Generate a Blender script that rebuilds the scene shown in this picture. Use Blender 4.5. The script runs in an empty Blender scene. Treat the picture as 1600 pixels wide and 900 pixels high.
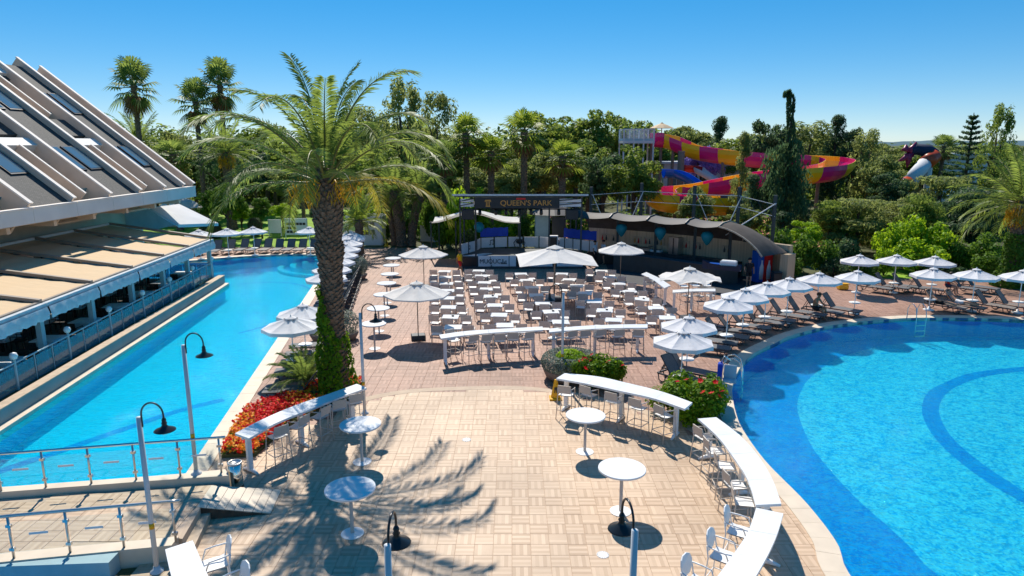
import bpy, math, random
import numpy as np
from mathutils import Vector, Matrix, Quaternion
from mathutils.geometry import tessellate_polygon
R = math.radians
random.seed(7)
rng = np.random.default_rng(11)
scene = bpy.context.scene
COL = scene.collection

# ------------------------------------------------------------------ camera, sky, sun, exposure
CAM_H, PITCH, FPX = 8.4, R(11.9), 1067.0
cam_d = bpy.data.cameras.new('camera')
cam_d.sensor_width = 36.0
cam_d.lens = FPX / 1600.0 * 36.0
cam_d.clip_end = 9000
cam = bpy.data.objects.new('camera', cam_d)
COL.objects.link(cam)
cam.location = (0, 0, CAM_H)
cam.rotation_euler = (R(90) - PITCH, 0, 0)
scene.camera = cam

SUN_EL, SUN_AZ = R(46.5), R(-11.5)          # ahead of the camera, a little to the left
world = bpy.data.worlds.new('World')
scene.world = world
world.use_nodes = True
wn = world.node_tree
wn.nodes.clear()
sky = wn.nodes.new('ShaderNodeTexSky')
sky.sky_type = 'NISHITA'
sky.sun_disc = False
sky.sun_elevation = SUN_EL
sky.sun_rotation = SUN_AZ
sky.altitude = 2500
sky.air_density = 1.0
sky.dust_density = 0.0
sky.ozone_density = 7.0
bgn = wn.nodes.new('ShaderNodeBackground')
bgn.inputs['Strength'].default_value = 0.145
wo = wn.nodes.new('ShaderNodeOutputWorld')
hsv = wn.nodes.new('ShaderNodeHueSaturation')     # the photograph's vivid grading of the whole sky
hsv.inputs['Saturation'].default_value = 1.66
hsv.inputs['Hue'].default_value = 0.498
gam = wn.nodes.new('ShaderNodeGamma')              # evens the sky out a little, the same everywhere
gam.inputs['Gamma'].default_value = 0.6
wn.links.new(sky.outputs[0], gam.inputs['Color'])
wn.links.new(gam.outputs[0], hsv.inputs['Color'])
wn.links.new(hsv.outputs[0], bgn.inputs[0])
wn.links.new(bgn.outputs[0], wo.inputs[0])

sl = bpy.data.lights.new('sun', 'SUN')
sl.energy = 3.45
sl.angle = R(0.53)
sl.color = (1.0, 0.93, 0.82)
so = bpy.data.objects.new('sun', sl)
COL.objects.link(so)
sd = Vector((math.sin(-SUN_AZ) * math.cos(SUN_EL), -math.cos(SUN_AZ) * math.cos(SUN_EL), -math.sin(SUN_EL)))
so.rotation_euler = sd.to_track_quat('-Z', 'Y').to_euler()
so.location = (-10, 40, 50)

scene.view_settings.view_transform = 'Standard'
scene.view_settings.look = 'None'
scene.view_settings.exposure = 0.78
scene.view_settings.gamma = 1.0
scene.view_settings.use_curve_mapping = False
scene.cycles.max_bounces = 6
scene.cycles.transparent_max_bounces = 12
scene.cycles.caustics_reflective = False
scene.cycles.caustics_refractive = False

# ------------------------------------------------------------------ surveying: photo point -> place on a level / at a distance
def G(px, py, z=0.0):
    u = (px - 800) / FPX; v = (450 - py) / FPX
    dy = math.cos(PITCH) + v * math.sin(PITCH); dz = -math.sin(PITCH) + v * math.cos(PITCH)
    t = (z - CAM_H) / dz
    return (u * t, dy * t)
def G3(px, py, z=0.0):
    x, y = G(px, py, z); return Vector((x, y, z))
def A(px, py, Y):
    u = (px - 800) / FPX; v = (450 - py) / FPX
    dy = math.cos(PITCH) + v * math.sin(PITCH); dz = -math.sin(PITCH) + v * math.cos(PITCH)
    t = Y / dy
    return Vector((u * t, Y, CAM_H + dz * t))

# ------------------------------------------------------------------ mesh collecting
class MB:
    def __init__(s): s.v = []; s.f = []; s.uv = None
    def add(s, vs, fs):
        o = len(s.v); s.v += [tuple(a) for a in vs]; s.f += [tuple(i + o for i in f) for f in fs]; return s
    def quad(s, a, b, c, d): return s.add([a, b, c, d], [(0, 1, 2, 3)])
    def box(s, c, d, rz=0.0, bev=0.0):
        x, y, z = d[0] / 2, d[1] / 2, d[2] / 2
        ca, sa = math.cos(rz), math.sin(rz)
        def T(p): return (c[0] + p[0] * ca - p[1] * sa, c[1] + p[0] * sa + p[1] * ca, c[2] + p[2])
        if bev:
            b = min(bev, x * .9, y * .9, z * .9)
            vs = []
            for zz, i in ((-z, b), (-z + b, 0), (z - b, 0), (z, b)):
                for sx, sy in ((-1, -1), (1, -1), (1, 1), (-1, 1)): vs.append(T((sx * (x - i), sy * (y - i), zz)))
            fs = [(3, 2, 1, 0), (12, 13, 14, 15)]
            for k in range(3):
                for i in range(4): fs.append((k * 4 + i, k * 4 + (i + 1) % 4, k * 4 + 4 + (i + 1) % 4, k * 4 + 4 + i))
            return s.add(vs, fs)
        vs = [T((sx * x, sy * y, sz * z)) for sz in (-1, 1) for sx, sy in ((-1, -1), (1, -1), (1, 1), (-1, 1))]
        return s.add(vs, [(3, 2, 1, 0), (4, 5, 6, 7), (0, 1, 5, 4), (1, 2, 6, 5), (2, 3, 7, 6), (3, 0, 4, 7)])
    def bar(s, p0, p1, w, h, up=(0, 0, 1)):
        p0, p1 = Vector(p0), Vector(p1); d = (p1 - p0).normalized()
        sd_ = d.cross(Vector(up))
        if sd_.length < 1e-4: sd_ = d.cross(Vector((1, 0, 0)))
        sd_.normalize(); u = sd_.cross(d)
        vs = []
        for p in (p0, p1):
            for a, b in ((-1, -1), (1, -1), (1, 1), (-1, 1)): vs.append(p + sd_ * a * w / 2 + u * b * h / 2)
        return s.add(vs, [(3, 2, 1, 0), (4, 5, 6, 7), (0, 1, 5, 4), (1, 2, 6, 5), (2, 3, 7, 6), (3, 0, 4, 7)])
    def tube(s, pts, r, n=8, caps=True, closed=False):
        pts = [Vector(p) for p in pts]; m = len(pts)
        rs = r if hasattr(r, '__len__') else [r] * m
        t0 = (pts[1] - pts[0]).normalized()
        a = t0.cross(Vector((0, 0, 1)))
        if a.length < 1e-3: a = Vector((1, 0, 0))
        a.normalize(); vs = []
        for i, p in enumerate(pts):
            if closed: t = pts[(i + 1) % m] - pts[i - 1]
            else: t = pts[min(i + 1, m - 1)] - pts[max(i - 1, 0)]
            t.normalize(); a = (a - t * a.dot(t)).normalized(); b = t.cross(a)
            for k in range(n):
                g = 2 * math.pi * k / n; vs.append(p + (a * math.cos(g) + b * math.sin(g)) * rs[i])
        fs = []
        for i in range(m if closed else m - 1):
            j = (i + 1) % m
            for k in range(n): fs.append((i * n + k, i * n + (k + 1) % n, j * n + (k + 1) % n, j * n + k))
        if caps and not closed:
            fs.append(tuple(range(n - 1, -1, -1))); fs.append(tuple((m - 1) * n + k for k in range(n)))
        return s.add(vs, fs)
    def lathe(s, prof, n=24, c=(0, 0, 0), sx=1.0, sy=1.0):
        vs = []; fs = []; m = len(prof)
        for r, z in prof:
            for k in range(n):
                g = 2 * math.pi * k / n; vs.append((c[0] + r * sx * math.cos(g), c[1] + r * sy * math.sin(g), c[2] + z))
        for i in range(m - 1):
            for k in range(n): fs.append((i * n + k, i * n + (k + 1) % n, (i + 1) * n + (k + 1) % n, (i + 1) * n + k))
        fs.append(tuple(range(n - 1, -1, -1))); fs.append(tuple((m - 1) * n + k for k in range(n)))
        return s.add(vs, fs)
    def prism(s, poly, z0, z1):
        n = len(poly)
        ar = sum(poly[i][0] * poly[(i + 1) % n][1] - poly[(i + 1) % n][0] * poly[i][1] for i in range(n))
        if ar < 0: poly = poly[::-1]
        tri = tessellate_polygon([[Vector((p[0], p[1], 0)) for p in poly]])
        vs = [(p[0], p[1], z0) for p in poly] + [(p[0], p[1], z1) for p in poly]
        fs = [(i, (i + 1) % n, n + (i + 1) % n, n + i) for i in range(n)]
        for t in tri:
            a, b, c = (Vector((poly[i][0], poly[i][1], 0)) for i in t)
            t = tuple(t) if (b - a).cross(c - a).z > 0 else tuple(t)[::-1]
            fs.append(tuple(n + i for i in t)); fs.append(t[::-1])
        return s.add(vs, fs)
    def strip(s, pa, pb):
        n = len(pa); vs = [tuple(p) for p in pa] + [tuple(p) for p in pb]
        return s.add(vs, [(i, i + 1, n + i + 1, n + i) for i in range(n - 1)])
    def slab(s, pa, pb, z0, z1):
        "a solid ribbon between two plan polylines"
        n = len(pa); vs = []
        for z in (z0, z1):
            vs += [(p[0], p[1], z) for p in pa] + [(p[0], p[1], z) for p in pb]
        fs = []
        for i in range(n - 1):
            fs += [(2*n+i, 2*n+i+1, 3*n+i+1, 3*n+i), (n+i, n+i+1, i+1, i), (i, i+1, 2*n+i+1, 2*n+i), (3*n+i, 3*n+i+1, n+i+1, n+i)]
        fs += [(0, 2*n, 3*n, n), (n-1, 2*n-1, 4*n-1, 3*n-1)]
        return s.add(vs, fs)
    def grid(s, rows, closed=False):
        m = len(rows); n = len(rows[0]); vs = [tuple(p) for r in rows for p in r]; fs = []
        for i in range(m - 1):
            for k in range(n if closed else n - 1): fs.append((i*n+k, i*n+(k+1) % n, (i+1)*n+(k+1) % n, (i+1)*n+k))
        return s.add(vs, fs)
    def build(s, name, mat, parent=None, smooth=False, fix=False):
        me = bpy.data.meshes.new(name); me.from_pydata(s.v, [], s.f)
        if fix:
            import bmesh
            b = bmesh.new(); b.from_mesh(me); bmesh.ops.recalc_face_normals(b, faces=b.faces); b.to_mesh(me); b.free()
        return link(name, me, mat, parent, smooth)

def link(name, me, mat, parent=None, smooth=False):
    if mat is not None: me.materials.append(mat)
    if smooth: me.polygons.foreach_set('use_smooth', [True] * len(me.polygons))
    o = bpy.data.objects.new(name, me); COL.objects.link(o)
    if parent is not None: o.parent = parent
    return o

def npmesh(name, V, nper):
    "V: (n*nper,3) array, consecutive nper vertices form one face"
    n = len(V) // nper
    me = bpy.data.meshes.new(name)
    me.vertices.add(len(V)); me.vertices.foreach_set('co', np.ascontiguousarray(V, dtype=np.float32).ravel())
    me.loops.add(len(V)); me.loops.foreach_set('vertex_index', np.arange(len(V), dtype=np.int32))
    me.polygons.add(n); me.polygons.foreach_set('loop_start', np.arange(n, dtype=np.int32) * nper)
    me.update(calc_edges=True)
    return me

def tag(o, label=None, cat=None, group=None, kind=None):
    if label: o['label'] = label
    if cat: o['category'] = cat
    if group: o['group'] = group
    if kind: o['kind'] = kind
    return o
def empty(name, loc=(0, 0, 0), rz=0.0):
    o = bpy.data.objects.new(name, None); COL.objects.link(o)
    o.empty_display_size = .2; o.location = loc; o.rotation_euler = (0, 0, rz); return o
def thing(name, label, cat, loc=(0, 0, 0), rz=0.0, group=None):
    return tag(empty(name, loc, rz), label, cat, group)
KIDS = {}
def copy_tree(o, parent=None, kids=None):
    if o not in KIDS: KIDS[o] = list(o.children)
    c = o.copy(); COL.objects.link(c)
    if parent is not None: c.parent = parent
    for ch in KIDS[o]: copy_tree(ch, c)
    return c
class Proto:
    "first use hands out the object itself, later uses hand out copies"
    def __init__(s, root): s.r = root; s.used = False
    def put(s, loc, rz=0.0, label=None, group=None, sc=None):
        if s.used: o = copy_tree(s.r)
        else: o = s.r; s.used = True; KIDS[o] = list(o.children)
        o.location = loc; o.rotation_euler = (0, 0, rz)
        o.scale = (sc, sc, sc) if isinstance(sc, (int, float)) else (sc if sc else (1, 1, 1))
        if label: o['label'] = label
        if group: o['group'] = group
        return o
ORD = ['first', 'second', 'third', 'fourth', 'fifth', 'sixth', 'seventh', 'eighth', 'ninth', 'tenth', 'eleventh', 'twelfth',
       'thirteenth', 'fourteenth', 'fifteenth', 'sixteenth', 'seventeenth', 'eighteenth', 'nineteenth', 'twentieth',
       'twenty-first', 'twenty-second', 'twenty-third', 'twenty-fourth', 'twenty-fifth']
def struct(o): o['kind'] = 'structure'; return o
def cr(pts, n=8, closed=False):
    "smooth curve through points"
    P_ = [Vector(p) for p in pts]; m = len(P_); out = []
    for i in range(m if closed else m - 1):
        if closed: a, b, c, d = P_[i - 1], P_[i], P_[(i + 1) % m], P_[(i + 2) % m]
        else: a, b, c, d = P_[max(i - 1, 0)], P_[i], P_[i + 1], P_[min(i + 2, m - 1)]
        for k in range(n):
            t = k / n
            out.append(0.5 * ((2 * b) + (c - a) * t + (2 * a - 5 * b + 4 * c - d) * t * t + (3 * b - a - 3 * c + d) * t ** 3))
    if not closed: out.append(P_[-1])
    return out
def offset(pts, d, closed=False):
    "plan polyline moved sideways to its left by d"
    out = []; m = len(pts)
    for i in range(m):
        if closed: t = Vector(pts[(i + 1) % m][:2]) - Vector(pts[i - 1][:2])
        else: t = Vector(pts[min(i + 1, m - 1)][:2]) - Vector(pts[max(i - 1, 0)][:2])
        t.normalize(); out.append(Vector((pts[i][0] - t.y * d, pts[i][1] + t.x * d)))
    return out
def inside(x, y, poly):
    c = False; n = len(poly); j = n - 1
    for i in range(n):
        xi, yi = poly[i][0], poly[i][1]; xj, yj = poly[j][0], poly[j][1]
        if (yi > y) != (yj > y) and x < (xj - xi) * (y - yi) / (yj - yi) + xi: c = not c
        j = i
    return c

# ------------------------------------------------------------------ materials
def nodes(name):
    m = bpy.data.materials.new(name); m.use_nodes = True
    nt = m.node_tree; b = nt.nodes['Principled BSDF']
    return m, nt, b
def S(c):
    "sRGB 0-255 -> linear"
    return tuple(((v / 255) / 12.92 if v / 255 <= .04045 else ((v / 255 + .055) / 1.055) ** 2.4) for v in c) + (1.0,)
def mat(name, col, rough=.6, metal=0.0, var=.15, scale=3.0, bump=0.0, bscale=40.0, spec=.4, coat=0.0, detail=5.0, stretch=None):
    m, nt, b = nodes(name)
    col = tuple(col[:3]) + (1.0,)
    b.inputs['Roughness'].default_value = rough; b.inputs['Metallic'].default_value = metal
    b.inputs['Specular IOR Level'].default_value = spec
    if coat: b.inputs['Coat Weight'].default_value = coat; b.inputs['Coat Roughness'].default_value = .1
    tc = nt.nodes.new('ShaderNodeTexCoord'); vec = tc.outputs['Object']
    if stretch:
        mp = nt.nodes.new('ShaderNodeMapping'); mp.inputs['Scale'].default_value = stretch
        nt.links.new(vec, mp.inputs[0]); vec = mp.outputs[0]
    if var:
        nz = nt.nodes.new('ShaderNodeTexNoise'); nz.inputs['Scale'].default_value = scale; nz.inputs['Detail'].default_value = detail
        nt.links.new(vec, nz.inputs['Vector'])
        rp = nt.nodes.new('ShaderNodeValToRGB')
        rp.color_ramp.elements[0].position = .3; rp.color_ramp.elements[1].position = .72
        rp.color_ramp.elements[0].color = tuple(c * (1 - var) for c in col[:3]) + (1,)
        rp.color_ramp.elements[1].color = tuple(min(1, c * (1 + var * .7)) for c in col[:3]) + (1,)
        nt.links.new(nz.outputs[0], rp.inputs[0]); nt.links.new(rp.outputs[0], b.inputs['Base Color'])
    else: b.inputs['Base Color'].default_value = col
    if bump:
        n2 = nt.nodes.new('ShaderNodeTexNoise'); n2.inputs['Scale'].default_value = bscale; n2.inputs['Detail'].default_value = 4
        nt.links.new(vec, n2.inputs['Vector'])
        bp = nt.nodes.new('ShaderNodeBump'); bp.inputs['Strength'].default_value = bump; bp.inputs['Distance'].default_value = .02
        nt.links.new(n2.outputs[0], bp.inputs['Height']); nt.links.new(bp.outputs[0], b.inputs['Normal'])
    return m
def leafmat(name, c0, c1, trans=.35, rough=.55, spec=.15):
    "leaves: every leaf its own green between c0 and c1, some light through"
    m, nt, b = nodes(name)
    ge = nt.nodes.new('ShaderNodeNewGeometry'); oi = nt.nodes.new('ShaderNodeObjectInfo')
    ad = nt.nodes.new('ShaderNodeMath'); ad.operation = 'MULTIPLY_ADD'; ad.inputs[1].default_value = .75
    sc_ = nt.nodes.new('ShaderNodeMath'); sc_.operation = 'MULTIPLY'; sc_.inputs[1].default_value = .25
    nt.links.new(oi.outputs['Random'], sc_.inputs[0])
    nt.links.new(ge.outputs['Random Per Island'], ad.inputs[0]); nt.links.new(sc_.outputs[0], ad.inputs[2])
    rp = nt.nodes.new('ShaderNodeValToRGB')
    rp.color_ramp.elements[0].color = tuple(c0) + (1,); rp.color_ramp.elements[1].color = tuple(c1) + (1,)
    nt.links.new(ad.outputs[0], rp.inputs[0]); nt.links.new(rp.outputs[0], b.inputs['Base Color'])
    b.inputs['Roughness'].default_value = rough; b.inputs['Specular IOR Level'].default_value = spec
    tr = nt.nodes.new('ShaderNodeBsdfTranslucent')
    hs = nt.nodes.new('ShaderNodeHueSaturation'); hs.inputs['Value'].default_value = 1.6; hs.inputs['Hue'].default_value = .48
    nt.links.new(rp.outputs[0], hs.inputs['Color']); nt.links.new(hs.outputs[0], tr.inputs[0])
    mx = nt.nodes.new('ShaderNodeMixShader'); mx.inputs[0].default_value = trans
    nt.links.new(b.outputs[0], mx.inputs[1]); nt.links.new(tr.outputs[0], mx.inputs[2])
    nt.links.new(mx.outputs[0], nt.nodes['Material Output'].inputs[0])
    return m
def tilemat(name, light, dark, strips=5, amt=.8):
    "a paving tile: narrow strips of two tones along the tile, tone shift per tile"
    m, nt, b = nodes(name)
    N = nt.nodes.new; L = nt.links.new
    uv = N('ShaderNodeUVMap'); uv.uv_map = 'UVMap'
    sp = N('ShaderNodeSeparateXYZ'); L(uv.outputs[0], sp.inputs[0])
    # u runs over whole numbers per tile (id) + 0..1 in the tile
    mu = N('ShaderNodeMath'); mu.operation = 'MULTIPLY'; mu.inputs[1].default_value = strips; L(sp.outputs[0], mu.inputs[0])
    fl = N('ShaderNodeMath'); fl.operation = 'FLOOR'; L(mu.outputs[0], fl.inputs[0])
    wn_ = N('ShaderNodeTexWhiteNoise'); wn_.noise_dimensions = '1D'; L(fl.outputs[0], wn_.inputs['W'])
    tl = N('ShaderNodeMath'); tl.operation = 'FLOOR'; L(sp.outputs[0], tl.inputs[0])
    w2 = N('ShaderNodeTexWhiteNoise'); w2.noise_dimensions = '1D'; L(tl.outputs[0], w2.inputs['W'])
    # fine grain along the strip
    mp = N('ShaderNodeCombineXYZ')
    g1 = N('ShaderNodeMath'); g1.operation = 'MULTIPLY'; g1.inputs[1].default_value = 26; L(sp.outputs[0], g1.inputs[0])
    g2 = N('ShaderNodeMath'); g2.operation = 'MULTIPLY'; g2.inputs[1].default_value = 2.2; L(sp.outputs[1], g2.inputs[0])
    L(g1.outputs[0], mp.inputs[0]); L(g2.outputs[0], mp.inputs[1])
    nz = N('ShaderNodeTexNoise'); nz.inputs['Scale'].default_value = 1.0; nz.inputs['Detail'].default_value = 3; L(mp.outputs[0], nz.inputs['Vector'])
    # alternate strips, softened by random
    md = N('ShaderNodeMath'); md.operation = 'MODULO'; md.inputs[1].default_value = 2.0; L(fl.outputs[0], md.inputs[0])
    f1 = N('ShaderNodeMath'); f1.operation = 'MULTIPLY_ADD'; f1.inputs[1].default_value = .45; L(wn_.outputs[0], f1.inputs[0])
    m2 = N('ShaderNodeMath'); m2.operation = 'MULTIPLY'; m2.inputs[1].default_value = .42; L(md.outputs[0], m2.inputs[0]); L(m2.outputs[0], f1.inputs[2])
    f2 = N('ShaderNodeMath'); f2.operation = 'MULTIPLY_ADD'; f2.inputs[1].default_value = .35; L(nz.outputs[0], f2.inputs[0]); L(f1.outputs[0], f2.inputs[2])
    f3 = N('ShaderNodeMath'); f3.operation = 'MULTIPLY_ADD'; f3.inputs[1].default_value = .30; L(w2.outputs[0], f3.inputs[0]); L(f2.outputs[0], f3.inputs[2])
    f4 = N('ShaderNodeMath'); f4.operation = 'MULTIPLY'; f4.inputs[1].default_value = amt; L(f3.outputs[0], f4.inputs[0])
    # wide soft wear across the whole paving
    tc = N('ShaderNodeNewGeometry'); nb = N('ShaderNodeTexNoise'); nb.inputs['Scale'].default_value = .35; nb.inputs['Detail'].default_value = 6
    L(tc.outputs['Position'], nb.inputs['Vector'])
    rp = N('ShaderNodeValToRGB'); rp.color_ramp.elements[0].position = .15; rp.color_ramp.elements[1].position = 1.0
    rp.color_ramp.elements[0].color = tuple(light) + (1,); rp.color_ramp.elements[1].color = tuple(dark) + (1,)
    L(f4.outputs[0], rp.inputs[0])
    hv = N('ShaderNodeHueSaturation'); L(rp.outputs[0], hv.inputs['Color'])
    mr = N('ShaderNodeMapRange'); mr.inputs[1].default_value = .3; mr.inputs[2].default_value = .7; mr.inputs[3].default_value = .80; mr.inputs[4].default_value = 1.12
    L(nb.outputs[0], mr.inputs[0]); L(mr.outputs[0], hv.inputs['Value'])
    L(hv.outputs[0], b.inputs['Base Color'])
    b.inputs['Roughness'].default_value = .55; b.inputs['Specular IOR Level'].default_value = .3
    return m
def mosaic(name, col, col2, scale=18.0, caustic=None, caustic_amt=.0):
    "small square tiles of two mixed tones; fleck = tone of the sun ripples painted into the floor colour"
    m, nt, b = nodes(name)
    N = nt.nodes.new; L = nt.links.new
    tc = N('ShaderNodeTexCoord')
    br = N('ShaderNodeTexBrick'); br.offset = 0.0
    br.inputs['Scale'].default_value = scale; br.inputs['Brick Width'].default_value = .5; br.inputs['Row Height'].default_value = .5
    br.inputs['Mortar Size'].default_value = .02
    br.inputs['Color1'].default_value = tuple(col) + (1,); br.inputs['Color2'].default_value = tuple(col2) + (1,)
    br.inputs['Mortar'].default_value = tuple(min(1, c * 1.15 + .03) for c in col) + (1,)
    L(tc.outputs['Object'], br.inputs[0]); out = br.outputs[0]
    if caustic:  # bright net of water-focused sunlight, painted into the tile colour
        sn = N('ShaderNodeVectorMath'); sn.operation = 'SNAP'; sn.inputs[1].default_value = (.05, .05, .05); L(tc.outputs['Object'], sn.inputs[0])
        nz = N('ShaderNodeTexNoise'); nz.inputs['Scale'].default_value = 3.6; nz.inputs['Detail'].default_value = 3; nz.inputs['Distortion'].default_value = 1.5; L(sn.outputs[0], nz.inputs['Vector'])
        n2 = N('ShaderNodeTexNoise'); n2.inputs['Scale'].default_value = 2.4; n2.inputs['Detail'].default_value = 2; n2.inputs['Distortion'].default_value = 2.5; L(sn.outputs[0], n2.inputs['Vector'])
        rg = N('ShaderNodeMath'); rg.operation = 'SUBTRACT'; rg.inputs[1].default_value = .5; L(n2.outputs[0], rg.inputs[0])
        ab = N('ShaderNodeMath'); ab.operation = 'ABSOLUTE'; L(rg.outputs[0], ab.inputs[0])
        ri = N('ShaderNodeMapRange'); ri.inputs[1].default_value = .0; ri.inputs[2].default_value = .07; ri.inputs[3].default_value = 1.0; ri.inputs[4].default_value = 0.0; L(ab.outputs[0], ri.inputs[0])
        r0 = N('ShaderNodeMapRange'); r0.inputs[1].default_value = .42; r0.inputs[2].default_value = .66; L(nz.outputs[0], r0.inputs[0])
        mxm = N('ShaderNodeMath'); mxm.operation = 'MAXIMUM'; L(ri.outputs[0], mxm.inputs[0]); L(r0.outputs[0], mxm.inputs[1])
        fa = N('ShaderNodeMath'); fa.operation = 'MULTIPLY'; fa.inputs[1].default_value = caustic_amt; L(mxm.outputs[0], fa.inputs[0])
        mx = N('ShaderNodeMix'); mx.data_type = 'RGBA'; mx.inputs['B'].default_value = tuple(caustic) + (1,); L(fa.outputs[0], mx.inputs['Factor']); L(out, mx.inputs['A']); out = mx.outputs['Result']
    L(out, b.inputs['Base Color'])
    b.inputs['Roughness'].default_value = .35
    return m
def water(name, tint, body, amount, wave=1.0):
    "clear tinted water with a little scattering body, sky mirrored on a rippled surface"
    m = bpy.data.materials.new(name); m.use_nodes = True; nt = m.node_tree; nt.nodes.clear()
    N = nt.nodes.new; L = nt.links.new
    ge = N('ShaderNodeNewGeometry')
    def noise(sc, det, dist, stretch=(1, 1, 1), rot=0):
        mp = N('ShaderNodeMapping'); mp.inputs['Scale'].default_value = stretch; mp.inputs['Rotation'].default_value = (0, 0, rot); L(ge.outputs['Position'], mp.inputs[0])
        n = N('ShaderNodeTexNoise'); n.inputs['Scale'].default_value = sc; n.inputs['Detail'].default_value = det; n.inputs['Distortion'].default_value = dist
        L(mp.outputs[0], n.inputs['Vector']); return n.outputs[0]
    a = noise(2.2, 2, .9, (1, 1.8, 1), .5); c = noise(6.5, 2, 1.6, (1, 1.5, 1), -.3)
    ad = N('ShaderNodeMath'); ad.operation = 'MULTIPLY_ADD'; ad.inputs[1].default_value = .55; L(c, ad.inputs[0]); L(a, ad.inputs[2])
    bp = N('ShaderNodeBump'); bp.inputs['Strength'].default_value = 1.0; bp.inputs['Distance'].default_value = 0.13 * wave; L(ad.outputs[0], bp.inputs['Height'])
    b2 = N('ShaderNodeBump'); b2.inputs['Strength'].default_value = 1.0; b2.inputs['Distance'].default_value = 0.8 * wave; L(ad.outputs[0], b2.inputs['Height'])
    tr = N('ShaderNodeBsdfTransparent'); tr.inputs[0].default_value = tuple(tint) + (1,)
    df = N('ShaderNodeBsdfDiffuse'); df.inputs[0].default_value = tuple(body) + (1,); L(b2.outputs[0], df.inputs['Normal'])
    gl = N('ShaderNodeBsdfGlossy'); gl.inputs['Roughness'].default_value = .035; L(bp.outputs[0], gl.inputs['Normal'])
    m1 = N('ShaderNodeMixShader'); m1.inputs[0].default_value = amount; L(tr.outputs[0], m1.inputs[1]); L(df.outputs[0], m1.inputs[2])
    fr = N('ShaderNodeLayerWeight'); fr.inputs['Blend'].default_value = .5; L(bp.outputs[0], fr.inputs['Normal'])
    fp_ = N('ShaderNodeMath'); fp_.operation = 'POWER'; fp_.inputs[1].default_value = 4.5; L(fr.outputs['Facing'], fp_.inputs[0])
    fm = N('ShaderNodeMath'); fm.operation = 'MULTIPLY_ADD'; fm.inputs[1].default_value = .55; fm.inputs[2].default_value = .035; L(fp_.outputs[0], fm.inputs[0])
    m2 = N('ShaderNodeMixShader'); L(fm.outputs[0], m2.inputs[0]); L(m1.outputs[0], m2.inputs[1]); L(gl.outputs[0], m2.inputs[2])
    o = N('ShaderNodeOutputMaterial'); L(m2.outputs[0], o.inputs[0])
    return m
def glass(name, tint, alpha=.75, rough=.02):
    m = bpy.data.materials.new(name); m.use_nodes = True; nt = m.node_tree; nt.nodes.clear()
    N = nt.nodes.new; L = nt.links.new
    tr = N('ShaderNodeBsdfTransparent'); tr.inputs[0].default_value = tuple(tint) + (1,)
    gl = N('ShaderNodeBsdfGlossy'); gl.inputs['Roughness'].default_value = rough
    df = N('ShaderNodeBsdfDiffuse'); df.inputs[0].default_value = tuple(tint) + (1,)
    m1 = N('ShaderNodeMixShader'); m1.inputs[0].default_value = 1 - alpha; L(tr.outputs[0], m1.inputs[1]); L(df.outputs[0], m1.inputs[2])
    lw = N('ShaderNodeLayerWeight'); lw.inputs['Blend'].default_value = .5
    pw = N('ShaderNodeMath'); pw.operation = 'POWER'; pw.inputs[1].default_value = 4.0; L(lw.outputs['Facing'], pw.inputs[0])
    fr = N('ShaderNodeMath'); fr.operation = 'MULTIPLY_ADD'; fr.inputs[1].default_value = .6; fr.inputs[2].default_value = .03; L(pw.outputs[0], fr.inputs[0])
    m2 = N('ShaderNodeMixShader'); L(fr.outputs[0], m2.inputs[0]); L(m1.outputs[0], m2.inputs[1]); L(gl.outputs[0], m2.inputs[2])
    o = N('ShaderNodeOutputMaterial'); L(m2.outputs[0], o.inputs[0]); return m

M = {}
M['plaza'] = tilemat('beige striped tile', (.68, .505, .35), (.48, .33, .215))
M['terra'] = tilemat('terracotta striped tile', (.46, .275, .20), (.26, .14, .095))
M['grout_b'] = mat('beige grout', (.55, .425, .315), .85, var=.1)
M['grout_t'] = mat('terracotta grout', (.42, .27, .20), .85, var=.12)
M['coping'] = mat('cream stone coping', (.68, .57, .44), .6, var=.10, scale=2.0, bump=.05)
M['stone'] = mat('beige stone', (.52, .40, .28), .7, var=.18, scale=4)
M['grass'] = mat('lawn', (.21, .36, .016), .9, var=.35, scale=1.2, bump=.4, bscale=60)
M['earth'] = mat('garden earth', (.085, .095, .035), .95, var=.4, scale=.4, bump=.3)
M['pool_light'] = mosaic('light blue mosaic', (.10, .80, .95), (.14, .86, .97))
M['pool_lightR'] = mosaic('light blue mosaic with ripple light', (.0, .40, .76), (.005, .46, .80), 18.0, (1.0, 1.0, 1.0), .85)  # pale ripple light is painted over the blue tiles
M['pool_dark'] = mosaic('dark blue mosaic with ripple light', (.004, .19, .66), (.008, .23, .72), 18.0, (.10, .66, 1.0), .46)  # weaker painted ripple light on the dark tiles
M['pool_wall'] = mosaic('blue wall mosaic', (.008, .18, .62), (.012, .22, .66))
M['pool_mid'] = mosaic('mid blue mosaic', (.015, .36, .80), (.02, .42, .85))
M['water_r'] = water('rippled pool water', (.24, .95, 1.0), (.002, .68, 1.0), .20, 1.0)
M['water_l'] = water('calm pool water', (.20, .93, 1.0), (.001, .58, .96), .34, .35)
M['white'] = mat('white plastic', (.82, .82, .81), .35, var=.04, scale=6)
M['white_top'] = mat('white laminate table top', (.82, .82, .81), .28, var=.07, scale=2.2, detail=8)
M['canvas'] = mat('white canvas', (.80, .79, .80), .8, var=.07, scale=4, bump=.08, bscale=18)
def translucent(m, k):
    nt = m.node_tree; b = nt.nodes['Principled BSDF']; src = b.inputs['Base Color'].links[0].from_socket
    t = nt.nodes.new('ShaderNodeBsdfTranslucent'); nt.links.new(src, t.inputs[0]); x = nt.nodes.new('ShaderNodeMixShader'); x.inputs[0].default_value = k
    nt.links.new(b.outputs[0], x.inputs[1]); nt.links.new(t.outputs[0], x.inputs[2]); nt.links.new(x.outputs[0], nt.nodes['Material Output'].inputs[0])
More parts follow.
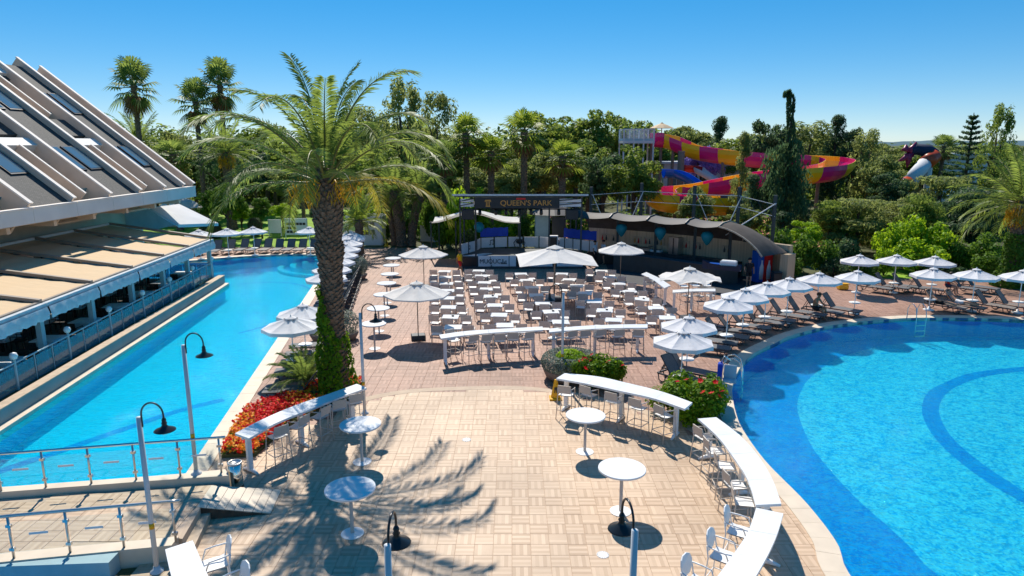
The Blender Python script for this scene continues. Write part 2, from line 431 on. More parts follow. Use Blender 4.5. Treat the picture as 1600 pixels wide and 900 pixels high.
M['canvas_cream'] = mat('cream white canvas', (.80, .78, .74), .8, var=.08, scale=3, bump=.08, bscale=12)
translucent(M['canvas'], .22); translucent(M['canvas_cream'], .25)
M['greige'] = mat('greige lacquered metal', (.58, .52, .46), .4, var=.06)
M['taupe'] = mat('taupe woven sling', (.60, .52, .46), .75, var=.18, scale=30, bump=.3, bscale=120)
M['taupe_l'] = mat('light taupe sling', (.56, .49, .42), .7, var=.1, scale=30)
M['seatw'] = mat('pale sling seat', (.84, .82, .79), .55, var=.06)
M['char'] = mat('charcoal resin', (.048, .052, .058), .45, var=.2, scale=8)
M['sling'] = mat('dark grey mesh sling', (.125, .13, .14), .7, var=.2, scale=20, bump=.2, bscale=90)
M['sling2'] = mat('brown grey mesh sling', (.19, .165, .15), .7, var=.2, scale=20)
M['post'] = mat('pale grey painted post', (.58, .61, .63), .45, var=.06)
M['black'] = mat('black painted metal', (.015, .02, .024), .3, var=.1)
M['steel'] = mat('brushed steel', (.62, .61, .58), .28, metal=.9, var=.08)
M['chrome'] = mat('polished steel', (.75, .73, .68), .1, metal=1.0, var=.0)
M['darksteel'] = mat('dark green black metal', (.035, .05, .054), .5, var=.15)
M['yellow'] = mat('yellow plastic', (.80, .42, .01), .4, var=.05)
M['red'] = mat('red gloss', (.62, .015, .015), .35, var=.05)
M['blue'] = mat('royal blue banner', (.008, .06, .50), .6, var=.12, scale=2)
M['teal'] = mat('teal fabric', (.005, .24, .32), .6, var=.15)
M['concrete'] = mat('pale concrete', (.70, .56, .44), .75, var=.10, scale=1.2)
M['fascia'] = mat('pale grey fascia', (.74, .72, .68), .65, var=.08, scale=.8)
M['edge'] = mat('cream fin edge', (.82, .74, .66), .7, var=.06)
M['beige_wall'] = mat('beige render', (.52, .40, .29), .8, var=.12, scale=1.0)
M['gwhite'] = mat('white render', (.66, .66, .66), .8, var=.08, scale=.7)
M['skyglass'] = mat('skylight glass', (.10, .17, .22), .04, var=.0, spec=.9)
M['awning'] = mat('beige awning fabric', (.64, .46, .27), .8, var=.07, scale=1.0, stretch=(1, 14, 1), bump=.08)
M['awnframe'] = mat('taupe awning rail', (.30, .25, .20), .5, var=.1)
M['valance'] = mat('pale clear valance', (.60, .64, .66), .4, var=.10, scale=3)
M['bluewhite'] = mat('blue grey painted steel', (.36, .50, .53), .45, var=.08)
M['glassp'] = glass('blue glass panel', (.32, .66, .78), .78)
M['terrwall'] = mat('teal grey rendered wall', (.20, .30, .31), .7, var=.15, scale=1.0)
M['glassc'] = glass('clear glass panel', (.96, .99, .98), .98)
M['bark_p'] = mat('palm bark', (.21, .145, .10), .95, var=.45, scale=7, bump=.8, bscale=18)
M['bark'] = mat('tree bark', (.10, .072, .05), .95, var=.4, scale=5, bump=.6, bscale=14)
M['cloth'] = mat('white tablecloth', (.75, .77, .79), .8, var=.05)
M['wood_dark'] = mat('dark wood', (.035, .022, .016), .6, var=.3)
M['skin'] = mat('skin', (.50, .27, .17), .55, var=.06)
M['skin2'] = mat('tanned skin', (.36, .18, .10), .55, var=.06)
M['hair'] = mat('dark hair', (.018, .012, .008), .6, var=.2)
M['cblack'] = mat('black cloth', (.012, .013, .016), .8, var=.2)
M['cwhite'] = mat('white shirt cloth', (.72, .72, .74), .8, var=.05)
M['cyellow'] = mat('yellow shirt cloth', (.80, .46, .01), .8, var=.06)
M['cred'] = mat('red cloth', (.60, .02, .015), .8, var=.08)
M['cnavy'] = mat('navy cloth', (.02, .035, .075), .8, var=.15)
M['magenta'] = mat('magenta fibreglass', (.66, .006, .20), .3, var=.10, scale=.8, coat=.3)
M['syellow'] = mat('yellow fibreglass', (.95, .56, .01), .3, var=.08, scale=.8, coat=.3)
M['sblue'] = mat('blue fibreglass', (.005, .11, .52), .3, var=.10, scale=.8, coat=.3)
M['sbrown'] = mat('brown grey slide post', (.20, .165, .13), .6, var=.15)
M['planter'] = mat('grey stone planter', (.22, .17, .135), .8, var=.2, scale=5, bump=.2)
M['paper'] = mat('printed board', (.78, .77, .79), .6, var=.06, scale=9)
M['wallstone'] = mosaic('beige stone wall', (.60, .46, .30), (.48, .36, .23), 3.2)
M['shade'] = mat('taupe shade netting', (.085, .070, .060), .9, var=.2, scale=2)
M['canopy'] = mat('silver grey tensioned canvas', (.105, .096, .092), .7, var=.10, scale=1.0)
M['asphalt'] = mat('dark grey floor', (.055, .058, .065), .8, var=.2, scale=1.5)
M['clay'] = mat('red clay court', (.50, .20, .13), .9, var=.12, scale=.4)
M['gold'] = mat('gold letter', (.62, .30, .06), .4, var=.05)
M['sign'] = mat('dark sign board', (.016, .022, .027), .5, var=.1)
M['hill'] = mat('distant hillside', (.05, .11, .14), .95, var=.2, scale=.004)  # bluish base colour stands in for the haze of distance

L_ = {}
L_['date'] = leafmat('date palm leaf', (.075, .140, .030), (.230, .310, .055), 0.52, .5, .25)
L_['date_y'] = leafmat('yellowing palm leaf', (.20, .20, .03), (.36, .32, .04), .45)
L_['fan'] = leafmat('fan palm leaf', (.070, .130, .030), (.200, .280, .055), 0.52, .5, .25)
L_['fan_b'] = leafmat('bright fan palm leaf', (.08, .16, .018), (.26, .33, .04), .48, .5, .25)
L_['pine'] = leafmat('pine needles', (.075, .140, .028), (.235, .320, .055), 0.54)
L_['olive'] = leafmat('olive green leaf', (.110, .160, .045), (.280, .330, .100), 0.54)
L_['dark'] = leafmat('dark conifer needle', (.034, .080, .038), (.105, .180, .070), 0.48)
L_['green'] = leafmat('garden leaf', (.040, .105, .012), (.130, .250, .028), .45)
L_['lime'] = leafmat('lime green leaf', (.110, .230, .008), (.32, .50, .020), .48)
L_['ivy'] = leafmat('ivy leaf', (.040, .105, .005), (.20, .36, .012), .42)
L_['silver'] = leafmat('silver shrub leaf', (.10, .13, .10), (.27, .32, .25), .2)
L_['skirt'] = leafmat('dry palm leaf', (.16, .095, .04), (.34, .21, .09), .3)
L_['fruit'] = leafmat('orange date stalk', (.42, .24, .010), (.66, .42, .020), 0.3)
L_['jaca'] = leafmat('purple blossom', (.17, .11, .34), (.34, .24, .58), .3)
L_['redf'] = leafmat('red petal', (.55, .004, .004), (.85, .02, .006), .3)
L_['orf'] = leafmat('orange yellow petal', (.75, .18, .01), (.85, .50, .03), .3)
L_['pinkf'] = leafmat('dry twig', (.22, .15, .12), (.42, .33, .28), .2)
# ================================================================== THE SETTING
WZ = -0.10                      # water level of both pools
FZ = -0.95                      # pool floors
# right pool outline, counter-clockwise seen from above would run the other way; list runs near -> far along its left shore
edge_px = [(1323, 900), (1306, 854), (1257, 790), (1196, 727), (1161, 678), (1150, 652), (1144.5, 625), (1145, 605), (1158, 576),
           (1179.5, 555.5), (1210.6, 540), (1240, 527), (1300, 512), (1380, 503), (1450, 500), (1600, 503)]
RP = [Vector(G(x, y, WZ)) for x, y in edge_px]
RP = [Vector((6.9, 9.0)), Vector((6.75, 10.8))] + RP + [Vector((31, 30)), Vector((36, 24)), Vector((36, 15)), Vector((30, 7)), Vector((20, 3.5)), Vector((11, 5))]
RPOOL = [Vector(p[:2]) for p in cr([(p.x, p.y, 0) for p in RP], 6, True)]
LP_ctrl = [(-8.4, 15.8), (-9.4, 22.56), (-10.4, 29.3), (-11.4, 36), (-12.5, 43.35), (-13.4, 49.5)]
far = cr([(-13.4, 49.5, 0), (-14.0, 51.3, 0), (-16.2, 52.5, 0), (-19.65, 51.9, 0), (-22.8, 50.2, 0), (-26, 47.5, 0), (-28, 44.5, 0), (-27.5, 41.6, 0)], 5)
EDGE0, EDGE1 = Vector((-15.15, 14.7)), Vector((-17.75, 41.3))
LPOOL = [Vector(p) for p in LP_ctrl[:-1]] + [Vector(p[:2]) for p in far] + [EDGE1, EDGE0]
LOWER = [(-7.9, 4.0), (-7.9, 12.1), (-32, 10.6), (-32, 4.0)]

def sheet(outer, holes, z):
    polys = [[Vector((p[0], p[1], z)) for p in outer]] + [[Vector((p[0], p[1], z)) for p in h] for h in holes]
    flat = [p for q in polys for p in q]
    mb = MB(); fs = []
    for t in tessellate_polygon(polys):
        a, b, c = (flat[i] for i in t)
        fs.append(tuple(t) if (b - a).cross(c - a).z > 0 else tuple(t)[::-1])
    return mb.add(flat, fs)
def ringpoly(r, n=48): return [(r * math.cos(2 * math.pi * i / n), 30 + r * math.sin(2 * math.pi * i / n)) for i in range(n)]
struct(sheet(ringpoly(140), [RPOOL, LPOOL, LOWER], -.06).build('ground', M['earth']))
g2 = MB(); n = 48
a, b = ringpoly(140), ringpoly(6000)
for i in range(n):
    j = (i + 1) % n
    g2.quad((*a[i], -.06), (*b[i], -.06), (*b[j], -.06), (*a[j], -.06))
struct(g2.build('far_ground', M['earth'], fix=True))
# distant hills low on the right horizon
hm = MB(); rows = []
for j in range(5):
    row = []
    for i in range(41):
        x = 1400 + i * 75; y = 3600 + j * 160
        h = max(0, 62 * math.exp(-((x - 3900) / 900) ** 2) + 24 * math.exp(-((x - 2350) / 420) ** 2) + 5 * math.sin(x * .013) + 3 * math.sin(x * .031 + j))
        row.append((x, y, -2 + h * math.sin(math.pi * min(1, j / 3.2 + .02) / 2)))
    rows.append(row)
struct(hm.grid(rows).build('hills', M['hill'], smooth=True, fix=True))

# lawn left of the far pool end, garden lawn right
def flat(name, poly, z, m): return struct(sheet(poly, [], z).build(name, m))
flat('lawn', [(-60, 57.5), (-24, 56.6), (-13, 56.2), (-12.2, 62), (-9, 66), (-9, 88), (-60, 95)], -.03, M['grass'])
flat('garden_lawn', [(22, 42.5), (60, 41), (60, 46), (24, 46)], -.03, M['grass'])
flat('clay_court', [(3, 58), (24, 52), (34, 62), (30, 80), (2, 82)], -.035, M['clay'])
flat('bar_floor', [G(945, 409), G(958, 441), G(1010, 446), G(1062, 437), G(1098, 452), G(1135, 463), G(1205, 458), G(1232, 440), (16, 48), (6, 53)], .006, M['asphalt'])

# ---- pools
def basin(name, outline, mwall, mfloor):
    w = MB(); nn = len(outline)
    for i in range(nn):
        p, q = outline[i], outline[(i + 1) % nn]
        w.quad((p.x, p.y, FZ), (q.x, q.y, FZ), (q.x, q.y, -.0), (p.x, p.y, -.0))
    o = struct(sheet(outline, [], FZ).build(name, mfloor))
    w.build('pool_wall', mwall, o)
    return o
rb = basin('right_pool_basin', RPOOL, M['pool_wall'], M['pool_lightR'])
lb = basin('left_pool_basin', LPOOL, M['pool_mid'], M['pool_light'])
struct(sheet(RPOOL, [], WZ).build('right_pool_water', M['water_r']))
struct(sheet(LPOOL, [], WZ).build('left_pool_water', M['water_l']))
# dark mosaic bands set on the floors
ring_px = [(1453, 894), (1424, 857), (1383, 819), (1340, 781), (1300, 738), (1265, 692), (1246, 640), (1251, 613), (1266, 590), (1298, 566), (1337, 550.6), (1384, 540), (1442, 535), (1521, 532), (1600, 531)]
ringi = cr([(*G(x, y, FZ), 0) for x, y in ring_px], 5)
ringi = [Vector((12.2, 9.5, 0)), Vector((10.6, 11.8, 0))] + ringi
shore = [Vector((p.x, p.y, 0)) for p in cr([(p.x, p.y, 0) for p in RP[:18]], 6)]
def resample(pts, n):
    d = [0]
    for i in range(1, len(pts)): d.append(d[-1] + (pts[i] - pts[i - 1]).length)
    out = []; k = 0
    for i in range(n):
        t = d[-1] * i / (n - 1)
        while k < len(d) - 2 and d[k + 1] < t: k += 1
        f = (t - d[k]) / max(1e-6, d[k + 1] - d[k]); out.append(pts[k].lerp(pts[k + 1], min(1, max(0, f))))
    return out
ra, rbn = resample(ringi, 70), resample(shore, 70)
def up(pts, z): return [(p[0], p[1], z) for p in pts]
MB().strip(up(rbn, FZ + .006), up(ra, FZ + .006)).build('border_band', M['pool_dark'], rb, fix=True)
o2 = cr([(*G(x, y, FZ), 0) for x, y in [(1600, 787), (1542, 753), (1502, 724), (1470, 695), (1450, 669), (1440, 640), (1450, 613), (1476, 598), (1521, 582), (1600, 573)]], 6)
i2 = cr([(*G(x, y, FZ), 0) for x, y in [(1600, 768), (1542, 730), (1502, 698), (1479, 672), (1467, 640), (1479, 615), (1508, 598), (1547, 587), (1600, 580)]], 6)
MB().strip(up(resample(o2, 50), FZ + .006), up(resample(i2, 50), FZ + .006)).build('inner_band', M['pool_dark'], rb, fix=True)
# left pool: band along the restaurant, lane curve, far ring, steps
lb_in = [Vector((*G(x, y, FZ), 0)) for x, y in [(-120, 790), (0, 708), (120, 625), (262, 520), (318, 474), (345, 452)]]
lb_out = resample([Vector((*EDGE0, 0)), Vector((*EDGE1, 0))], 20)
MB().strip(up(lb_out, FZ + .006), up(resample(lb_in, 20), FZ + .006)).build('border_band', M['pool_mid'], lb, fix=True)
lc = cr([(*G(x, y, FZ), 0) for x, y in [(-60, 765), (0, 741), (105, 705), (212, 668), (287, 643), (352, 627)]], 5)
l2 = offset(lc, .38)
MB().strip(up(lc, FZ + .006), up(l2, FZ + .006)).build('lane_band', M['pool_dark'], lb, fix=True)
fo = [Vector((p.x, p.y, 0)) for p in far[:32]]
fi = [p + (Vector((-19.5, 44, 0)) - p).normalized() * 2.2 for p in fo]
MB().strip(up(fo, FZ + .006), up(fi, FZ + .006)).build('border_band', M['pool_mid'], lb, fix=True)
cc = Vector((-16.6, 39.0)); arc = [Vector((cc.x + 4.6 * math.cos(t), cc.y + 7.4 * math.sin(t), 0)) for t in np.linspace(-.9, 2.2, 40)]
arc = [p for p in arc if inside(p.x, p.y, LPOOL)]
MB().strip(up(arc, FZ + .007), up(offset(arc, .16), FZ + .007)).build('ring_band', M['pool_dark'], lb, fix=True)
for k in range(4):                                   # curved entry steps in the far right corner
    c0 = Vector((-13.2, 51.8)); r0 = 1.3 + k * .8
    pts = [Vector((c0.x + r0 * 1.15 * math.cos(t), c0.y + r0 * math.sin(t))) for t in np.linspace(math.pi * 1.0, math.pi * 1.5, 14)]
    pts = [p for p in pts if inside(p.x, p.y, LPOOL)]
    if len(pts) > 3: MB().slab(pts, offset(pts, -.42), FZ, FZ + .72 - k * .17).build('entry_step', M['pool_light'], lb, fix=True)

# ---- coping stones round both pools
def coping(outline, parent, i0, i1, w, mname='coping', closed=False, side=1, step=.62):
    pts = [Vector((p.x, p.y, 0)) for p in outline[i0:i1]]
    L = sum((pts[i + 1] - pts[i]).length for i in range(len(pts) - 1))
    nst = int(L / step); rs = resample(pts, nst * 2 + 1)
    off = offset(rs, w * side)
    for k in range(nst):
        a_ = rs[2 * k:2 * k + 3]; b_ = off[2 * k:2 * k + 3]
        def sh(q): return [q[0].lerp(q[1], .012), q[1], q[2].lerp(q[1], .012)]
        mb = MB().slab([Vector((p[0], p[1])) for p in sh([Vector(x[:2]) for x in a_])], [Vector(p) for p in sh([Vector(x[:2]) for x in b_])], -.16, .018 + .003 * random.random())
        mb.build('coping_stone', M[mname], parent, fix=True)
nR = len(RPOOL)
cR = struct(MB().slab([Vector(p) for p in RPOOL[:18 * 6]], offset(RPOOL[:18 * 6], .50), -.17, .008).build('right_pool_coping', M['grout_b'], fix=True))
coping(RPOOL, cR, 4, 18 * 6, .50, side=1)
# same for the long straight shore of the left pool and its far end
lsh = [Vector(p) for p in LP_ctrl[:-1]] + [Vector(p[:2]) for p in far[:26]]
cL = struct(MB().slab(lsh, offset(lsh, -.52), -.17, .008).build('left_pool_coping', M['grout_b'], fix=True))
coping(lsh, cL, 0, len(lsh), .52, side=-1, step=.8)

# ---- paving: beige plaza in front, terracotta beyond
arcp = [G(x, y) for x, y in [(545, 640), (575, 626), (640, 614), (740, 609), (830, 610), (930, 625), (1010, 648), (1075, 672), (1100, 690)]]
arcc = [Vector(p[:2]) for p in cr([(x, y, 0) for x, y in arcp], 5)]
PLAZA = [Vector((-8.9, 18.0)), Vector((-7.0, 18.6))] + arcc + [Vector((9.5, 17.5)), Vector((9.5, 5)), Vector((-8, 5)), Vector((-8, 14))]
WALK = [G(-420, 812, .32), G(0, 780, .32), G(357, 757, .32), G(322, 760, .32), G(279, 842, .32), G(0, 878, .32), G(-420, 930, .32)]
T = .4
RX = [p for p in offset(RPOOL, .30, True)]
LX = [p for p in offset(LPOOL, -.30, True)]
def backY(x): return 50.2 if x < 5.5 else (50.2 - (x - 5.5) * .80 if x < 16.5 else 42.6)
cells = []
for iy in range(int(6.0 / T), int(56.5 / T)):
    for ix in range(int(-34 / T), int(34 / T)):
        x, y = (ix + .5) * T, (iy + .5) * T
        if y > backY(x) and not (x < -6 and y < 56.0): continue
        if x < -24.5 or (x < -7.6 and y < 15.9): continue
        if x > 30 and y < 32: continue
        if inside(x, y, LX) or inside(x, y, RX): continue
        if x < -15 and y < 44: continue
        if inside(x, y, WALK): continue
        if 1067 * abs(x) / (y * .9785 + 1.73) > 1300: continue
        pl = inside(x, y, PLAZA)
        cells.append((ix, iy, x, y, pl))
def tilequads(lst, idf):
    V = []; F = []; U = []
    g = .003
    for (ix, iy, x, y, pl) in lst:
        o = len(V); h = T / 2
        r = ((ix * 73 + iy * 151) % 97) / 97.0
        tid = idf(ix, iy); hor = (ix + iy) % 2
        zt = .0 + (r - .5) * .0015
        for zz, ins in ((zt, g + .003), (-.014, g)):
            for sx, sy in ((-1, -1), (1, -1), (1, 1), (-1, 1)): V.append((x + sx * (h - ins), y + sy * (h - ins), zz))
        cu = [(.02, .02), (.98, .02), (.98, .98), (.02, .98)]
        if hor: cu = [(b_, a_) for a_, b_ in cu]
        cu = [(tid + a_, b_ + (tid * .37)) for a_, b_ in cu]
        F.append((o, o + 1, o + 2, o + 3)); U += cu
        for k in range(4):
            j = (k + 1) % 4; F.append((o + 4 + k, o + 4 + j, o + j, o + k)); U += [cu[k], cu[j], cu[j], cu[k]]
    return V, F, U
def tilemesh(name, lst, idf):
    V, F, U = tilequads(lst, idf)
    me = bpy.data.meshes.new(name); me.from_pydata(V, [], F)
    uv = me.uv_layers.new(name='UVMap'); uv.data.foreach_set('uv', np.array(U, dtype=np.float32).ravel())
    return me
def bed(name, lst, m):
    mb = MB(); h = T / 2
    for (ix, iy, x, y, pl) in lst: mb.quad((x - h, y - h, -.012), (x + h, y - h, -.012), (x + h, y + h, -.012), (x - h, y + h, -.012))
    return struct(mb.build(name, m))
pz = [c for c in cells if c[4]]; tz = [c for c in cells if not c[4]]
plaza = bed('plaza_paving', pz, M['grout_b']); deck = bed('pool_deck', tz, M['grout_t'])
def seen(c):
    x, y = c[2], c[3]; d = y * .9785 + 8.4 * .2062; up_ = y * .2062 - 8.4 * .9785
    px, py = 800 + FPX * x / d, 450 - FPX * up_ / d
    return 0 < px < 1600 and py < 905
def pieces(lst, base, m, n):
    vis = sorted([c for c in lst if seen(c)], key=lambda c: c[3])[:n]; pick = set((c[0], c[1]) for c in vis)
    rest = [c for c in lst if (c[0], c[1]) not in pick]
    idr = lambda ix, iy: (ix * 7919 + iy * 104729) % 211
    tag(link('paving_tiles', tilemesh('paving_tiles', rest, idr), m, base), kind='stuff')
    var = {}
    for hor in (0, 1):
        for v in range(9): var[(hor, v)] = tilemesh('paving_tile', [(hor, 0, 0, 0, True)], lambda ix, iy, v=v: v * 13 + 3)
    for me in var.values(): me.materials.append(m)
    for c in vis:
        o = bpy.data.objects.new('paving_tile', var[((c[0] + c[1]) % 2, (c[0] * 5 + c[1] * 3 + c[0] * c[1]) % 9)])
        COL.objects.link(o); o.location = (c[2], c[3], 0); o.parent = base
pieces(pz, plaza, M['plaza'], 300)
pieces(tz, deck, M['terra'], 300)
# plain border course along the plaza arc
bo = struct(MB().slab(arcc, offset(arcc, .34), -.02, .004).build('plaza_border', M['grout_b'], fix=True))
# round drain covers
for k, (px, py) in enumerate([(942, 867), (729, 687)]):
    x, y = G(px, py)
    d = thing('drain_cover', ['round slotted drain cover on the beige tiles near the front lamp', 'small round drain cover in the middle of the beige plaza'][k], 'drain cover', (x, y, 0))
    MB().lathe([(.13, -.01), (.13, .006), (.10, .007)], 20).build('rim', M['white'], d)
    s_ = MB()
    for i in range(14):
        t = 2 * math.pi * i / 14; s_.box((.112 * math.cos(t), .112 * math.sin(t), .0085), (.03, .012, .002), t)
    tag(s_.build('slots', M['black'], d), kind='stuff')

# ---- raised walkway, ramp and steps at the lower left
wz = .32
wk = struct(MB().prism([G(-420, 812, wz), G(0, 780, wz), G(330, 759, wz), G(307, 793, wz), G(279, 841, wz), G(0, 868, wz), G(-420, 918, wz)], -.3, wz - .012).build('walkway', M['grout_b']))
wl = []
for iy in range(20, 45):
    for ix in range(-70, -10):
        x, y = (ix + .5) * T, (iy + .5) * T
        if inside(x, y, [G(-420, 815, wz), G(0, 783, wz), G(326, 761, wz), G(304, 793, wz), G(277, 838, wz), G(0, 865, wz), G(-420, 915, wz)]): wl.append((ix, iy, x, y, True))
wt = link('paving_tiles', tilemesh('walk_tiles', wl, lambda ix, iy: (ix * 7919 + iy * 104729) % 211), M['plaza'], wk); wt.location.z = wz; tag(wt, kind='stuff')
kb = [G(-420, 793, .47), G(0, 761, .47), G(275, 741, .47), G(352, 733, .47)]; kf = [G(-420, 802, .47), G(0, 769, .47), G(225, 752, .47), G(358, 743, .47)]
tag(MB().slab(resample([Vector((*p, 0)) for p in kb], 12), resample([Vector((*p, 0)) for p in kf], 12), -.3, .47).build('kerb_wall', M['coping'], fix=True), 'low cream stone kerb wall between the left pool and the walkway', 'kerb wall')
lk0 = [G(-420, 912, .36), G(0, 864, .36), G(279, 838, .36)]; lk1 = [G(-420, 930, .36), G(0, 878, .36), G(268, 852, .36)]
tag(MB().slab(resample([Vector((*p, 0)) for p in lk0], 10), resample([Vector((*p, 0)) for p in lk1], 10), -.4, .36).build('kerb_wall', M['coping'], fix=True), 'cream stone kerb under the lower steel railing of the walkway', 'kerb wall')
# ramp boards
ra0, ra1 = Vector((*G(330, 759, wz), wz)), Vector((*G(440, 766, 0), .004)); rb0, rb1 = Vector((*G(307, 793, wz), wz)), Vector((*G(423, 803, 0), .004))
ramp = thing('ramp', 'short pale stone ramp with dark joints from walkway down to plaza', 'ramp', ra1)
RL = ra1
MB().add([ra0 - RL, ra1 - RL, rb1 - RL, rb0 - RL] + [Vector((p.x, p.y, -.05)) - RL for p in (ra0, ra1, rb1, rb0)], [(3, 2, 1, 0), (4, 5, 6, 7), (3, 7, 6, 2), (0, 1, 5, 4), (0, 4, 7, 3), (1, 2, 6, 5)]).build('ramp_base', M['bark'], ramp, fix=True)
for k in range(8):
    f0, f1 = (k + .025) / 8, (k + .975) / 8
    q = [ra0.lerp(ra1, f0), ra0.lerp(ra1, f1), rb0.lerp(rb1, f1), rb0.lerp(rb1, f0)]
    zz = Vector((0, 0, .012))
    MB().add([p - RL + zz for p in q] + [p - RL - zz for p in q], [(3, 2, 1, 0), (4, 5, 6, 7), (0, 1, 5, 4), (1, 2, 6, 5), (2, 3, 7, 6), (3, 0, 4, 7)]).build('ramp_slab', M['coping'], ramp, fix=True)
st = thing('steps', 'two brown edged stone steps beside the ramp', 'steps', (*G(304, 854), 0))
ox = Vector((*G(304, 854), 0))
MB().prism([(p[0] - ox.x, p[1] - ox.y) for p in (G(309, 791, .16), G(329, 800, .16), G(304, 853, .16), G(279, 842, .16))], -.02, .16).build('tread', M['stone'], st)
MB().prism([(p[0] - ox.x, p[1] - ox.y) for p in (G(307, 792, .325), G(313, 794, .325), G(285, 842, .325), G(279, 841, .325))], .0, .325).build('riser', M['beige_wall'], st)
# lower basin at the very corner
lo = struct(MB().prism(LOWER, -1.4, -1.3).build('lower_basin', M['pool_mid']))
MB().slab([Vector((-32, 10.55)), Vector((-7.95, 12.05))], [Vector((-32, 10.9)), Vector((-7.95, 12.4))], -1.4, .33).build('basin_wall', M['bluewhite'], lo, fix=True)
struct(sheet(LOWER, [], -.75).build('lower_basin_water', M['water_l']))
MB().slab([Vector((-7.9, 4)), Vector((-7.9, 12.1))], [Vector((-7.6, 4)), Vector((-7.6, 12.1))], -1.4, .004).build('basin_edge', M['stone'], lo, fix=True)
# ================================================================== BUILDINGS AND LARGE STRUCTURES
def part(root, name, mb, m, parent=None, smooth=False, fix=False):
    "mesh given in world coordinates, hung under an unrotated root (or under a part of it)"
    l = root.location
    mb.v = [(x - l.x, y - l.y, z - l.z) for x, y, z in mb.v]
    return mb.build(name, m, parent or root, smooth, fix)
slate, nt_, bs_ = nodes('slate shingle')
tc_ = nt_.nodes.new('ShaderNodeTexCoord'); br_ = nt_.nodes.new('ShaderNodeTexBrick'); br_.inputs['Scale'].default_value = 4.0
mp_ = nt_.nodes.new('ShaderNodeMapping'); mp_.inputs['Rotation'].default_value = (0, R(0), R(90)); nt_.links.new(tc_.outputs['Object'], mp_.inputs[0])
nt_.links.new(mp_.outputs[0], br_.inputs[0])
br_.inputs['Color1'].default_value = (.068, .068, .064, 1); br_.inputs['Color2'].default_value = (.105, .102, .094, 1); br_.inputs['Mortar'].default_value = (.02, .024, .028, 1)
br_.inputs['Mortar Size'].default_value = .03; nt_.links.new(br_.outputs[0], bs_.inputs['Base Color']); bs_.inputs['Roughness'].default_value = .8
M['slate'] = slate

hotel = thing('hotel_building', 'long hotel with steep slate roof, cream concrete fins and skylights', 'building', (-21.5, 46.3, 0))
EX, EZ = -21.5, 5.6
U = Vector((-.777, 0, .63)); NV = Vector((.63, 0, .777))
def rp_(s, y, h): return Vector((EX, y, EZ)) + U * s + NV * h
def rbox(mb, s0, s1, y0, y1, h0, h1):
    vs = [rp_(s, y, h) for h in (h0, h1) for s, y in ((s0, y0), (s1, y0), (s1, y1), (s0, y1))]
    mb.add(vs, [(0, 1, 2, 3), (7, 6, 5, 4), (4, 5, 1, 0), (5, 6, 2, 1), (6, 7, 3, 2), (7, 4, 0, 3)]); return mb
FY = [46.3, 44.9, 42.4, 39.6, 36.6, 33.5, 30.4, 27.3, 24.2, 21.1, 18.0]
tops = [11.9, 12.5, 12.9, 12.5, 12.9, 13.2, 13.2, 13.2, 13.2, 13.2, 13.2]
for i, y in enumerate(FY):
    fn = part(hotel, 'roof_fin', rbox(MB(), .05, tops[i], y - .09, y + .09, -1.5 if i else -.2, .26), M['concrete'])
    part(hotel, 'fin_cap', rbox(MB(), .0, tops[i] + .06, y - .12, y + .12, .262, .33), M['edge'], fn)
for i in range(len(FY) - 1):
    y1, y0 = FY[i] - .092, FY[i + 1] + .092
    fp = part(hotel, 'fascia_panel', MB().box((EX + .12, (y0 + y1) / 2, (4.95 + EZ) / 2), (.22, y1 - y0 + .165, EZ - 4.95)), M['fascia'])
    part(hotel, 'fascia_cap', MB().box((EX + .10, (y0 + y1) / 2, EZ + .03), (.34, y1 - y0 + .12, .058)), M['edge'], fp)
    if i % 2 == 1 or i == 0:
        if i == 0:
            part(hotel, 'roof_panel', rbox(MB(), .1, 11.6, y0, y1, -.22, -.12), M['beige_wall'])
            continue
        part(hotel, 'roof_panel', rbox(MB(), .1, 12.0, y0, y1, -.2, .0), M['slate'])
        for s0 in (2.2, 7.3):
            for q, (a_, b_) in enumerate(((.06, .40), (.52, .94))):
                if q == 0 and i != 3 and i != 1: continue
                ya, yb = y0 + (y1 - y0) * a_, y0 + (y1 - y0) * b_
                fr_ = part(hotel, 'skylight', rbox(MB(), s0, s0 + 2.0, ya, yb, .0, .07), M['black'])
                part(hotel, 'pane', rbox(MB(), s0 + .1, s0 + 1.9, ya + .07, yb - .07, .07, .082), M['skyglass'], fr_)
    else:
        part(hotel, 'roof_panel', rbox(MB(), .1, 12.0, y0, y1, -1.55, -1.40), M['beige_wall'])
        part(hotel, 'roof_panel', rbox(MB(), 5.4, 6.9, y0, y1, -1.39, -.15), M['slate'])
        part(hotel, 'roof_panel', rbox(MB(), 10.6, 12.0, y0, y1, -1.39, -.15), M['slate'])
        ym = (y0 + y1) / 2
        for s0 in (.4, 7.0):
            part(hotel, 'cross_beam', rbox(MB(), s0 + 3.9, s0 + 4.5, y0, y1, -.75, .05), M['fascia'])
            mf = part(hotel, 'mid_fin', rbox(MB(), s0, s0 + 3.85, ym - .05, ym + .05, -1.39, .10), M['concrete'])
            part(hotel, 'fin_cap', rbox(MB(), s0, s0 + 3.85, ym - .07, ym + .07, .102, .15), M['edge'], mf)
            for ya, yb in ((y0, ym - .06), (ym + .06, y1)):
                part(hotel, 'balcony_glass', rbox(MB(), s0 + .7, s0 + .74, ya, yb, -1.38, -.25), M['glassp'])
                part(hotel, 'balcony_door', rbox(MB(), s0 + 2.8, s0 + 2.84, ya + .2, yb - .2, -1.38, -.3), M['skyglass'])
